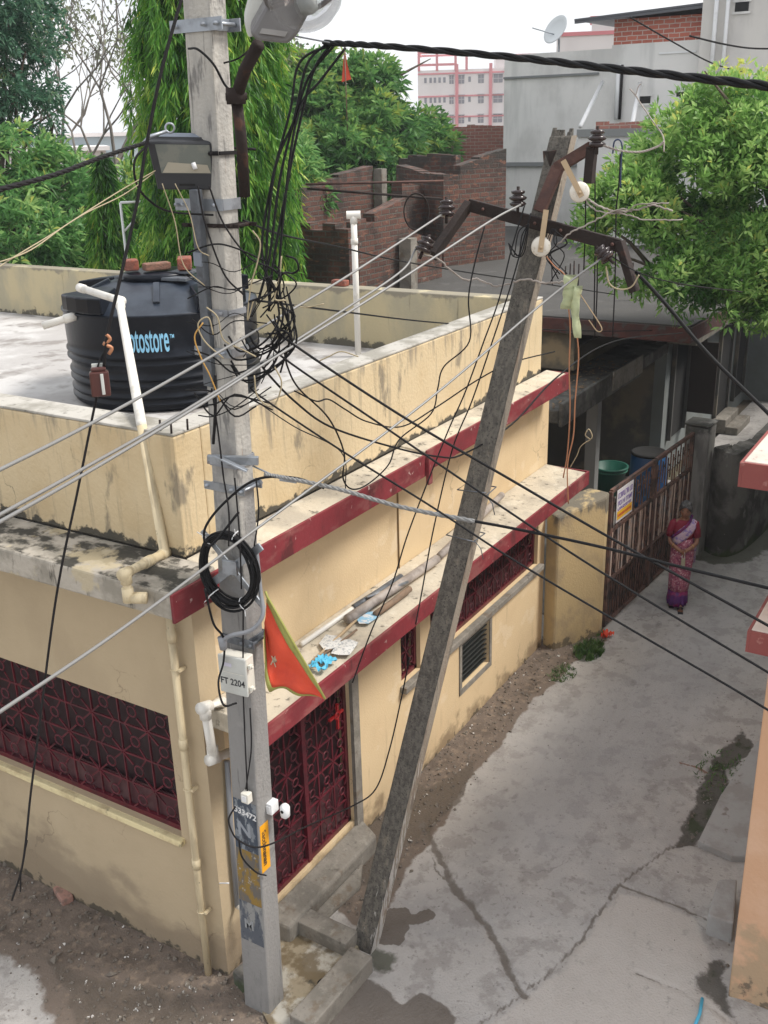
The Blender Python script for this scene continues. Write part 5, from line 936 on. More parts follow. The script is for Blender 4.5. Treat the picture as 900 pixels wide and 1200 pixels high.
def limbs(base, tips, r0, m, parent, seed=0, name='trunk', fork=.35, wob=.12):
    random.seed(seed); b = MB(); base = Vector(base); ctr = sum((Vector(t) for t in tips), Vector())/len(tips); fk = base.lerp(ctr, fork); fk.x = base.x*.7+fk.x*.3; fk.y = base.y*.7+fk.y*.3
    b.tube(smooth_path([base-Vector((0, 0, .1)), base.lerp(fk, .5)+Vector((random.uniform(-wob, wob), random.uniform(-wob, wob), 0)), fk], 4), [r0*(1.15-.35*i/8) for i in range(9)], 9)
    for t in tips:
        t = Vector(t); mid = fk.lerp(t, .5)+Vector((random.uniform(-wob, wob)*2, random.uniform(-wob, wob)*2, .15)); pp = smooth_path([fk-Vector((0, 0, .1)), mid, t], 5)
        b.tube(pp, [r0*.62*(1-.85*i/(len(pp)-1)) for i in range(len(pp))], 6)
        for k in range(4):
            i = random.randint(3, len(pp)-2); e = pp[i]+Vector((random.uniform(-1, 1), random.uniform(-1, 1), random.uniform(0, .8)))*(t-fk).length*.3; b.tube([pp[i], pp[i].lerp(e, .5)+Vector((0, 0, .05)), e], [r0*.22, r0*.15, r0*.05], 5)
    return b.build(name, m, parent)
# mast trees with drooping foliage
def mast(D, px, hgt, rads, n, label, seed, ln=.21, wd=.026, lean=0):
    a = azi(px); c = Vector((a.x*D, a.y*D, 0)); t = thing('mast_tree', c, label, 'tree', 'drooping mast trees behind the terrace')
    b = MB(); b.tube([c-Vector((0, 0, .1)), c+Vector((0, 0, hgt*.5)), c+Vector((lean, 0, hgt))], [.10, .07, .02], 8); b.build('trunk', M['bark'], t)
    r = np.random.default_rng(seed); ns = n//26; P = []; Dd = []; TPm = []
    for i in range(ns):       # hanging branchlets
        z = hgt*(1-r.random()**1.05*.86); f = z/hgt; th = r.random()*6.283; R = np.interp(f, *rads)*(1+.10*math.sin(f*23+seed+th)+.05*r.normal()+.10*math.sin(th*3+f*14)+.09*math.sin(th*9+f*5))
        q = r.random()**.45; x0 = np.array([c.x+math.cos(th)*R*q, c.y+math.sin(th)*R*q, z+.10*R]); outv = np.array([math.cos(th), math.sin(th), 0]); LL = r.uniform(.45, 1.0); tb_ = r.normal()*.22
        for k in range(26):
            s_ = r.random(); p = x0+outv*(.16*s_-.06*s_*s_)+np.array([0, 0, -LL*s_*s_*.8-.05*s_]); P.append(p); TPm.append(s_*.75-.35+tb_+(q-.75)*.8); dv = outv*r.uniform(.0, .55)+r.normal(size=3)*.36+np.array([0, 0, -1.]); Dd.append(dv)
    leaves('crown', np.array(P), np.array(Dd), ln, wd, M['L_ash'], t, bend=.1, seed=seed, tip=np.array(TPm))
    # bare hanging core so the inside is dark and dense
    return t
mast(16.2, 252, 10.5, ([0, .25, .45, .6, .8, 1], [1.08, 1.14, 1.12, 1.05, .95, .35]), 110000, 'tall dense mast tree with drooping bright green leaves behind the concrete pole', 3)
mast(18.5, 116, 5.75, ([0, .3, .55, .75, .93, 1], [.72, .62, .50, .34, .14, .04]), 26000, 'small young mast tree with drooping leaves left of the tall one', 5, ln=.22, wd=.026)
def tree(name, label, blobs, nsp, per, spread, ln, wd, lm, tips, base, r0, bark, seed, shell=.5, updir=.4, bend=.25, group=None, cat='tree', wob=.15, fork=.35, hole=-.3):
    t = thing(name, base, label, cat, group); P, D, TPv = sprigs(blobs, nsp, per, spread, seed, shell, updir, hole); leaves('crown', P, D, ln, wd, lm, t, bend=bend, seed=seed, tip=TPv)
    limbs(base, tips, r0, bark, t, seed, wob=wob, fork=fork); return t
def blob(px, py, D, rx, rz, ry=None): p = at(px, py, D); return (p.x, p.y, p.z, rx, ry or rx, rz)
# broad tree in the middle
D0 = 30; bl = [blob(375, 105, D0, 1.4, .95), blob(330, 120, D0, 1.5, 1.1), blob(425, 110, D0, 1.15, .95), blob(440, 88, D0, .65, .5), blob(360, 150, D0-1, 1.6, 1.3), blob(430, 165, D0-1, 1.5, 1.2), blob(480, 165, D0, 1.1, .9), blob(508, 182, D0, .7, .8), blob(395, 205, D0-2, 1.8, 1.3), blob(470, 215, D0-1, 1.4, 1.2), blob(350, 220, D0-2, 1.5, 1.4), blob(340, 85, D0, .9, .6)]
bs = azi(420)*D0; tree('broad_tree', 'broad dense green tree behind the brick ruin', bl, 5200, 11, .75, .30, .075, M['L_mango'], [b_[:3] for b_ in bl[:8]], (bs.x, bs.y, 0), .28, M['bark'], 11, shell=.35, updir=.25)
# bright tree on the right
D1 = 14.2; bl = [blob(850, 200, D1, 1.15, .95), blob(790, 225, D1-.3, .95, .75), blob(745, 255, D1-.4, .75, .65), blob(880, 145, D1, 1.0, .65), blob(815, 165, D1, .8, .55), blob(905, 240, D1-.2, 1.2, 1.0), blob(840, 275, D1-.6, 1.0, .6), blob(770, 300, D1-.6, .7, .42), blob(880, 320, D1-.6, .8, .5), blob(730, 300, D1-.5, .45, .4), blob(960, 200, D1, 1.5, 1.2), blob(950, 300, D1-.4, 1.2, .8), blob(715, 235, D1-.3, .42, .3), blob(845, 118, D1, .55, .35), blob(705, 275, D1-.6, .40, .35), blob(800, 325, D1-.9, .75, .40), blob(865, 345, D1-1.0, .7, .42), blob(920, 350, D1-1, .7, .4), blob(760, 200, D1, .5, .35)]
tree('bright_leafy_tree', 'bright green broad-leaved tree reaching over the unfinished roof on the right', bl, 11500, 8, .75, .12, .036, M['L_right'], [b_[:3] for b_ in bl[:10]], (15.3, 1.3, 0), .16, M['bark'], 21, shell=.25, updir=.5, bend=.12, fork=.55, hole=-.10)
# twigs of it
# dark feathery tree, top left
D2 = 23; bl = [blob(10, 25, D2, 1.3, .8), blob(-40, 60, D2, 1.6, 1.2), blob(30, 60, D2, .7, .35), blob(20, 105, D2, 1.0, .45), blob(45, 120, D2, .5, .35), blob(10, 150, D2, .9, .4), blob(60, 150, D2, .45, .22), blob(-20, 120, D2, 1.2, .9), blob(-10, -20, D2, 1.5, .8)]
bs = azi(-30)*D2; tree('dark_feathery_tree', 'tall dark bluish green tree at the top left corner', bl, 4200, 9, .9, .14, .045, M['L_dark'], [b_[:3] for b_ in bl], (bs.x, bs.y, 0), .2, M['bark'], 31, shell=.1, updir=.1, hole=-.04)
# bushes behind the terrace
D3 = 21; bl = [blob(15, 215, D3, 1.1, .75), blob(60, 240, D3, 1.0, .8), blob(15, 285, D3-1, 1.2, .9), blob(75, 300, D3-1, 1.1, .7), blob(-40, 240, D3, 1.2, 1.2), blob(35, 190, D3+.5, .8, .5), blob(75, 205, D3+.5, .7, .5), blob(5, 180, D3, .8, .5)]
bs = azi(30)*D3; tree('leafy_bush', 'light green bushy tree above the terrace wall at the left edge', bl, 2100, 10, .75, .24, .055, M['L_bush'], [b_[:3] for b_ in bl[:4]], (bs.x, bs.y, 0), .12, M['bark'], 41, shell=.3, hole=-.1)
D4 = 22.5; bl = [blob(145, 225, D4, .8, .6), blob(150, 270, D4, .9, .8), blob(175, 250, D4, .8, .8), blob(120, 300, D4-.5, 1., .6), blob(165, 315, D4-1, .9, .5), blob(345, 290, 19, .8, .8), ]
bs = azi(160)*D4; tree('leafy_bush', 'small light green bush between the two mast trees', bl[:5], 1700, 10, .75, .22, .055, M['L_bush'], [b_[:3] for b_ in bl[:4]], (bs.x, bs.y, 0), .1, M['bark'], 43, shell=.3, hole=-.1)
D5 = 26; bl = [blob(105, 290, D5, 1.8, 1.2), blob(30, 250, D5+1, 1.6, 1.), blob(180, 290, D5, 1.5, 1.1)]
bs = azi(110)*D5; tree('dark_bush', 'dark green undergrowth tree behind the light bushes', bl, 1500, 10, .8, .28, .08, M['L_mango'], [b_[:3] for b_ in bl], (bs.x, bs.y, 0), .12, M['bark'], 45, shell=.2)
bl = [blob(352, 215, 20.5, .45, .7), blob(362, 232, 20.5, .5, .35), blob(346, 180, 21, .3, .5)]
bs = azi(352)*20.5; tree('leafy_bush', 'light green bush against the brick ruin right of the tall mast tree', bl, 420, 10, .75, .2, .045, M['L_bush'], [b_[:3] for b_ in bl], (bs.x, bs.y, 0), .06, M['bark'], 47, shell=.2)
# bare tree
def bare(px, D, top, label, seed):
    a = azi(px); c = Vector((a.x*D, a.y*D, 0)); t = thing('bare_tree', c, label, 'tree'); random.seed(seed); b = MB(); T = []
    rt_ = Vector((a.y, -a.x, 0))
    def grow(p, d, L_, r, k):
        q = p+d*L_*.5+Vector((random.uniform(-.1, .1), random.uniform(-.1, .1), .0))*L_; e = p+d*L_; b.tube([p, q, e], [r, r*.85, r*.65], 5 if k < 3 else 4, caps=False)
        if k >= 5: T.append(e); return
        for _ in range(3 if k < 4 else 2):
            dd = (d+rt_*random.uniform(-.75, .75)+a*random.uniform(-.5, .5)+Vector((0, 0, random.uniform(-.2, .45)))).normalized(); grow(e, dd, L_*random.uniform(.62, .82), r*.6, k+1)
    grow(c, Vector((0, 0, 1)), top*.40, .12, 0); b.build('trunk', M['barkpale'], t)
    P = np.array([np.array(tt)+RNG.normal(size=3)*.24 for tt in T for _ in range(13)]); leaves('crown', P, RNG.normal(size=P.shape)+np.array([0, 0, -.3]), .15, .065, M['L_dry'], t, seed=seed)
bare(112, 25, 7.8, 'nearly bare grey branched tree with sparse olive leaves against the sky', 9)
bare(70, 29, 7.5, 'second bare grey tree, fainter, left of the first', 14)
# white frame stand behind the tank
a = at(150, 318, 17.0); b = MB(); f_ = Vector((azi(150).y, -azi(150).x, 0)); b.tube([a-Vector((0, 0, 1.5)), a+Vector((.0, 0, 1.05))], .02, 8); b.tube([a+Vector((0, 0, 1.05)), a+Vector((0, 0, 1.05))+f_*.35], .02, 8); b.tube([a+Vector((0, 0, .6)), a+Vector((0, 0, .8))+f_*.2], .015, 8)
tag(b.build('metal_stand', M['white']), 'thin white metal frame standing among bushes behind the terrace wall', 'frame')
# small orange flag on the broad tree
a = at(405, 92, 27); b = MB(); b.tube([a-Vector((0, 0, 1.2)), a+Vector((0, 0, .75))], .015, 6); fl = thing('pennant', a, 'tiny orange pennant on a pole above the broad tree', 'flag'); b.build('flag_pole', M['wood'], fl)
rt_ = Vector((azi(405).y, -azi(405).x, 0)); b = MB(); p = a+Vector((0, 0, .7)); b.add([p, p+rt_*.06-Vector((0, 0, .4)), p+rt_*.14-Vector((0, 0, .72)), p-rt_*.10-Vector((0, 0, .78)), p+azi(405)*.02-Vector((0, 0, .38))], [(0, 4, 3), (0, 1, 4), (1, 2, 4), (4, 2, 3)]); b.build('cloth', M['orange'], fl)
# ------------------------------------------------------------------ upright concrete pole
P0 = Vector((4.35, 3.84, 0)); P1 = Vector((4.35, 3.635, 7.6))
def PC(z): return P0.lerp(P1, z/7.6)
def PD_(z): t = z/7.6; return (.18-.06*t, .23-.062*t)
cp = thing('concrete_pole', P0, 'upright pale rectangular concrete utility pole in front of the house corner', 'utility pole')
b = MB(); b.frustum((P0.x, PC(-.1).y, -.1), PD_(-.1), (P1.x, P1.y, 7.6), PD_(7.6)); b.build('shaft', M['pole'], cp, bevel=.012)
def clampband(z, h, m, extL=.0, extR=.0, nm='clamp', th=.008, par=None):
    c = PC(z); dx, dy = PD_(z); b = MB(); xf = c.x-dx/2
    b.box(xf-.002-th, xf-.002, c.y-dy/2-extR, c.y+dy/2+extL, z-h/2, z+h/2); b.box(c.x+dx/2+.002, c.x+dx/2+th+.002, c.y-dy/2-extR, c.y+dy/2+extL, z-h/2, z+h/2)
    b.box(xf-.002, c.x+dx/2+.002, c.y-dy/2-.012, c.y-dy/2-.003, z-h/2+.002, z+h/2-.002)
    for y in [c.y+dy/2+extL*.5]*(extL > .03)+[c.y+dy/2+extL*.85]*(extL > .09)+[c.y-dy/2-extR*.6]*(extR > .03)+[c.y-dy*.3]: b.tube([(xf-.03, y, z), (c.x+dx/2+.03, y, z)], .011, 6)
    return b.build(nm, m, par or cp)
clampband(6.50, .06, M['galv'], .085, .075); clampband(5.90, .022, M['blackmatte'], .0, .0, 'dark_strap'); clampband(5.645, .06, M['galv'], .13, .01)
clampband(5.54, .02, M['rust'], .09, .11, 'dark_strap'); clampband(5.08, .035, M['conduit'], 0, 0, 'dark_strap'); clampband(4.86, .05, M['galv'], .06, .01); clampband(4.22, .06, M['conduit'], 0, 0, 'dark_strap')
clampband(4.06, .05, M['galv'], .055, .05)
clampband(3.06, .05, M['steel_dk'], .0, .055, 'clamp')
# painted panels on the foot of the pole
def facepanel(z0, z1, m, nm, u0=0, u1=1, side=0, d=.0015, par=None):
    """thin painted patch following the tapered face: side 0 = street face (-X), 1 = lane face (-Y)"""
    vs = []
    for z in (z0, z1):
        c = PC(z); dx, dy = PD_(z)
        for u in (u0, u1):
            if side == 0: vs.append(Vector((c.x-dx/2-d, c.y+dy/2-.012-u*(dy-.024), z)))
            else: vs.append(Vector((c.x-dx/2+.012+u*(dx-.024), c.y-dy/2-d, z)))
    n = Vector((.0012, 0, 0)) if side == 0 else Vector((0, .0012, 0))
    b = MB(); b.add(vs+[v+n for v in vs], [(0, 1, 3, 2), (4, 6, 7, 5), (0, 4, 5, 1), (1, 5, 7, 3), (3, 7, 6, 2), (2, 6, 4, 0)]); return b.build(nm, m, par or cp)
zA = pxx(300, 945, PC(1.5).x-.09).z; zB = pxx(300, 1002, PC(1.2).x-.09).z; zC = pxx(300, 1062, PC(1.).x-.09).z
M['navy'] = mat('flaking_navy_paint', (.05, .065, .09), .7, layers=[dict(c=(.22, .24, .26), s=(28, 28, 14), lo=.5, hi=.57, a=.9), dict(c=(.03, .035, .05), s=9, o=4, lo=.52, hi=.62, a=.9)], bump=.4)
M['mustard'] = mat('mustard_stain', (.24, .15, .03), .8, layers=[dict(c=(.12, .11, .10), s=(18, 18, 8), lo=.45, hi=.55, a=.95), dict(c=(.33, .33, .32), s=25, o=5, lo=.6, hi=.65, a=.8)], bump=.5)
M['navy2'] = mat('worn_navy_paint', (.08, .09, .11), .75, layers=[dict(c=(.26, .26, .25), s=(12, 12, 5), lo=.46, hi=.56, a=.9), dict(c=(.04, .05, .07), s=30, o=4, lo=.6, hi=.65, a=.9)], bump=.4)
facepanel(zB, zA, M['navy'], 'painted_panel'); facepanel(zC, zB-.002, M['mustard'], 'mustard_patch'); facepanel(zC-.35, zC-.002, M['navy2'], 'worn_paint')
zs = (zA+zB)/2
yz = pyy(318, 955, PC(1.6).y-.1).z; yz0 = pyy(322, 1008, PC(1.3).y-.1).z
M['yellowstrip'] = mat('orange_yellow_sticker', (.80, .36, .01), .5)
facepanel(yz0, yz, M['yellowstrip'], 'yellow_strip', .0, .62, 1)
fmx = frame(Vector((PC(zA).x-PD_(zA)[0]/2-.003, PC(zA).y, zA-.10)), (0, -1, 0), (0, .0, 1))
text_mesh('533472', .062, fmx @ Matrix.Rotation(-.12, 4, 'Z'), M['white_letter'], 'painted_number', cp, bold=.0015)
text_mesh('N', .15, fmx @ Matrix.Translation((-.02, -.14, 0)), mat('faded_letter', (.28, .30, .33), .8), 'painted_letter', cp, bold=.004)
text_mesh('M', .11, frame(Vector((PC(.8).x-PD_(.8)[0]/2-.004, PC(.8).y+.02, zC-.20)), (0, -1, 0), (0, 0, 1)), mat('faded_letter_b', (.26, .27, .28), .8), 'painted_letter', cp, bold=.003)
sx_ = PC(1.45).x-.03; 
text_mesh('Sacchinanan', .058, frame(Vector((sx_-.005, PC((yz+yz0)/2).y-PD_(1.4)[1]/2-.0035, (yz+yz0)/2)), (0, 0, -1), (1, 0, 0)), M['ink'], 'handwriting', cp, bold=.0005)
# switch boxes
def sbox(c, sx, sy, sz, m, nm, label, cat, extra=None):
    t = thing(nm, c, label, cat); b = MB(); b.box(c[0]-sx/2, c[0]+sx/2, c[1]-sy/2, c[1]+sy/2, c[2]-sz/2, c[2]+sz/2); b.build('casing', m, t, bevel=.006)
    b = MB(); b.box(c[0]-sx/2-.006, c[0]-sx/2-.001, c[1]-sy*.3, c[1]+sy*.3, c[2]-sz*.25, c[2]+sz*.3); b.build('switch', M['white'], t); return t
c = pxx(289, 934, PC(1.7).x-.12); sbox(c, .05, .06, .075, M['boxside'], 'switch_box', 'small cream switch box on the street face of the concrete pole', 'switch box')
c = pyy(319, 945, PC(1.6).y-.13); sbox(c, .08, .05, .085, M['white'], 'switch_box', 'white switch box above the yellow strip on the concrete pole', 'switch box')
c = pyy(334, 950, PC(1.6).y-.22); t = thing('plug_holder', c, 'white plug holder dangling on wires right of the concrete pole', 'plug'); b = MB(); b.tube([c+Vector((0, 0, .05)), c+Vector((0, 0, .03)), c-Vector((0, 0, .04)), c-Vector((0, 0, .06))], [.018, .034, .032, .012], 10); b.build('body', M['white'], t)
b = MB(); b.tube([c+Vector((0, 0, .01))+Vector((-.035, .0, 0)), c+Vector((0, 0, .01))+Vector((-.028, 0, 0))], .012, 8); b.build('pin_hole', M['dark'], t)
# junction box FT 2204
q = pxx(276, 789, PC(2.4).x-.17); bw, bh, bd = .19, .25, .10
mj = frame((PC(2.4).x-.155, q.y, q.z), (.09, -1, -.0), (0, 0, 1))
jb = thing('junction_box', q, 'light grey rectangular box hand-lettered FT 2204 on the concrete pole', 'junction box')
b = MB(mj); b.box(-bw/2, bw/2, -bh/2, bh/2, -bd/2, bd/2-.02); b.build('box_body', M['boxside'], jb, bevel=.006)
b = MB(mj); b.box(-bw/2-.006, bw/2+.006, -bh/2-.006, bh/2+.006, bd/2-.0195, bd/2); b.build('box_lid', M['boxgrey'], jb, bevel=.008)
b = MB(mj); 
for yy in (-.08, .07): b.box(bw/2+.007, bw/2+.028, yy-.014, yy+.014, -.0, .03); b.tube([(bw/2+.028, yy, .015), (bw/2+.04, yy, .015)], .009, 8)
b.build('latch', M['boxside'], jb, bevel=.003)
text_mesh('FT 2204', .062, mj @ Matrix.Translation((-.002, -.045, bd/2+.001)), M['ink'], 'lettering', jb, bold=.0006, sx=.86)
b = MB(mj); b.box(-.06, .0, .06, .085, bd/2+.001, bd/2+.002); b.build('sticker', mat('violet_sticker', (.55, .53, .62), .6), jb)
b = MB(mj); b.box(-.07, .085, .018, .022, bd/2+.001, bd/2+.002); b.build('ridge', M['boxside'], jb)
# cable coil on its cross frame
cc = pxx(268, 667, PC(3.0).x-.16); coil = thing('cable_coil', cc, 'coil of black cable tied on a grey metal cross on the concrete pole', 'cable coil')
ax = Vector((-1, .16, .10)).normalized(); b = MB(); random.seed(4)
mc = frame(cc, (.1, -1, 0), (0, 0, 1))
for k in range(15):
    R = .205+random.uniform(-.020, .022); dz = random.uniform(-.03, .03); ph = random.random()*6.28; pts = []
    ox, oy = random.uniform(-.012, .012), random.uniform(-.015, .015)
    for i in range(41):
        a = 2*math.pi*i/40; pts.append(mc @ Vector((ox+R*.90*math.cos(a), oy+R*1.12*math.sin(a), dz+.012*math.sin(2*a+ph))))
    b.tube(pts, .0085, 5, caps=False)
b.build('coil', M['black'], coil)
b = MB(mc); b.bar((-.20, .20, -.045), (.20, -.24, -.045), .035, .012, (0, 0, 1)); b.bar((-.2, -.17, -.03), (.22, .17, -.03), .05, .012, (0, 0, 1)); b.box(-.05, .05, -.04, .05, -.025, -.005); b.build('cross_frame', M['galv'], coil, bevel=.003)
for a in (2.3, 4.0, 5.2, 1.2):
    b = MB(); p = mc @ Vector((.19*math.cos(a), .235*math.sin(a), 0)); d = (mc.to_3x3() @ Vector((-.19*math.sin(a), .235*math.cos(a), 0))).normalized(); b.ring(p, .038, .004, d, 12, 4)
    b.tube([p, p+(mc.to_3x3() @ Vector((math.cos(a), math.sin(a), .6))).normalized()*.08], .003, 4); b.build('tie', M['white'], coil)

# floodlight
fc = at(216, 193, 5.62); a_ = azi(216); rt = Vector((a_.y, -a_.x, 0)); xd = (rt+Vector((0, 0, -.04))).normalized(); yd = (Vector((0, 0, 1))+a_*-.10).normalized()
mf = frame(fc, xd, yd)     # local z points at the viewer's side
fl = thing('floodlight', fc, 'dark grey rectangular floodlight on a steel post beside the concrete pole', 'floodlight')
W2, H2 = .182, .128
b = MB(mf); b.add([(-W2, H2-.015, 0), (W2-.04, H2-.015, 0), (W2, -H2, 0), (-W2+.04, -H2, 0), (-W2+.01, H2-.01, -.05), (W2-.05, H2-.01, -.05), (W2-.01, -H2+.01, -.05), (-W2+.05, -H2+.01, -.05)], [(0, 3, 2, 1)[::-1], (4, 5, 6, 7), (0, 1, 5, 4)[::-1], (1, 2, 6, 5)[::-1], (2, 3, 7, 6)[::-1], (3, 0, 4, 7)[::-1]]); 
b.build('front_frame', M['lampgrey'], fl, bevel=.012)
b = MB(mf); b.add([(-W2+.03, H2-.005, -.045), (W2-.06, H2-.005, -.045), (W2-.04, -H2+.03, -.045), (-W2+.08, -H2+.03, -.045), (-.10, H2+.025, -.10), (.07, H2+.025, -.10), (.08, -.04, -.15), (-.08, -.04, -.15)], [(0, 1, 2, 3), (7, 6, 5, 4), (4, 5, 1, 0), (5, 6, 2, 1), (6, 7, 3, 2), (7, 4, 0, 3)]); b.build('housing', M['lampblue'], fl, bevel=.02)
b = MB(mf); b.add([(-W2+.04, H2-.03, .002), (W2-.05, H2-.03, .002), (W2-.045, -H2+.085, .002), (-W2+.065, -H2+.085, .002)], [(0, 3, 2, 1)]); b.add([(-W2+.04, H2-.03, .0), (W2-.05, H2-.03, .0), (W2-.045, -H2+.085, .0), (-W2+.065, -H2+.085, .0)], [(0, 1, 2, 3)]); b.build('reflector', mat('floodlight_pane', (.15, .165, .15), .12, layers=[dict(c=(.22, .22, .19), s=9, lo=.5, hi=.58, a=.5)]), fl)
b = MB(mf); b.add([(-W2+.07, -H2+.088, .004), (W2-.05, -H2+.088, .004), (W2-.065, -.0, .004), (-W2+.10, .012, .004)], [(0, 1, 2, 3)]); b.build('inner_plate', mat('inner_beige', (.36, .33, .26), .5), fl)
b = MB(mf); b.tube([(.045, .01, .004), (.055, -.02, .012)], .012, 8); b.build('lamp_bulb', M['white'], fl)
b = MB(mf); b.box(-.03, .05, -.104, -.094, .001, .003); b.build('badge', M['dark'], fl)
ps = at(229, 222, 5.62); pe = at(243, 380, 5.68); pe2 = at(247, 452, 5.70)
b = MB(); b.bar(ps, pe, .055, .045); b.bar(pe, pe2, .065, .05); b.build('post', M['steel_dk'], fl, bevel=.004); b = MB(); b.bar(ps.lerp(pe, .45)+Vector((-.03, 0, 0)), ps.lerp(pe, .55)+Vector((-.03, 0, 0)), .05, .012); b.build('blue_plate', M['lampblue'], fl)
# street lamp
st = thing('street_lamp', at(285, 130, 5.45), 'grey street lamp with a clear glass bowl on a bent dark pipe at the top', 'street lamp')
pp = [at(287, 230, 5.55), at(283, 165, 5.5), at(276, 108, 5.45), at(287, 82, 5.38), at(303, 52, 5.25)]
b = MB(); b.tube([pp[0], pp[1], pp[2]], .029, 12); b.tube([pp[2]-Vector((0, 0, .03)), pp[3], pp[4]], .031, 12); b.build('arm', M['rust'], st)
b = MB(); b.tube([pp[2]-Vector((0, 0, .055)), pp[2]+Vector((0, 0, .02))], .048, 12); b.tube([pp[2]+Vector((0, 0, -.02))-rt*.05, pp[2]+Vector((0, 0, -.02))+rt*.055], .018, 8); b.build('coupling', M['rust'], st)
ah = azi(330); rh_ = Vector((ah.y, -ah.x, 0)); up_ = Vector((0, 0, 1))
def slabp(px, D, depth, lift, m, nm, bev=.01):
    f_ = [at(x, y, D) for x, y in px]; k_ = [p+ah*depth+up_*lift for p in f_]; n_ = len(px)
    b = MB(); b.add(f_+k_, [tuple(range(n_)), tuple(reversed(range(n_, 2*n_)))]+[(i_, i_+n_, (i_+1) % n_+n_, (i_+1) % n_) for i_ in range(n_)]); return b.build(nm, m, st, bevel=bev)
slabp([(292, 40), (300, 49), (338, 53), (349, 42), (378, -12), (392, -40), (338, -48), (322, -14)], 5.08, .10, .05, M['street'], 'housing', .018)
slabp([(286, 28), (290, 44), (296, 45), (330, -20), (352, -60), (322, -60), (296, -12)], 5.20, .05, .05, M['boxgrey'], 'top_cover', .01)
slabp([(304, 39), (334, 43), (337, 37), (307, 33)], 5.065, .012, .0, mat('label_plate', (.26, .255, .25), .6), 'name_plate', 0)
ctr = at(356, -10, 5.02); axb = (rh_*.22-up_*.85-ah*.45).normalized()
b = MB(); b.lathe(ctr, [(.172, -.02), (.168, .04), (.146, .09), (.105, .13), (.05, .152), (.0, .158)], 28, axis=axb)
gl = b.build('glass_bowl', mat('clear_glass', (.95, .97, 1), .08, trans=1., alpha=.4), st)
b = MB(); b.lathe(ctr-axb*.01, [(.03, 0), (.045, .05), (.04, .1), (.0, .12)], 14, axis=axb); b.build('lamp_bulb', M['lampinner'], st)
b = MB(); b.ring(ctr-axb*.015, .172, .012, axb, 28, 6); b.build('rim', M['street'], st)
w1 = at(344, 42, 5.1); w2 = at(386, 50, 5.5); b = MB(); b.tube([w1, w2], .004, 5); tag(b.build('thin_wire', M['steel_dk']), 'thin wire from the street lamp housing to the twisted black cable', 'wire')

# orange triangular flag
fd = thing('flag', at(312, 697, 5.62), 'orange red triangular flag with olive border hanging on a stick from the concrete pole', 'flag')
Fp = lambda px, py, D: at(px, py, D)
A_ = Fp(313, 699, 5.62); Bt = Fp(381, 819, 5.45); Cb = Fp(313, 800, 5.60)
b = MB(); N1, N2 = 26, 16; vs = []
for i in range(N1+1):
    t = i/N1; e = A_.lerp(Bt, t)
    lowpts = [Fp(309, 745, 5.63), Fp(311, 790, 5.61), Fp(316, 810, 5.60), Fp(335, 810, 5.57), Fp(352, 817, 5.54), Fp(378, 818, 5.46)]
    k = t*5; j = min(int(k), 4); l = lowpts[j].lerp(lowpts[j+1], k-j)
    for s_ in range(N2+1):
        u = s_/N2; p = e.lerp(l, u); p += azi(330)*(.05*math.sin(u*10+t*6)*u+.035*math.sin(t*15)*u)*(1-t*.6); vs.append(p)
fs = [(i*(N2+1)+j, (i+1)*(N2+1)+j, (i+1)*(N2+1)+j+1, i*(N2+1)+j+1) for i in range(N1) for j in range(N2)]
inn_ = [f for k, f in enumerate(fs) if 2 <= k % N2 < N2-2 or k//N2 < 0]; brd = [f for f in fs if f not in inn_]
b.add(vs, inn_, True); o = b.build('cloth', M['orange'], fd); m_ = o.modifiers.new('s', 'SOLIDIFY'); m_.thickness = .003
b = MB(); b.add(vs, brd, True); o = b.build('border', M['olive'], fd); m_ = o.modifiers.new('s', 'SOLIDIFY'); m_.thickness = .004
b = MB(); b.tube([Fp(311, 693, 5.63), A_, Bt], .008, 8); b.build('stick', M['olive'], fd)
b = MB(); em = vs[8*(N2+1)+9]-azi(330)*.006; b.mx = frame(em, rt, (0, 0, 1)); b.lathe((0, 0, .002), [(.02, 0), (.0, .003)], 10); b.bar((-.03, -.03, .003), (.01, .04, .003), .007, .003); b.bar((0, -.05, .003), (-.02, .03, .003), .006, .003); b.build('emblem', mat('flag_emblem', (.42, .36, .25), .8), fd)

# ------------------------------------------------------------------ leaning pole
L0 = Vector((5.17, 3.50, -.05)); L1 = at(660, 159, 7.55)
lp = thing('leaning_pole', (L0.x, L0.y, 0), 'dark rough concrete utility pole leaning strongly to the right', 'utility pole')
def LPt(t): return L0.lerp(L1, t)
b = MB(); dl = (L1-L0); 
nseg = 1; b.frustum(tuple(L0), (.125, .175), tuple(L1), (.105, .160)); b.build('shaft', M['lean'], lp, bevel=.012)
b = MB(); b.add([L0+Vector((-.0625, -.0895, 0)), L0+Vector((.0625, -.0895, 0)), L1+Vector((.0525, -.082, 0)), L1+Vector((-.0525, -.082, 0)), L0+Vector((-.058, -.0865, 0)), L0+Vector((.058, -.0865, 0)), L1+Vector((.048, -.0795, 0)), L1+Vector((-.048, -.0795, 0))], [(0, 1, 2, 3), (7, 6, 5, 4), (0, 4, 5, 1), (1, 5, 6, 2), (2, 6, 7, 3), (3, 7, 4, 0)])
tag(b.build('sunlit_face', mat('tan_sunlit_cement', (.27, .235, .19), .92, layers=[dict(c=(.14, .125, .105), s=(16, 16, 3), lo=.5, hi=.62, a=.85), dict(c=(.20, .13, .085), s=(9, 9, 1.2), o=4, lo=.5, hi=.68, a=.6), dict(c=(.52, .51, .49), s=(35, 35, 2.5), o=2, lo=.50, hi=.60, z=(0, 3.4, .12), a=.8)], bump=.9, bscale=60), lp), 'paler tan side face with sunlight painted in, and whitish scrapes')  # tan tone paints sunlight onto this side; whitish streaks are scrapes
b = MB(); random.seed(12)
top = L1
vs = []; 
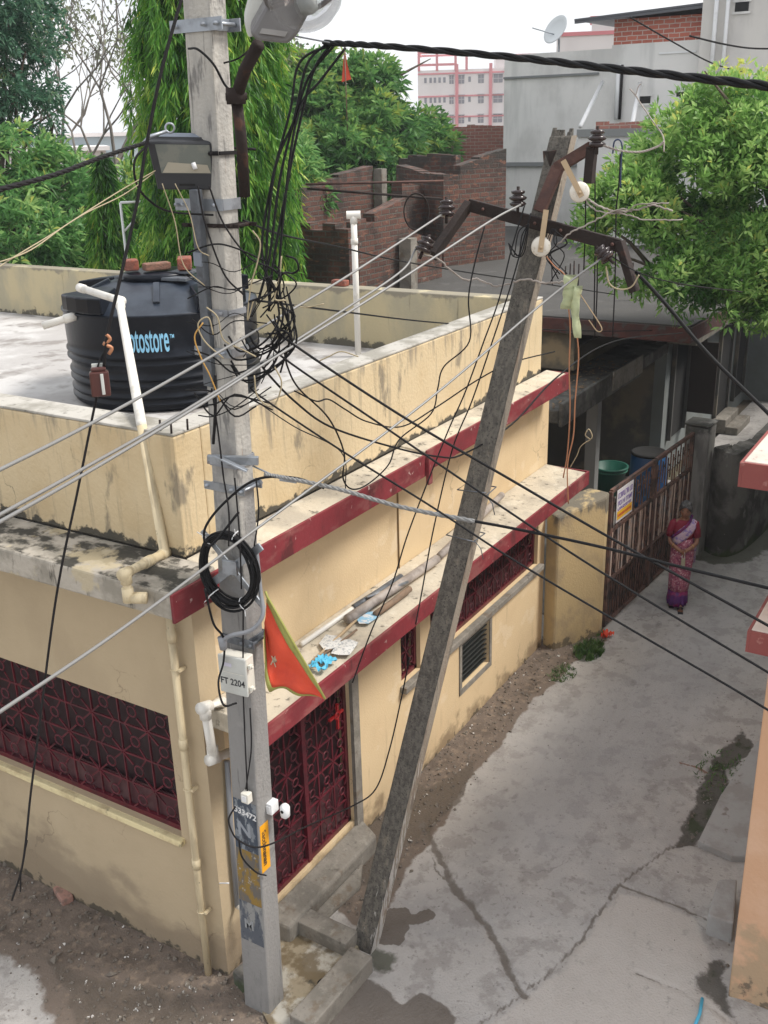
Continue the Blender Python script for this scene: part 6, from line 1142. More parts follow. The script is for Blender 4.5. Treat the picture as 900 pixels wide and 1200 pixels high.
for k in range(12): 
    x, y = random.uniform(-.03, .03), random.uniform(-.055, .055); b.frustum((top.x+x-.03, top.y+y+.01, top.z-.12), (.045, .05), (top.x+x+.004, top.y+y, top.z+random.uniform(.005, .055)), (.022, .022))
b.build('broken_top', M['lean'], lp)
# crossarm and brackets : points on or in front of the pole
hd = 7.32
CL, CM, CR, CD = at(549, 240, 7.45), at(640, 264, 7.28), at(726, 288, 7.15), at(744, 342, 7.10)
ca = thing('cross_arm', CM, 'long dark bent iron cross arm across the leaning pole', 'cross arm')
b = MB(); b.bar(CL, CR, .045, .085); b.build('beam', M['rust'], ca, bevel=.005); b = MB(); b.bar(CR+Vector((0, 0, .03)), CD, .05, .09, (1, 0, 0)); b.build('bent_end', M['rust'], ca, bevel=.005)
CLL = at(507, 300, 7.15); b = MB(); b.bar(CL, CLL, .05, .085, (1, 0, 0)); b.build('bent_end', M['rust'], ca, bevel=.005)
for t in (.1, .45, .62, .95): b = MB(); r = CL.lerp(CR, t); b.tube([r-azi(600)*.06, r+azi(600)*.08], .011, 6); b.build('bolt', M['rustred'], ca)
T0, T1, T2 = at(632, 248, 7.30), at(654, 196, 7.36), at(694, 172, 7.25)
tb = thing('top_bracket', T1, 'rusty brown angle bracket bent at the leaning pole top', 'bracket')
b = MB(); b.bar(T0, T1, .04, .085, (0, 1, 0)); b.bar(T1-(T2-T1)*.05, T2, .05, .075); b.build('angle', M['rustred'], tb, bevel=.004)
b = MB(); T3 = at(690, 215, 7.25); b.bar(T2, T3, .06, .07, (1, 0, 0)); b.build('hanger', M['rust'], tb, bevel=.004); b = MB(); b.bar(at(640, 186, 7.5), at(658, 183, 7.55), .1, .1); b.build('back_block', M['rust'], tb, bevel=.004)
def pin(p, m, label, s=1., ax=(0, 0, 1)):
    t = thing('insulator', p, label, 'insulator', 'insulators on the leaning pole'); b = MB(); ax = Vector(ax).normalized()
    b.lathe(Vector(p)-ax*.055*s, [(.03*s, 0), (.05*s, .008*s), (.062*s, .02*s), (.05*s, .034*s), (.035*s, .04*s), (.055*s, .05*s), (.066*s, .062*s), (.045*s, .078*s), (.03*s, .084*s), (.048*s, .094*s), (.05*s, .108*s), (.02*s, .118*s), (0, .12*s)], 18, axis=ax); b.build('porcelain', m, t)
    b = MB(); b.tube([Vector(p)-ax*.10*s, Vector(p)+ax*.085*s], .012*s, 6); b.build('bolt', M['rust'], t); return t
pin(at(523, 245, 7.25), M['porc_b'], 'dark disc insulator at the upper left tip of the cross arm', .95, (.2, .1, 1)); pin(at(498, 288, 7.05), M['porc_b'], 'dark disc insulator hanging lowest at the left end of the cross arm', .95, (.5, -.2, .9))
pin(at(607, 233, 7.28), M['porc_b'], 'dark ribbed insulator standing on the cross arm left of the leaning pole', .95); pin(at(700, 163, 7.2), M['porc_b'], 'dark ribbed insulator on the end of the brown top bracket', .95)
pin(at(708, 298, 7.02), M['porc_b'], 'dark disc insulator under the right end of the cross arm', .9, (.1, .8, .6))
def shackle(p, q, label):
    t = thing('shackle_insulator', p, label, 'insulator', 'white reel insulators'); ax = -azi(650); b = MB()
    b.lathe(Vector(p)-ax*.045, [(.02, 0), (.058, .004), (.066, .018), (.06, .03), (.042, .038), (.042, .052), (.06, .06), (.066, .072), (.058, .086), (.02, .09)], 22, axis=ax); b.build('reel', M['porc_w'], t)
    b = MB(); d = (Vector(q)-Vector(p)); b.bar(Vector(p)+ax*.055-d.normalized()*.03, Vector(q)+ax*.03, .036, .01, ax); b.bar(Vector(p)-ax*.055-d.normalized()*.03, Vector(q)-ax*.02, .036, .01, ax); b.tube([Vector(p)-ax*.06, Vector(p)+ax*.065], .012, 6); b.build('strap', M['tapebeige'], t)
shackle(at(634, 289, 7.12), at(640, 246, 7.16), 'white porcelain reel insulator hung by a pale strap at the cross arm middle'); shackle(at(679, 225, 7.12), at(660, 188, 7.15), 'white porcelain reel insulator hung by a pale strap below the top bracket')
# pale green rag / tape
rg = thing('rag', at(670, 335, 7.0), 'pale green tape strips hanging from the wires right of the leaning pole', 'tape'); b = MB()
def strip(pts, wv, b):
    P = smooth_path(pts, 5); r_ = Vector((azi(670).y, -azi(670).x, 0)); n = len(P); vs = []
    for i, p in enumerate(P): d = r_*wv*(1+.10*math.sin(i*1.7))+azi(670)*.02*math.sin(i*.9); off = -azi(670)*.012*math.sin(i*1.1); vs += [p-d+off, p+d-off]
    b.add(vs, [(2*i, 2*i+1, 2*i+3, 2*i+2) for i in range(n-1)], True)
strip([at(669, 322, 7.0), at(668, 345, 7.0), at(664, 362, 7.02)], .045, b); o = b.build('upper_strip', M['rag'], rg); m_ = o.modifiers.new('s', 'SOLIDIFY'); m_.thickness = .004
b = MB(); strip([at(678, 335, 6.98), at(674, 362, 6.98), at(677, 396, 6.98)], .026, b); o = b.build('lower_strip', M['rag'], rg); m_ = o.modifiers.new('s', 'SOLIDIFY'); m_.thickness = .004

# ------------------------------------------------------------------ wires
def wire(pts, r, m, label, name='wire', cat='wire', grp=None, n=8, sides=6, jit=0):
    P = smooth_path([at(*p) if not isinstance(p, Vector) else p for p in pts], n)
    if jit:
        for i in range(1, len(P)-1): P[i] = P[i]+Vector((random.uniform(-jit, jit), random.uniform(-jit, jit), random.uniform(-jit, jit)))
    b = MB(); b.tube(P, r, sides); return tag(b.build(name, m), label, cat, grp)
AL = M['alu']; BK = M['black']; BM = M['blackmatte']
G1 = 'bare aluminium line wires'
wire([(523, 248, 7.25), (400, 328, 6.3), (235, 425, 5.0), (100, 500, 4.1), (-60, 580, 3.3)], .0072, AL, 'uppermost pale line wire, from the upper left insulator down to the left edge', 'line_wire', grp=G1)
wire([(487, 292, 7.05), (470, 318, 6.9), (400, 365, 6.3), (235, 470, 5.0), (100, 548, 4.1), (-60, 636, 3.3)], .0072, AL, 'second pale line wire, from the lowest left insulator down to the left edge', 'line_wire', grp=G1)
wire([(610, 240, 7.2), (570, 262, 6.9), (450, 340, 6.2), (320, 420, 5.3), (235, 474, 4.8), (100, 555, 4.0), (-60, 645, 3.2)], .0072, AL, 'third pale line wire, from the ribbed insulator left of the leaning pole', 'line_wire', grp=G1)
wire([(706, 302, 7.0), (640, 352, 6.8), (500, 470, 6.0), (300, 620, 4.9), (150, 732, 3.9), (0, 834, 3.2), (-60, 872, 3.0)], .0072, AL, 'lowest pale line wire, crossing in front of both poles down to the left edge', 'line_wire', grp=G1)
# twisted bundle top right
def twisted(pts, R, r, k, turns, m, label, name='twisted_cable', cat='cable', n=14):
    P = smooth_path([at(*p) for p in pts], n); N_ = len(P); t = thing(name, P[N_//2], label, cat)
    for j in range(k):
        Q = []
        for i, p in enumerate(P):
            d = (P[min(i+1, N_-1)]-P[max(i-1, 0)]).normalized(); u = d.cross(Vector((0, 0, 1))).normalized(); v_ = d.cross(u); a = 2*math.pi*(j/k+turns*i/N_); Q.append(p+(u*math.cos(a)+v_*math.sin(a))*R)
        b = MB(); b.tube(Q, r, 6); b.build('strand', m, t)
    return t
twisted([(380, 50, 5.75), (450, 54, 5.4), (600, 67, 4.8), (750, 84, 4.3), (910, 102, 3.9), (980, 112, 3.7)], .0082, .0086, 3, 8, BK, 'thick twisted black aerial cable crossing the sky to the top right', n=26)
GD = 'black cables drooping from the twisted cable to the bundle'
DL = ('leftmost', 'second from left', 'thickest looking middle', 'rightmost', 'outermost left curving')
for i, (a, c, d, e, f) in enumerate((((384, 50), (360, 75), (347, 130), (328, 210), (316, 300)), ((388, 52), (368, 82), (350, 150), (335, 225), (320, 310)), ((392, 53), (362, 90), (345, 140), (322, 200), (312, 300)), ((405, 56), (375, 95), (352, 125), (338, 200), (327, 330)), ((396, 50), (352, 72), (340, 130), (318, 215), (307, 300)))):
    wire([(*a, 5.75), (*c, 5.72), (*d, 5.68), (*e, 5.62), (*f, 5.55), (f[0]+9*i-14, f[1]+55, 5.5)], .0072, BK, DL[i]+' of the black cables drooping from the twisted cable to the pole bundle', 'drop_cable', 'cable', GD)
GC = 'black service cables across the lane'
wire([(325, 385, 5.5), (343, 403, 5.45), (470, 487, 5.3), (600, 563, 5.1), (720, 633, 4.9), (900, 733, 4.6), (960, 768, 4.5)], .007, BK, 'black cable across the lane, uppermost of those starting at the bundle', 'service_cable', 'cable', GC)
wire([(318, 400, 5.5), (333, 420, 5.45), (450, 500, 5.3), (600, 602, 5.0), (720, 680, 4.8), (900, 788, 4.5), (960, 826, 4.4)], .006, BK, 'black cable across the lane, second from the top at the bundle', 'service_cable', 'cable', GC)
wire([(296, 452, 5.5), (303, 463, 5.45), (400, 528, 5.2), (500, 590, 5.0), (600, 655, 4.8), (740, 738, 4.5), (847, 800, 4.3), (900, 832, 4.2), (960, 868, 4.1)], .006, BK, 'lowest black cable across the lane, ending beside the salmon wall', 'service_cable', 'cable', GC)
wire([(305, 425, 5.6), (313, 437, 5.6), (345, 470, 5.75), (387, 500, 5.9), (457, 523, 6.2), (513, 535, 6.5), (543, 532, 6.8), (600, 497, 7.4), (655, 440, 8.0), (720, 400, 9.5), (800, 390, 12)], .0065, BK, 'sagging black cable dipping along the parapet then rising behind the leaning pole', 'service_cable', 'cable', GC)
twisted([(310, 556, 5.45), (340, 561, 5.4), (400, 574, 5.3), (470, 594, 5.2), (556, 611, 5.05)], .0065, .0075, 3, 12, M['alu'], 'pale twisted metal grip leading from the clamp on the concrete pole over the lane', 'cable_grip', 'cable grip', 14)
wire([(540, 608, 5.08), (600, 619, 5.0), (700, 640, 4.8), (800, 665, 4.6), (900, 689, 4.4), (960, 703, 4.3)], .0078, BK, 'thick black cable continuing the pale twisted grip to the right edge', 'service_cable', 'cable', GC)
wire([(280, 600, 5.55), (246, 640, 5.5), (240, 620, 5.5), (262, 590, 5.5), (300, 562, 5.45), (345, 560, 5.4), (380, 572, 5.35)], .0075, BK, 'black cable looping from the coil up to the clamp on the concrete pole', 'loop_cable', 'cable')
wire([(240, 690, 5.45), (250, 730, 5.5), (262, 748, 5.55), (262, 775, 5.55), (256, 800, 5.5), (262, 826, 5.45), (277, 824, 5.5)], .007, BK, 'black cable hanging from the coil past the left side of the lettered box', 'loop_cable', 'cable')
wire([(300, 640, 5.55), (305, 690, 5.5), (308, 720, 5.45), (295, 738, 5.45), (270, 745, 5.5), (260, 752, 5.55)], .014, M['conduit'], 'thick grey hose curving round the pole above the lettered box', 'hose', 'hose')
c = at(261, 752, 5.55); b = MB(); b.tube([c+Vector((0, .0, .03)), c-Vector((0, 0, .05))], [.03, .022], 10); tag(b.build('cable_gland', M['conduit']), 'grey cable gland on the top left of the lettered box', 'gland')
# clamps at the messenger
c = at(264, 540, 5.55); b = MB(); b.bar(at(243, 538, 5.55), at(303, 540, 5.5), .03, .05); b.bar(at(252, 534, 5.5), at(290, 552, 5.45), .04, .012); tag(b.build('dead_end_bracket', M['galv'], bevel=.004), 'galvanised bracket with pale plates on the concrete pole holding the twisted grip', 'bracket')
b = MB(); b.tube([at(296, 546, 5.5), at(318, 556, 5.45), at(342, 562, 5.4)], .005, 6); b.bar(at(328, 560, 5.42), at(348, 563, 5.4), .02, .03); tag(b.build('tension_link', M['galv']), 'small bright metal link between the bracket and the twisted grip', 'link')
c = at(240, 155, 5.6); b = MB(); b.ring(at(199, 150, 5.6), .022, .006, azi(200), 14, 5); b.tube([at(195, 154, 5.6), at(175, 160, 5.58), at(168, 168, 5.57)], .010, 6); tag(b.build('eye_hook', M['galv']), 'galvanised eye hook above the floodlight', 'hook')
twisted([(172, 167, 5.57), (120, 184, 5.0), (60, 206, 4.4), (-40, 232, 3.8)], .005, .0065, 3, 10, BM, 'twisted dusty black cable from the eye hook to the upper left edge', n=16)
wire([(172, 167, 5.57), (178, 168, 5.7), (245, 172, 5.86), (300, 175, 5.86)], .008, BM, 'short dark cable running behind the floodlight top from the hook', 'stub_cable', 'cable')
# pair of beige wires
wire([(182, 200, 5.6), (140, 224, 5.0), (80, 262, 4.5), (30, 296, 4.2), (-40, 318, 4.0)], .0026, M['beigewire'], 'upper of the two thin beige wires left of the floodlight', 'beige_wire', grp='beige wires'); wire([(180, 203, 5.6), (145, 228, 5.05), (100, 250, 4.6), (60, 275, 4.4), (0, 312, 4.1), (-40, 345, 4.0)], .0026, M['beigewire'], 'lower of the two thin beige wires left of the floodlight', 'beige_wire', grp='beige wires')
# long black cable with a fuse hanging on the left
wire([(218, -20, 5.3), (190, 80, 5.2), (172, 168, 5.15), (160, 240, 5.1), (140, 330, 5.0), (125, 395, 4.95), (122, 430, 4.95)], .008, BM, 'long black cable hanging left of the concrete pole, from the top to the fuse', 'hanging_cable', 'cable')
wire([(114, 462, 4.95), (108, 490, 4.95), (90, 580, 4.95), (72, 665, 4.95), (60, 740, 4.95), (45, 860, 5.0), (36, 930, 5.05), (27, 1010, 5.1), (14, 1055, 5.15)], .0065, BM, 'black cable hanging from the brown fuse down past the grille window', 'hanging_cable', 'cable')
wire([(32, 985, 5.08), (25, 1020, 5.1), (24, 1045, 5.12)], .004, BM, 'short frayed end of the hanging cable near the dirt', 'hanging_cable', 'cable')
c = at(117, 447, 4.95); fu = thing('fuse_holder', c, 'dark maroon porcelain fuse holder hanging on the black cable left of the tank lettering', 'fuse'); fm = frame(c, Vector((azi(117).y, -azi(117).x, 0)), (.1, 0, 1))
b = MB(fm); b.box(-.045, .045, -.07, .05, -.03, .03); b.box(-.035, .035, .0501, .07, -.025, .025); b.build('body', M['fuse'], fu, bevel=.008); b = MB(fm); b.box(-.03, .03, .055, .085, -.02, .0); b.box(.005, .02, -.06, .04, .031, .036); b.build('cap', M['boxgrey'], fu, bevel=.004)
c = at(126, 403, 4.95); b = MB(); b.tube(smooth_path([c+Vector((0, 0, .045)), c+Vector((.01, -.01, .02)), c+Vector((-.012, .01, 0)), c+Vector((.012, -.012, -.02)), c+Vector((0, 0, -.05))], 4), .009, 7); tag(b.build('copper_joint', M['copper']), 'orange copper tape joint on the hanging cable just above the fuse', 'wire joint')
wire([(123, 410, 4.95), (116, 425, 4.95), (113, 440, 4.95)], .005, BM, 'thin loop wire above the fuse holder on the left', 'thin_wire')
# lines across the terrace
wire([(285, 258, 5.9), (330, 275, 6.3), (400, 290, 7.2), (460, 304, 8.2), (540, 318, 9.5), (620, 330, 11), (720, 345, 13)], .006, BK, 'thin black line in front of the brick ruin running right from the pole', 'thin_line'); wire([(300, 352, 5.9), (400, 365, 7.4), (500, 377, 9.0), (600, 384, 11), (700, 388, 13), (790, 386, 15), (860, 380, 17)], .007, BK, 'thin black line low across the terrace toward the unfinished house', 'thin_line')
wire([(745, 318, 7.1), (780, 356, 7.0), (830, 415, 6.9), (900, 484, 6.7), (960, 545, 6.5)], .013, BK, 'thick black cable from the cross arm right end down to the right edge', 'service_cable', 'cable', GC)
wire([(716, 300, 7.1), (750, 320, 7.08), (800, 333, 7.3), (870, 342, 8)], .004, BM, 'thin dark wire level to the right from the bent end of the cross arm', 'thin_wire')
# from the cross arm down
GV = 'thin black wires dropping from the leaning pole'
wire([(615, 240, 7.2), (600, 290, 7.1), (585, 350, 7.0), (567, 400, 6.9), (545, 460, 6.8), (523, 510, 6.7), (480, 620, 6.5), (460, 683, 6.4), (435, 740, 6.3), (413, 800, 6.2)], .0055, BK, 'dropping black wire that ends lowest, on the sunshade above the door', 'drop_wire', grp=GV)
wire([(622, 250, 7.2), (600, 330, 7.1), (577, 400, 7.0), (553, 470, 6.9), (530, 527, 6.8), (508, 620, 6.7), (495, 690, 6.6), (487, 732, 6.5)], .0055, BK, 'dropping black wire nearest the leaning pole, reaching the grille window', 'drop_wire', grp=GV)
wire([(568, 265, 7.1), (556, 310, 7.05), (549, 350, 7.0), (550, 400, 6.95), (520, 430, 6.9), (513, 455, 6.85), (505, 485, 6.8), (468, 515, 6.7), (455, 545, 6.6), (430, 568, 6.5), (412, 573, 6.4), (402, 560, 6.3), (403, 530, 6.2), (385, 490, 6.1), (350, 455, 5.9), (337, 430, 5.7), (333, 410, 5.6)], .0055, BK, 'long meandering black wire looping over the upper red band', 'loop_wire')
wire([(345, 458, 5.9), (370, 470, 6.0), (385, 468, 6.1), (405, 480, 6.3), (430, 494, 6.5), (470, 500, 6.7), (510, 478, 6.9), (560, 445, 7.1), (600, 425, 7.3), (650, 412, 8)], .005, BK, 'wavy black wire crossing over the parapet toward the leaning pole', 'loop_wire')
wire([(300, 470, 5.6), (345, 500, 5.6), (400, 530, 5.6), (405, 575, 5.6)], .0035, BM, 'short thin black wire below the bundle in front of the parapet', 'thin_wire')
wire([(560, 300, 7.2), (600, 360, 7.0), (560, 430, 6.9)], .004, BM, 'faint thin wire beside the leaning pole over the rear parapet', 'thin_wire') if False else None
# copper pair hanging right of leaning pole
GP_ = 'brown wires hanging beside the pale green tape'
wire([(662, 330, 7.1), (668, 380, 7.1), (667, 430, 7.1), (668, 480, 7.1), (665, 530, 7.1), (660, 560, 7.1)], .005, M['copper'], 'left brown hanging wire, below the pale green tape', 'brown_wire', grp=GP_); wire([(676, 390, 7.1), (678, 420, 7.1), (674, 470, 7.1), (672, 510, 7.1), (665, 545, 7.1), (666, 590, 7.1)], .005, M['copper'], 'right brown hanging wire, from the pale green tape down to the gate wall', 'brown_wire', grp=GP_)
wire([(680, 345, 7.0), (690, 360, 7.0), (705, 384, 7.0), (700, 388, 7.0), (690, 375, 7.0)], .004, M['tapebeige'], 'pale brown wire loop right of the pale green tape', 'brown_wire', grp=None)
wire([(640, 300, 7.1), (650, 312, 7.05), (660, 320, 7.05), (672, 335, 7.05)], .004, M['copper'], 'orange brown wire from the middle white insulator to the green tape', 'brown_wire')
wire([(710, 312, 7.0), (714, 332, 7.0), (726, 339, 7.0), (740, 336, 7.0), (749, 322, 7.0)], .0055, M['beigewire'], 'cream wire loop hanging under the right end of the cross arm', 'cream_wire')
GT = 'thin wires hanging straight down from the cross arm right side'
for x0, x1, ya, yb_ in ((697, 696, 175, 380), (727, 722, 180, 245), (722, 718, 245, 395), (686, 684, 200, 320), (700, 697, 300, 395)):
    wire([(x0, ya, 7.3), ((x0+x1)/2+1, (ya+yb_)/2, 7.3), (x1, yb_, 7.3)], .005, BM, 'thin dark wire hanging straight down '+{697: 'from the top bracket insulator', 727: 'from the blue hooked wire', 722: 'below the hooked wire to the slab edge', 686: 'just right of the upper white insulator', 700: 'below the cross arm right side'}[x0], 'hanging_wire', grp=GT)
wire([(718, 180, 7.2), (720, 166, 7.2), (726, 164, 7.2), (729, 172, 7.2), (728, 190, 7.2), (727, 220, 7.2)], .0055, mat('blue_black_wire', (.02, .035, .09), .5), 'blue black hooked wire above the leaves right of the pole top', 'hooked_wire')
wire([(692, 515, 9.5), (686, 510, 9.5), (690, 503, 9.5), (694, 512, 9.5), (688, 518, 9.5)], .006, M['beigewire'], 'small white wire curl hanging in front of the dark porch', 'cream_wire')
wire([(688, 517, 9.5), (680, 524, 9.5), (676, 534, 9.5), (668, 548, 9.5)], .005, M['beigewire'], 'white wire from the curl down to the sunshade end', 'cream_wire')
# line bundles to the right, dead branch-like wires
twisted([(700, 168, 7.2), (725, 176, 7.1), (750, 178, 7.1), (770, 172, 7.1), (778, 166, 7.1)], .004, .004, 3, 8, M['greypipe'], 'frayed grey twisted wire from the top insulator to the right', 'frayed_wire', 'wire', 8)
wire([(778, 178, 7.1), (777, 160, 7.15), (765, 142, 7.2), (750, 120, 7.3), (745, 112, 7.3), (738, 104, 7.3)], .0045, M['greypipe'], 'bare grey dead stick rising above the leaves right of the pole top', 'dead_twig', 'twig'); wire([(745, 112, 7.3), (748, 102, 7.3), (751, 98, 7.3)], .0035, M['greypipe'], 'small side fork of the dead stick right of the pole top', 'dead_twig', 'twig')
for i, pts in enumerate((((682, 228), (700, 240), (722, 248), (745, 246), (765, 241), (788, 247)), ((682, 230), (705, 243), (735, 252), (760, 258), (800, 257)), ((682, 232), (700, 247), (725, 250), (750, 240), (784, 238)), ((650, 290), (670, 272), (695, 260), (718, 248), (735, 245)))):
    wire([(x, y, 7.12-.02*k) for k, (x, y) in enumerate(pts)], (.006, .005, .005, .0055)[i], M['greypipe'], ('frayed grey dead wire end lowest of the bunch right of the upper white insulator', 'frayed grey dead wire end pointing farthest right over the leaves', 'frayed grey dead wire end, top of the bunch over the leaves', 'grey stranded wire from the middle white insulator up to the frayed bunch')[i], 'frayed_wire', 'wire', jit=.006)
wire([(600, 330, 7.2), (620, 328, 7.1), (640, 332, 7.1), (660, 330, 7.1)], .007, M['greypipe'], 'grey wire wrap round the leaning pole below the cross arm', 'frayed_wire', 'wire', jit=.006)
wire([(490, 300, 7.1), (510, 302, 7.1), (530, 318, 7.1), (545, 328, 7.15), (560, 327, 7.2), (580, 335, 7.2), (600, 332, 7.2)], .0065, M['greypipe'], 'pale grey wire sagging from the lowest left insulator to the leaning pole', 'frayed_wire', 'wire', jit=.004)
# top right thin lines
wire([(738, 20, 18), (790, 50, 19), (840, 76, 20), (900, 90, 21), (960, 98, 22)], .012, BM, 'thin line crossing the brick room and tower at the top right', 'thin_line'); wire([(808, 42, 22), (850, 52, 22.5), (890, 57, 23), (960, 55, 23)], .018, BM, 'short thin line from the brick room edge across the tower', 'thin_line')
# small arcs on the concrete pole
wire([(221, 57, 5.6), (232, 58, 5.5), (250, 75, 5.48), (264, 100, 5.5), (275, 108, 5.5)], .006, BK, 'black cable arching over the pole face to the lamp arm', 'loop_cable', 'cable'); wire([(262, 74, 5.6), (280, 68, 5.6), (300, 52, 5.4)], .005, BK, 'thin black cable rising to the street lamp housing behind the arm', 'loop_cable', 'cable')
wire([(172, 170, 5.5), (158, 188, 5.45), (160, 215, 5.45), (175, 235, 5.5), (200, 248, 5.55), (250, 252, 5.6)], .006, BK, 'black cable loop under the left side of the floodlight', 'loop_cable', 'cable')
GF = 'wires dropping behind the floodlight'
for pts in (((232, 218), (240, 260), (262, 320), (285, 345)), ((245, 218), (262, 262), (290, 300), (312, 312)), ((190, 215), (205, 260), (215, 310), (240, 335)), ((205, 215), (222, 250), (232, 290), (245, 300))):
    wire([(x, y, 5.45) for x, y in pts], .005 if pts[0][0] > 210 else .0028, BM if pts[0][0] > 210 else M['beigewire'], 'thin %s wire dropping from behind the floodlight across the pole' % ('dark' if pts[0][0] > 210 else 'beige'), 'lamp_wire', grp=GF)
# tangle round the pole: loops and hanging loops
random.seed(21); GTn = 'tangle of black cables at the concrete pole'
lab = 'black cable looping in the tangle between the concrete pole and the drooping bundle'
for i in range(19):
    x = random.gauss(318, 12); y = random.uniform(300, 395); D = 5.5+random.uniform(-.12, .08); pts = []; hh = random.uniform(25, 70); wv = random.uniform(6, 22)
    for k in range(6): a = k/5*math.pi*1.3; pts.append((x+wv*math.sin(a)*random.uniform(.7, 1.2), y+hh*k/5+random.uniform(-4, 4), D+random.uniform(-.04, .04)))
    wire(pts, random.choice((.003, .0042, .006)), BK, lab, 'tangled_cable', 'cable', GTn, n=5)
for i in range(9):     # round the bottom of the loop
    y = random.uniform(400, 455); x0 = random.uniform(262, 300); x1 = random.uniform(318, 345); D = 5.5
    wire([(x1, y-70, D), (x1+6, y-30, D-.03), ((x0+x1)/2+12, y-2, D-.05), (x0+10, y+8, D-.02), (x0-4, y-10, D+.02)], random.choice((.0042, .006)), BK, 'black cable looping at the bottom of the tangle around the concrete pole', 'tangled_cable', 'cable', GTn+' bottom', n=5)
lab2 = 'thin wire wrapped around the face of the concrete pole beside the tank'
for i in range(16):
    y = random.choice((300, 330, 335, 372, 415, 440, 465, 470))+random.uniform(-8, 8); pts = [(228+random.uniform(-14, 10), y+random.uniform(-14, 14), 5.5), (250, y+random.uniform(-10, 20), 5.42), (275, y+random.uniform(-10, 24), 5.42), (300+random.uniform(0, 20), y+random.uniform(-20, 20), 5.5)]
    wire(pts, random.choice((.0025, .0036, .005)), BK if i % 3 else BM, lab2, 'wrapped_wire', 'wire', 'wires wrapped around the concrete pole', n=5)
lab3 = 'thin beige wire curling in the tangle on the concrete pole'
for pts in (((296, 270), (305, 285), (301, 310), (294, 335), (290, 375), (297, 352)), ((238, 378), (228, 395), (236, 420), (246, 440), (258, 470)), ((242, 360), (255, 372), (262, 398), (285, 410), (300, 418)), ((298, 440), (302, 465), (320, 476), (330, 450), (322, 430)), ((262, 420), (240, 400), (232, 380), (244, 372), (250, 392)), ((330, 300), (327, 330), (322, 350), (335, 352)), ((345, 358), (360, 360), (380, 356)), ((420, 418), (400, 412), (385, 418), (372, 424))):
    wire([(x, y, 5.4 if x < 340 else 6.2) for x, y in pts], .0042, M['beigewire'] if pts[0][0] != 238 else mat('ochre_wire', (.5, .28, .07), .6), lab3 if pts[0][0] < 335 else ('short beige wire in front of the rear parapet' if pts[0][0] == 345 else 'beige wire trailing from the vent pipe foot on the terrace'), 'beige_wire', 'wire', 'beige curls on the pole' if pts[0][0] < 335 else None, n=6)
random.seed(33)
for i, (x0, y0_, x1, y1_) in enumerate(((248, 455, 262, 560), (252, 440, 250, 520), (262, 560, 268, 640), (285, 700, 290, 930), (275, 560, 283, 690), (293, 830, 288, 925), (300, 560, 298, 640))):
    wire([(x0, y0_, 5.52), ((x0+x1)/2+random.uniform(-5, 5), (y0_+y1_)/2, 5.46 if y1_ < 700 else 5.55), (x1, y1_, 5.5 if y1_ < 700 else 5.66)], .005 if i != 1 else .009, BM, ('grey cable running down the left edge of the concrete pole', 'thick dark cable along the left edge of the concrete pole under the tangle', 'dark cable entering the coil from above', 'thin cable running from the lettered box down to the small switch box', 'thin cable behind the coil on the pole face', 'second thin cable down to the small switch box', 'dark wire down the right edge of the pole above the coil')[i], 'pole_wire', 'wire')
wire([(276, 945, 5.6), (268, 960, 5.58), (272, 975, 5.58), (280, 985, 5.6), (300, 993, 5.6), (325, 986, 5.65), (360, 968, 6.2), (412, 945, 6.9), (440, 925, 7.1), (456, 880, 7.2), (470, 820, 7.3), (480, 770, 7.3)], .006, BM, 'dark cable looped round the painted pole foot and across the door to the leaning pole', 'loop_cable', 'cable')
wire([(280, 985, 5.6), (284, 1005, 5.62), (300, 1022, 5.62), (312, 1026, 5.65)], .006, BM, 'dark cable sagging over the mustard stained patch of the pole', 'loop_cable', 'cable')
wire([(232, 1027, 6.4), (250, 1034, 6.2), (268, 1035, 6.0)], .005, M['white'], 'white string tied from the downpipe to the grey conduit', 'string', 'string')
# ties round the leaning pole
for t_, lb in ((.60, 'wire tie round the leaning pole above the sunshade'), (.545, 'second wire tie round the leaning pole, just below the first')):
    c = LPt(t_); b = MB(); pts = [c+Vector((dx, dy, random.uniform(-.015, .015))) for dx, dy in ((-.085, -.115), (.085, -.115), (.085, .115), (-.085, .115), (-.087, -.117))]; b.tube(pts, .005, 5); b.tube([pts[0], pts[0]+Vector((0, -.05, -.05)), pts[0]+Vector((.02, -.06, -.14))], .004, 4)
    tag(b.build('wire_tie', M['steel_dk']), lb, 'wire tie')
random.seed(8)
for i in range(6):
    wire([(648+random.uniform(-4, 8), 268, 7.15), (650+random.uniform(-10, 15), 285, 7.1), (655+random.uniform(-20, 20), 300, 7.1), (650+random.uniform(-15, 15), 320+random.uniform(0, 15), 7.1)], .004, BM, 'short dark frayed wire end tangled below the cross arm middle', 'frayed_end', 'wire', 'frayed wire ends below the cross arm', n=5)
for i in range(4):
    wire([(596, 285, 7.2), (602+random.uniform(-8, 6), 300, 7.15), (612+random.uniform(-6, 6), 280+random.uniform(-10, 20), 7.15), (620, 262, 7.15)], .004, BM, 'short dark wire curl left of the leaning pole below the cross arm', 'frayed_end', 'wire', 'wire curls left of the leaning pole', n=5)

# ------------------------------------------------------------------ the woman in a sari
WB = pz(794, 709, 0); WB.z = .01
wm = thing('person', WB, 'woman in a pink and purple sari and crimson blouse standing by the gate', 'person')
face = (Vector((0, 0, 0))-Vector((WB.x, WB.y, 0))).normalized(); face = (Matrix.Rotation(math.radians(6), 3, 'Z') @ face); side = Vector((-face.y, face.x, 0))   # side = her right ... viewer-left
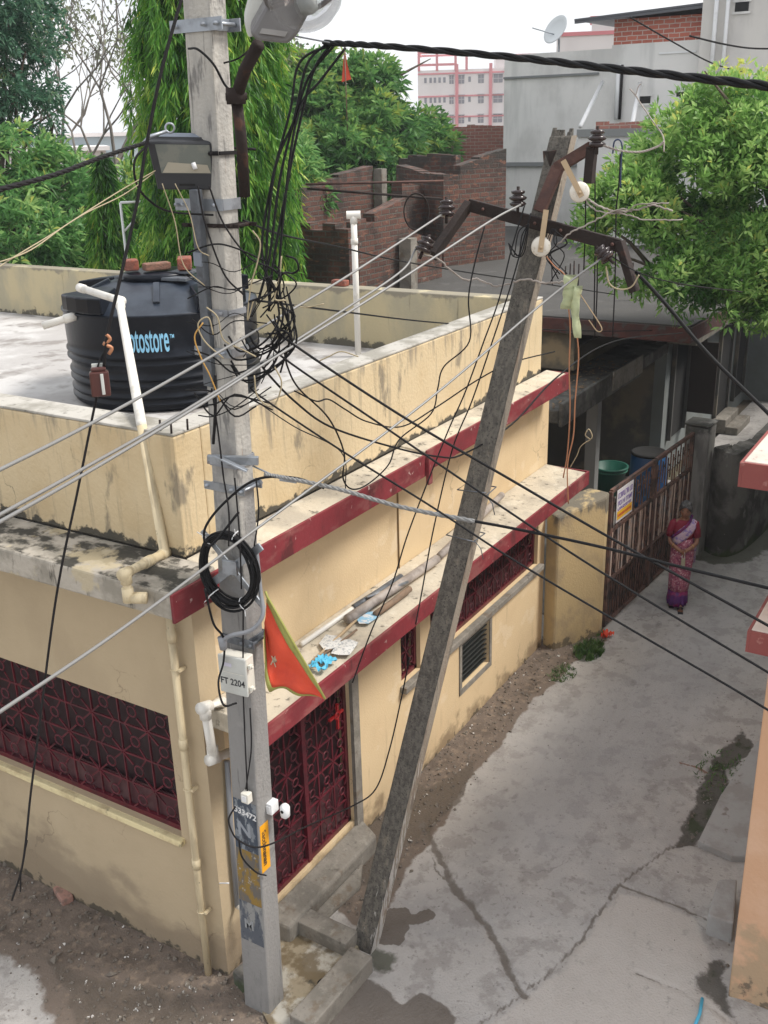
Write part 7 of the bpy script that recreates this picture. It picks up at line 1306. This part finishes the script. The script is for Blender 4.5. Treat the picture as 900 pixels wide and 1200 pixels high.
# local frame: x = side (towards viewer's right is -?), y = facing, z up
sd_ = Vector((face.y, -face.x, 0)) # her right-hand side is viewer's left
mwm = Matrix(((-sd_.x, face.x, 0, WB.x), (-sd_.y, face.y, 0, WB.y), (0, 0, 1, WB.z), (0, 0, 0, 1)))   # +x = viewer's right? resolved below
vr = Vector((azi(793).y, -azi(793).x, 0))
if Vector((mwm[0][0], mwm[1][0], 0)).dot(vr) < 0:
    mwm = Matrix(((sd_.x, face.x, 0, WB.x), (sd_.y, face.y, 0, WB.y), (0, 0, 1, WB.z), (0, 0, 0, 1)))
mwm = mwm @ Matrix.Diagonal((.80, .88, .945, 1))
def skinmesh(joints, edges, mx_, levels=2):
    me = bpy.data.meshes.new('sk'); me.from_pydata([Vector(j[0]) for j in joints], edges, []); o = bpy.data.objects.new('sk', me); COL.objects.link(o)
    md = o.modifiers.new('skin', 'SKIN'); 
    sv = me.skin_vertices[0].data if me.skin_vertices else None
    if sv is None:
        bm = bmesh.new(); bm.from_mesh(me); bm.verts.layers.skin.verify(); bm.to_mesh(me); bm.free(); sv = me.skin_vertices[0].data
    for i, j in enumerate(joints): r_ = j[1]; sv[i].radius = r_ if isinstance(r_, tuple) else (r_, r_); sv[i].use_root = (i == 0)
    ss = o.modifiers.new('sub', 'SUBSURF'); ss.levels = levels; ss.render_levels = levels
    dg = bpy.context.evaluated_depsgraph_get(); m2 = bpy.data.meshes.new_from_object(o.evaluated_get(dg)); vs = [mx_ @ v.co for v in m2.vertices]; fs = [tuple(p.vertices) for p in m2.polygons]
    bpy.data.objects.remove(o); bpy.data.meshes.remove(m2); return vs, fs
# +x viewer's right = her left
J = [((0, 0, .80), (.13, .10)), ((0, 0, .95), (.12, .09)), ((0, .0, 1.12), (.14, .095)), ((0, .0, 1.23), (.10, .075)), ((0, .015, 1.31), .048), ((.0, .035, 1.36), .045),
     ((-.15, 0, 1.22), .055), ((-.21, .0, 1.05), .045), ((-.20, .04, .95), .038), ((-.10, .16, .90), .030), ((-.045, .20, .885), .024),
     ((.15, 0, 1.22), .055), ((.21, .0, 1.05), .045), ((.205, .05, .95), .038), ((.08, .17, .90), .030), ((.03, .20, .89), .024),
     ((-.09, 0, .70), .09), ((-.08, .02, .42), .065), ((-.10, -.05, .08), .038), ((-.11, .06, .03), .030), ((.09, 0, .70), .09), ((.05, .07, .42), .065), ((.02, .13, .08), .036), ((.02, .25, .03), .032)]
Ed = [(0, 1), (1, 2), (2, 3), (3, 4), (4, 5), (3, 6), (6, 7), (7, 8), (8, 9), (9, 10), (3, 11), (11, 12), (12, 13), (13, 14), (14, 15), (0, 16), (16, 17), (17, 18), (18, 19), (0, 20), (20, 21), (21, 22), (22, 23)]
vs, fs = skinmesh(J, Ed, mwm); b = MB(); b.add(vs, fs, True)
# head, bowed and turned
hm = mwm @ Matrix.Translation((0.0, .045, 1.43)) @ Matrix.Rotation(math.radians(12), 4, 'Z') @ Matrix.Rotation(math.radians(-9), 4, 'X') @ Matrix.Diagonal((1.36, 1.22, 1.16, 1))
vs = []; nu_, nv_ = 24, 18
for i in range(nv_+1):
    th = math.pi*i/nv_
    for j in range(nu_):
        ph = 2*math.pi*j/nu_; x, y, z = math.sin(th)*math.cos(ph), math.sin(th)*math.sin(ph), math.cos(th)
        jaw = 1-.28*max(0, -z)**1.4; X_ = x*.068*jaw; Y_ = y*.085*(1-.10*max(0, -z)); Z_ = z*.103
        fr_ = max(0, y)
        if y > .3: Y_ += .016*math.exp(-((x/.16)**2))*math.exp(-(((z+.12)/.16)**2))*1.2; Y_ -= .007*math.exp(-(((abs(x)-.38)/.16)**2))*math.exp(-(((z-.08)/.1)**2)); Y_ += .004*math.exp(-((x/.25)**2))*math.exp(-(((z+.48)/.07)**2)); Y_ += .006*math.exp(-((x/.3)**2))*math.exp(-(((z+.85)/.15)**2))
        vs.append(hm @ Vector((X_, Y_, Z_)))
fs = [(i*nu_+j, (i+1)*nu_+j, (i+1)*nu_+(j+1) % nu_, i*nu_+(j+1) % nu_) for i in range(nv_) for j in range(nu_)]; b.add(vs, fs, True)
for s in (-1, 1):
    b.mx = hm; b.lathe((s*.068, -.005, -.005), [(.0, -.006), (.014, -.004), (.017, .004), (.008, .010), (0, .012)], 10, axis=(s, -.25, 0)); b.mx = mwm
    w0 = Vector((s*.045, .20, .887)) if s < 0 else Vector((.03, .20, .892)); tgt = Vector((0, .235, .875))
    b.tube([w0+Vector((s*.012, -.02, 0)), w0+Vector((-s*.005, .012, -.004)), w0+Vector((-s*.022, .03, -.012))], [.024, .026, .022], 8)
    for k in range(4):
        st_ = w0+Vector((-s*.022, .03+.004*k, -.006-.015*(k-1.5)*-1-.012)); L_ = (.046, .054, .050, .038)[k]; b.tube([st_, st_+Vector((-s*L_*.45, .012, -.008)), st_+Vector((-s*L_*.7, .006, -.022-.002*k)), st_+Vector((-s*L_*.6, -.008, -.034))], [.0085, .008, .0075, .006], 6)
    b.tube([w0+Vector((0, .015, .015)), w0+Vector((-s*.018, .03, .026)), w0+Vector((-s*.036, .036, .016))], [.010, .009, .007], 6)
    fx = (-.11, .02)[s > 0]; fy = (.06, .25)[s > 0]
    for k in range(5): tx = fx+(k-2)*.016; b.tube([(tx, fy-.01, .02), (tx, fy+.035-.004*abs(k-1-(s > 0)*2), .014)], [.012, .008], 6)
b.mx = None
body = b.build('body', M['skin'], wm); WL[body.name] = WL[wm.name]
# eyes, brows, lips
b = MB(hm)
for s in (-1, 1): b.lathe((s*.026, .0735, .010), [(.0, -.003), (.010, 0), (.0, .006)], 8, axis=(s*.25, 1, 0))
b.build('eye', mat('eye_white_dark', (.05, .04, .035), .3), wm)
b = MB(hm)
for s in (-1, 1): b.bar((s*.014, .078, .027), (s*.040, .067, .028), .006, .005)
b.build('eyebrow', mat('brow_black', (.015, .012, .012), .7), wm)
b = MB(hm); b.bar((-.018, .0625, -.052), (.018, .0625, -.052), .006, .008); b.build('lips', mat('lip_brown', (.17, .06, .05), .5), wm)
# hair with parting and low bun
vs = []; 
for i in range(11):
    th = math.pi*.66*i/10
    for j in range(28):
        ph = 2*math.pi*j/28; x, y, z = math.sin(th)*math.cos(ph), math.sin(th)*math.sin(ph), math.cos(th); t_ = th
        if y > -.15: z = max(z, .70-.95*abs(x)**1.7)
        wv = .004*math.sin(j*5+i); vs.append(Vector((x*(.0735+wv*.3), -.004+y*(.089+wv*.3), .002+z*.109+wv*.4)))
b = MB(hm); b.add(vs, [(i*28+j, (i+1)*28+j, (i+1)*28+(j+1) % 28, i*28+(j+1) % 28) for i in range(10) for j in range(28)], True); b.lathe((0, -.085, -.055), [(0, -.03), (.03, -.022), (.042, 0), (.03, .025), (0, .032)], 14, axis=(0, 1, .3)); hr = b.build('hair', M['hair'], wm); m_ = hr.modifiers.new('s', 'SOLIDIFY'); m_.thickness = .006
# blouse: torso ring loft and sleeves
def loft(rings, m, nm, fold=0, nf=0, seed=0, par=wm, mxl=mwm, n=56, close=True):
    vs = []
    for k, (cx, cy, z, rx, ry) in enumerate(rings):
        for j in range(n):
            a = 2*math.pi*j/n; f = 1+fold*(k/len(rings))*math.sin(a*nf+seed+k*.15)+fold*.5*(k/len(rings))*math.sin(a*nf*1.7+seed*2-k*.2); vs.append(mxl @ Vector((cx+rx*f*math.cos(a), cy+ry*f*math.sin(a), z)))
    fs = [(i*n+j, i*n+(j+1) % n, (i+1)*n+(j+1) % n, (i+1)*n+j) for i in range(len(rings)-1) for j in range(n)]
    bb = MB(); bb.add(vs, fs, True); o = bb.build(nm, m, par); md = o.modifiers.new('s', 'SOLIDIFY'); md.thickness = .006; md.offset = -1; return o
loft([(0, .02, 1.285, .060, .055), (0, .005, 1.262, .125, .085), (0, 0, 1.22, .172, .105), (0, .005, 1.15, .168, .118), (0, .01, 1.08, .158, .122), (0, .005, 1.0, .145, .115)], M['blouse'], 'blouse')
for s in (-1, 1):
    b = MB(mwm); b.tube([(s*.12, 0, 1.225), (s*.165, 0, 1.205), (s*.195, 0, 1.12), (s*.213, .0, 1.03)], [.062, .066, .060, .056], 14, caps=False); o = b.build('sleeve', M['blouse'], wm); md = o.modifiers.new('s', 'SOLIDIFY'); md.thickness = .004
sk = [(0, .005, 1.02, .150, .122), (0, .0, .93, .165, .135), (0, .0, .84, .178, .150), (0, .01, .70, .182, .155), (-.01, .02, .52, .170, .150), (-.015, .03, .36, .160, .150), (-.02, .04, .265, .156, .155)]
loft(sk, M['sari'], 'sari_skirt', .055, 13, 1.); loft([(-.02, .04, .266, .158, .157), (-.02, .045, .19, .156, .160), (-.025, .05, .12, .158, .166), (-.025, .055, .055, .150, .168)], M['sariborder'], 'sari_border', .13, 13, 1.)
# pallu over her left shoulder across the chest
def sash(path, w_, m, nm, off=.0):
    vs = []; n = len(path)
    for i, (p, n_) in enumerate(path):
        p = Vector(p); nn = Vector(n_).normalized(); d = (Vector(path[min(i+1, n-1)][0])-Vector(path[max(i-1, 0)][0])).normalized(); s_ = d.cross(nn).normalized()
        ww = w_[i] if isinstance(w_, list) else w_
        for k in range(9): u = (k/8-.5)*2; vs.append(mwm @ (p+s_*ww*u+nn*(.012+off-.030*u*u*abs(ww)/.1+.005*math.sin(u*9+i*.4))))
    bb = MB(); bb.add(vs, [(i*9+k, i*9+k+1, (i+1)*9+k+1, (i+1)*9+k) for i in range(n-1) for k in range(8)], True); o = bb.build(nm, m, wm); md = o.modifiers.new('s', 'SOLIDIFY'); md.thickness = .005; return o
pth = [((-.15, .075, .97), (-.6, .8, 0)), ((-.10, .115, 1.03), (-.4, .9, .0)), ((-.03, .128, 1.09), (-.1, 1, .05)), ((.05, .120, 1.155), (.2, 1, .2)), ((.11, .085, 1.22), (.3, .7, .6)), ((.135, .02, 1.275), (.3, 0, 1)), ((.14, -.06, 1.24), (.2, -.8, .6)), ((.135, -.12, 1.1), (.1, -1, 0)), ((.12, -.14, .85), (.1, -1, 0)), ((.11, -.15, .6), (.1, -1, 0))]
sash(pth, [.06, .075, .085, .085, .07, .06, .07, .09, .11, .12], M['pallu'], 'pallu')
sash([((a[0][0]-.035, a[0][1]-.0, a[0][2]+.062), a[1]) for a in pth[:6]], .016, M['sariborder'], 'pallu_border', .004)
b = MB(mwm); b.ring((.135, .115, .925), .034, .004, (-.6, .6, -.25), 16, 5); b.ring((-.15, .10, .925), .034, .004, (.6, .6, -.25), 16, 5); b.build('bangle', mat('gold_bangle', (.6, .4, .1), .3, .8), wm)
b = MB(mwm)
for (x, y) in ((-.11, .08), (.02, .27)): b.tube([(x-.042, y-.02, .045), (x, y-.02, .066), (x+.042, y-.02, .045)], .012, 6); b.box(x-.04, x+.04, y-.13, y+.055, -.012, .006)
b.build('sandal', M['ink'], wm)
hb = mwm @ Vector((.0, .25, .72)); bag = thing('small_bag', hb, 'small pale khaki pouch hanging from the hands of the woman in the sari', 'bag')
b = MB(mwm); b.add([(-.035, .235, .66), (.035, .235, .66), (.035, .27, .66), (-.035, .27, .66), (-.03, .24, .80), (.03, .24, .80), (.03, .262, .80), (-.03, .262, .80)], [(0, 3, 2, 1), (4, 5, 6, 7), (0, 1, 5, 4), (1, 2, 6, 5), (2, 3, 7, 6), (3, 0, 4, 7)]); b.build('pouch', mat('khaki_pouch', (.33, .31, .22), .7), bag, bevel=.008)
b = MB(mwm); b.tube(smooth_path([(-.02, .25, .80), (-.018, .24, .87), (.01, .235, .885), (.022, .25, .80)], 4), .004, 5); b.build('strap', M['white'], bag)

# ------------------------------------------------------------------ thin haze
if HAZE:
    b = MB(); b.box(-12, 260, -60, 200, -1.2, 24); hz = b.build('haze', M['farwhite']); m = bpy.data.materials.new('haze_air'); m.use_nodes = True; N = m.node_tree.nodes; N.remove(N['Principled BSDF'])
    pv = N.new('ShaderNodeVolumePrincipled'); pv.inputs['Density'].default_value = HAZE; pv.inputs['Color'].default_value = (.92, .95, 1, 1); m.node_tree.links.new(pv.outputs[0], N['Material Output'].inputs['Volume'])
    hz.data.materials.clear(); hz.data.materials.append(m); tag(hz, 'thin pale haze in the air over the whole neighbourhood', 'haze', kind='stuff')
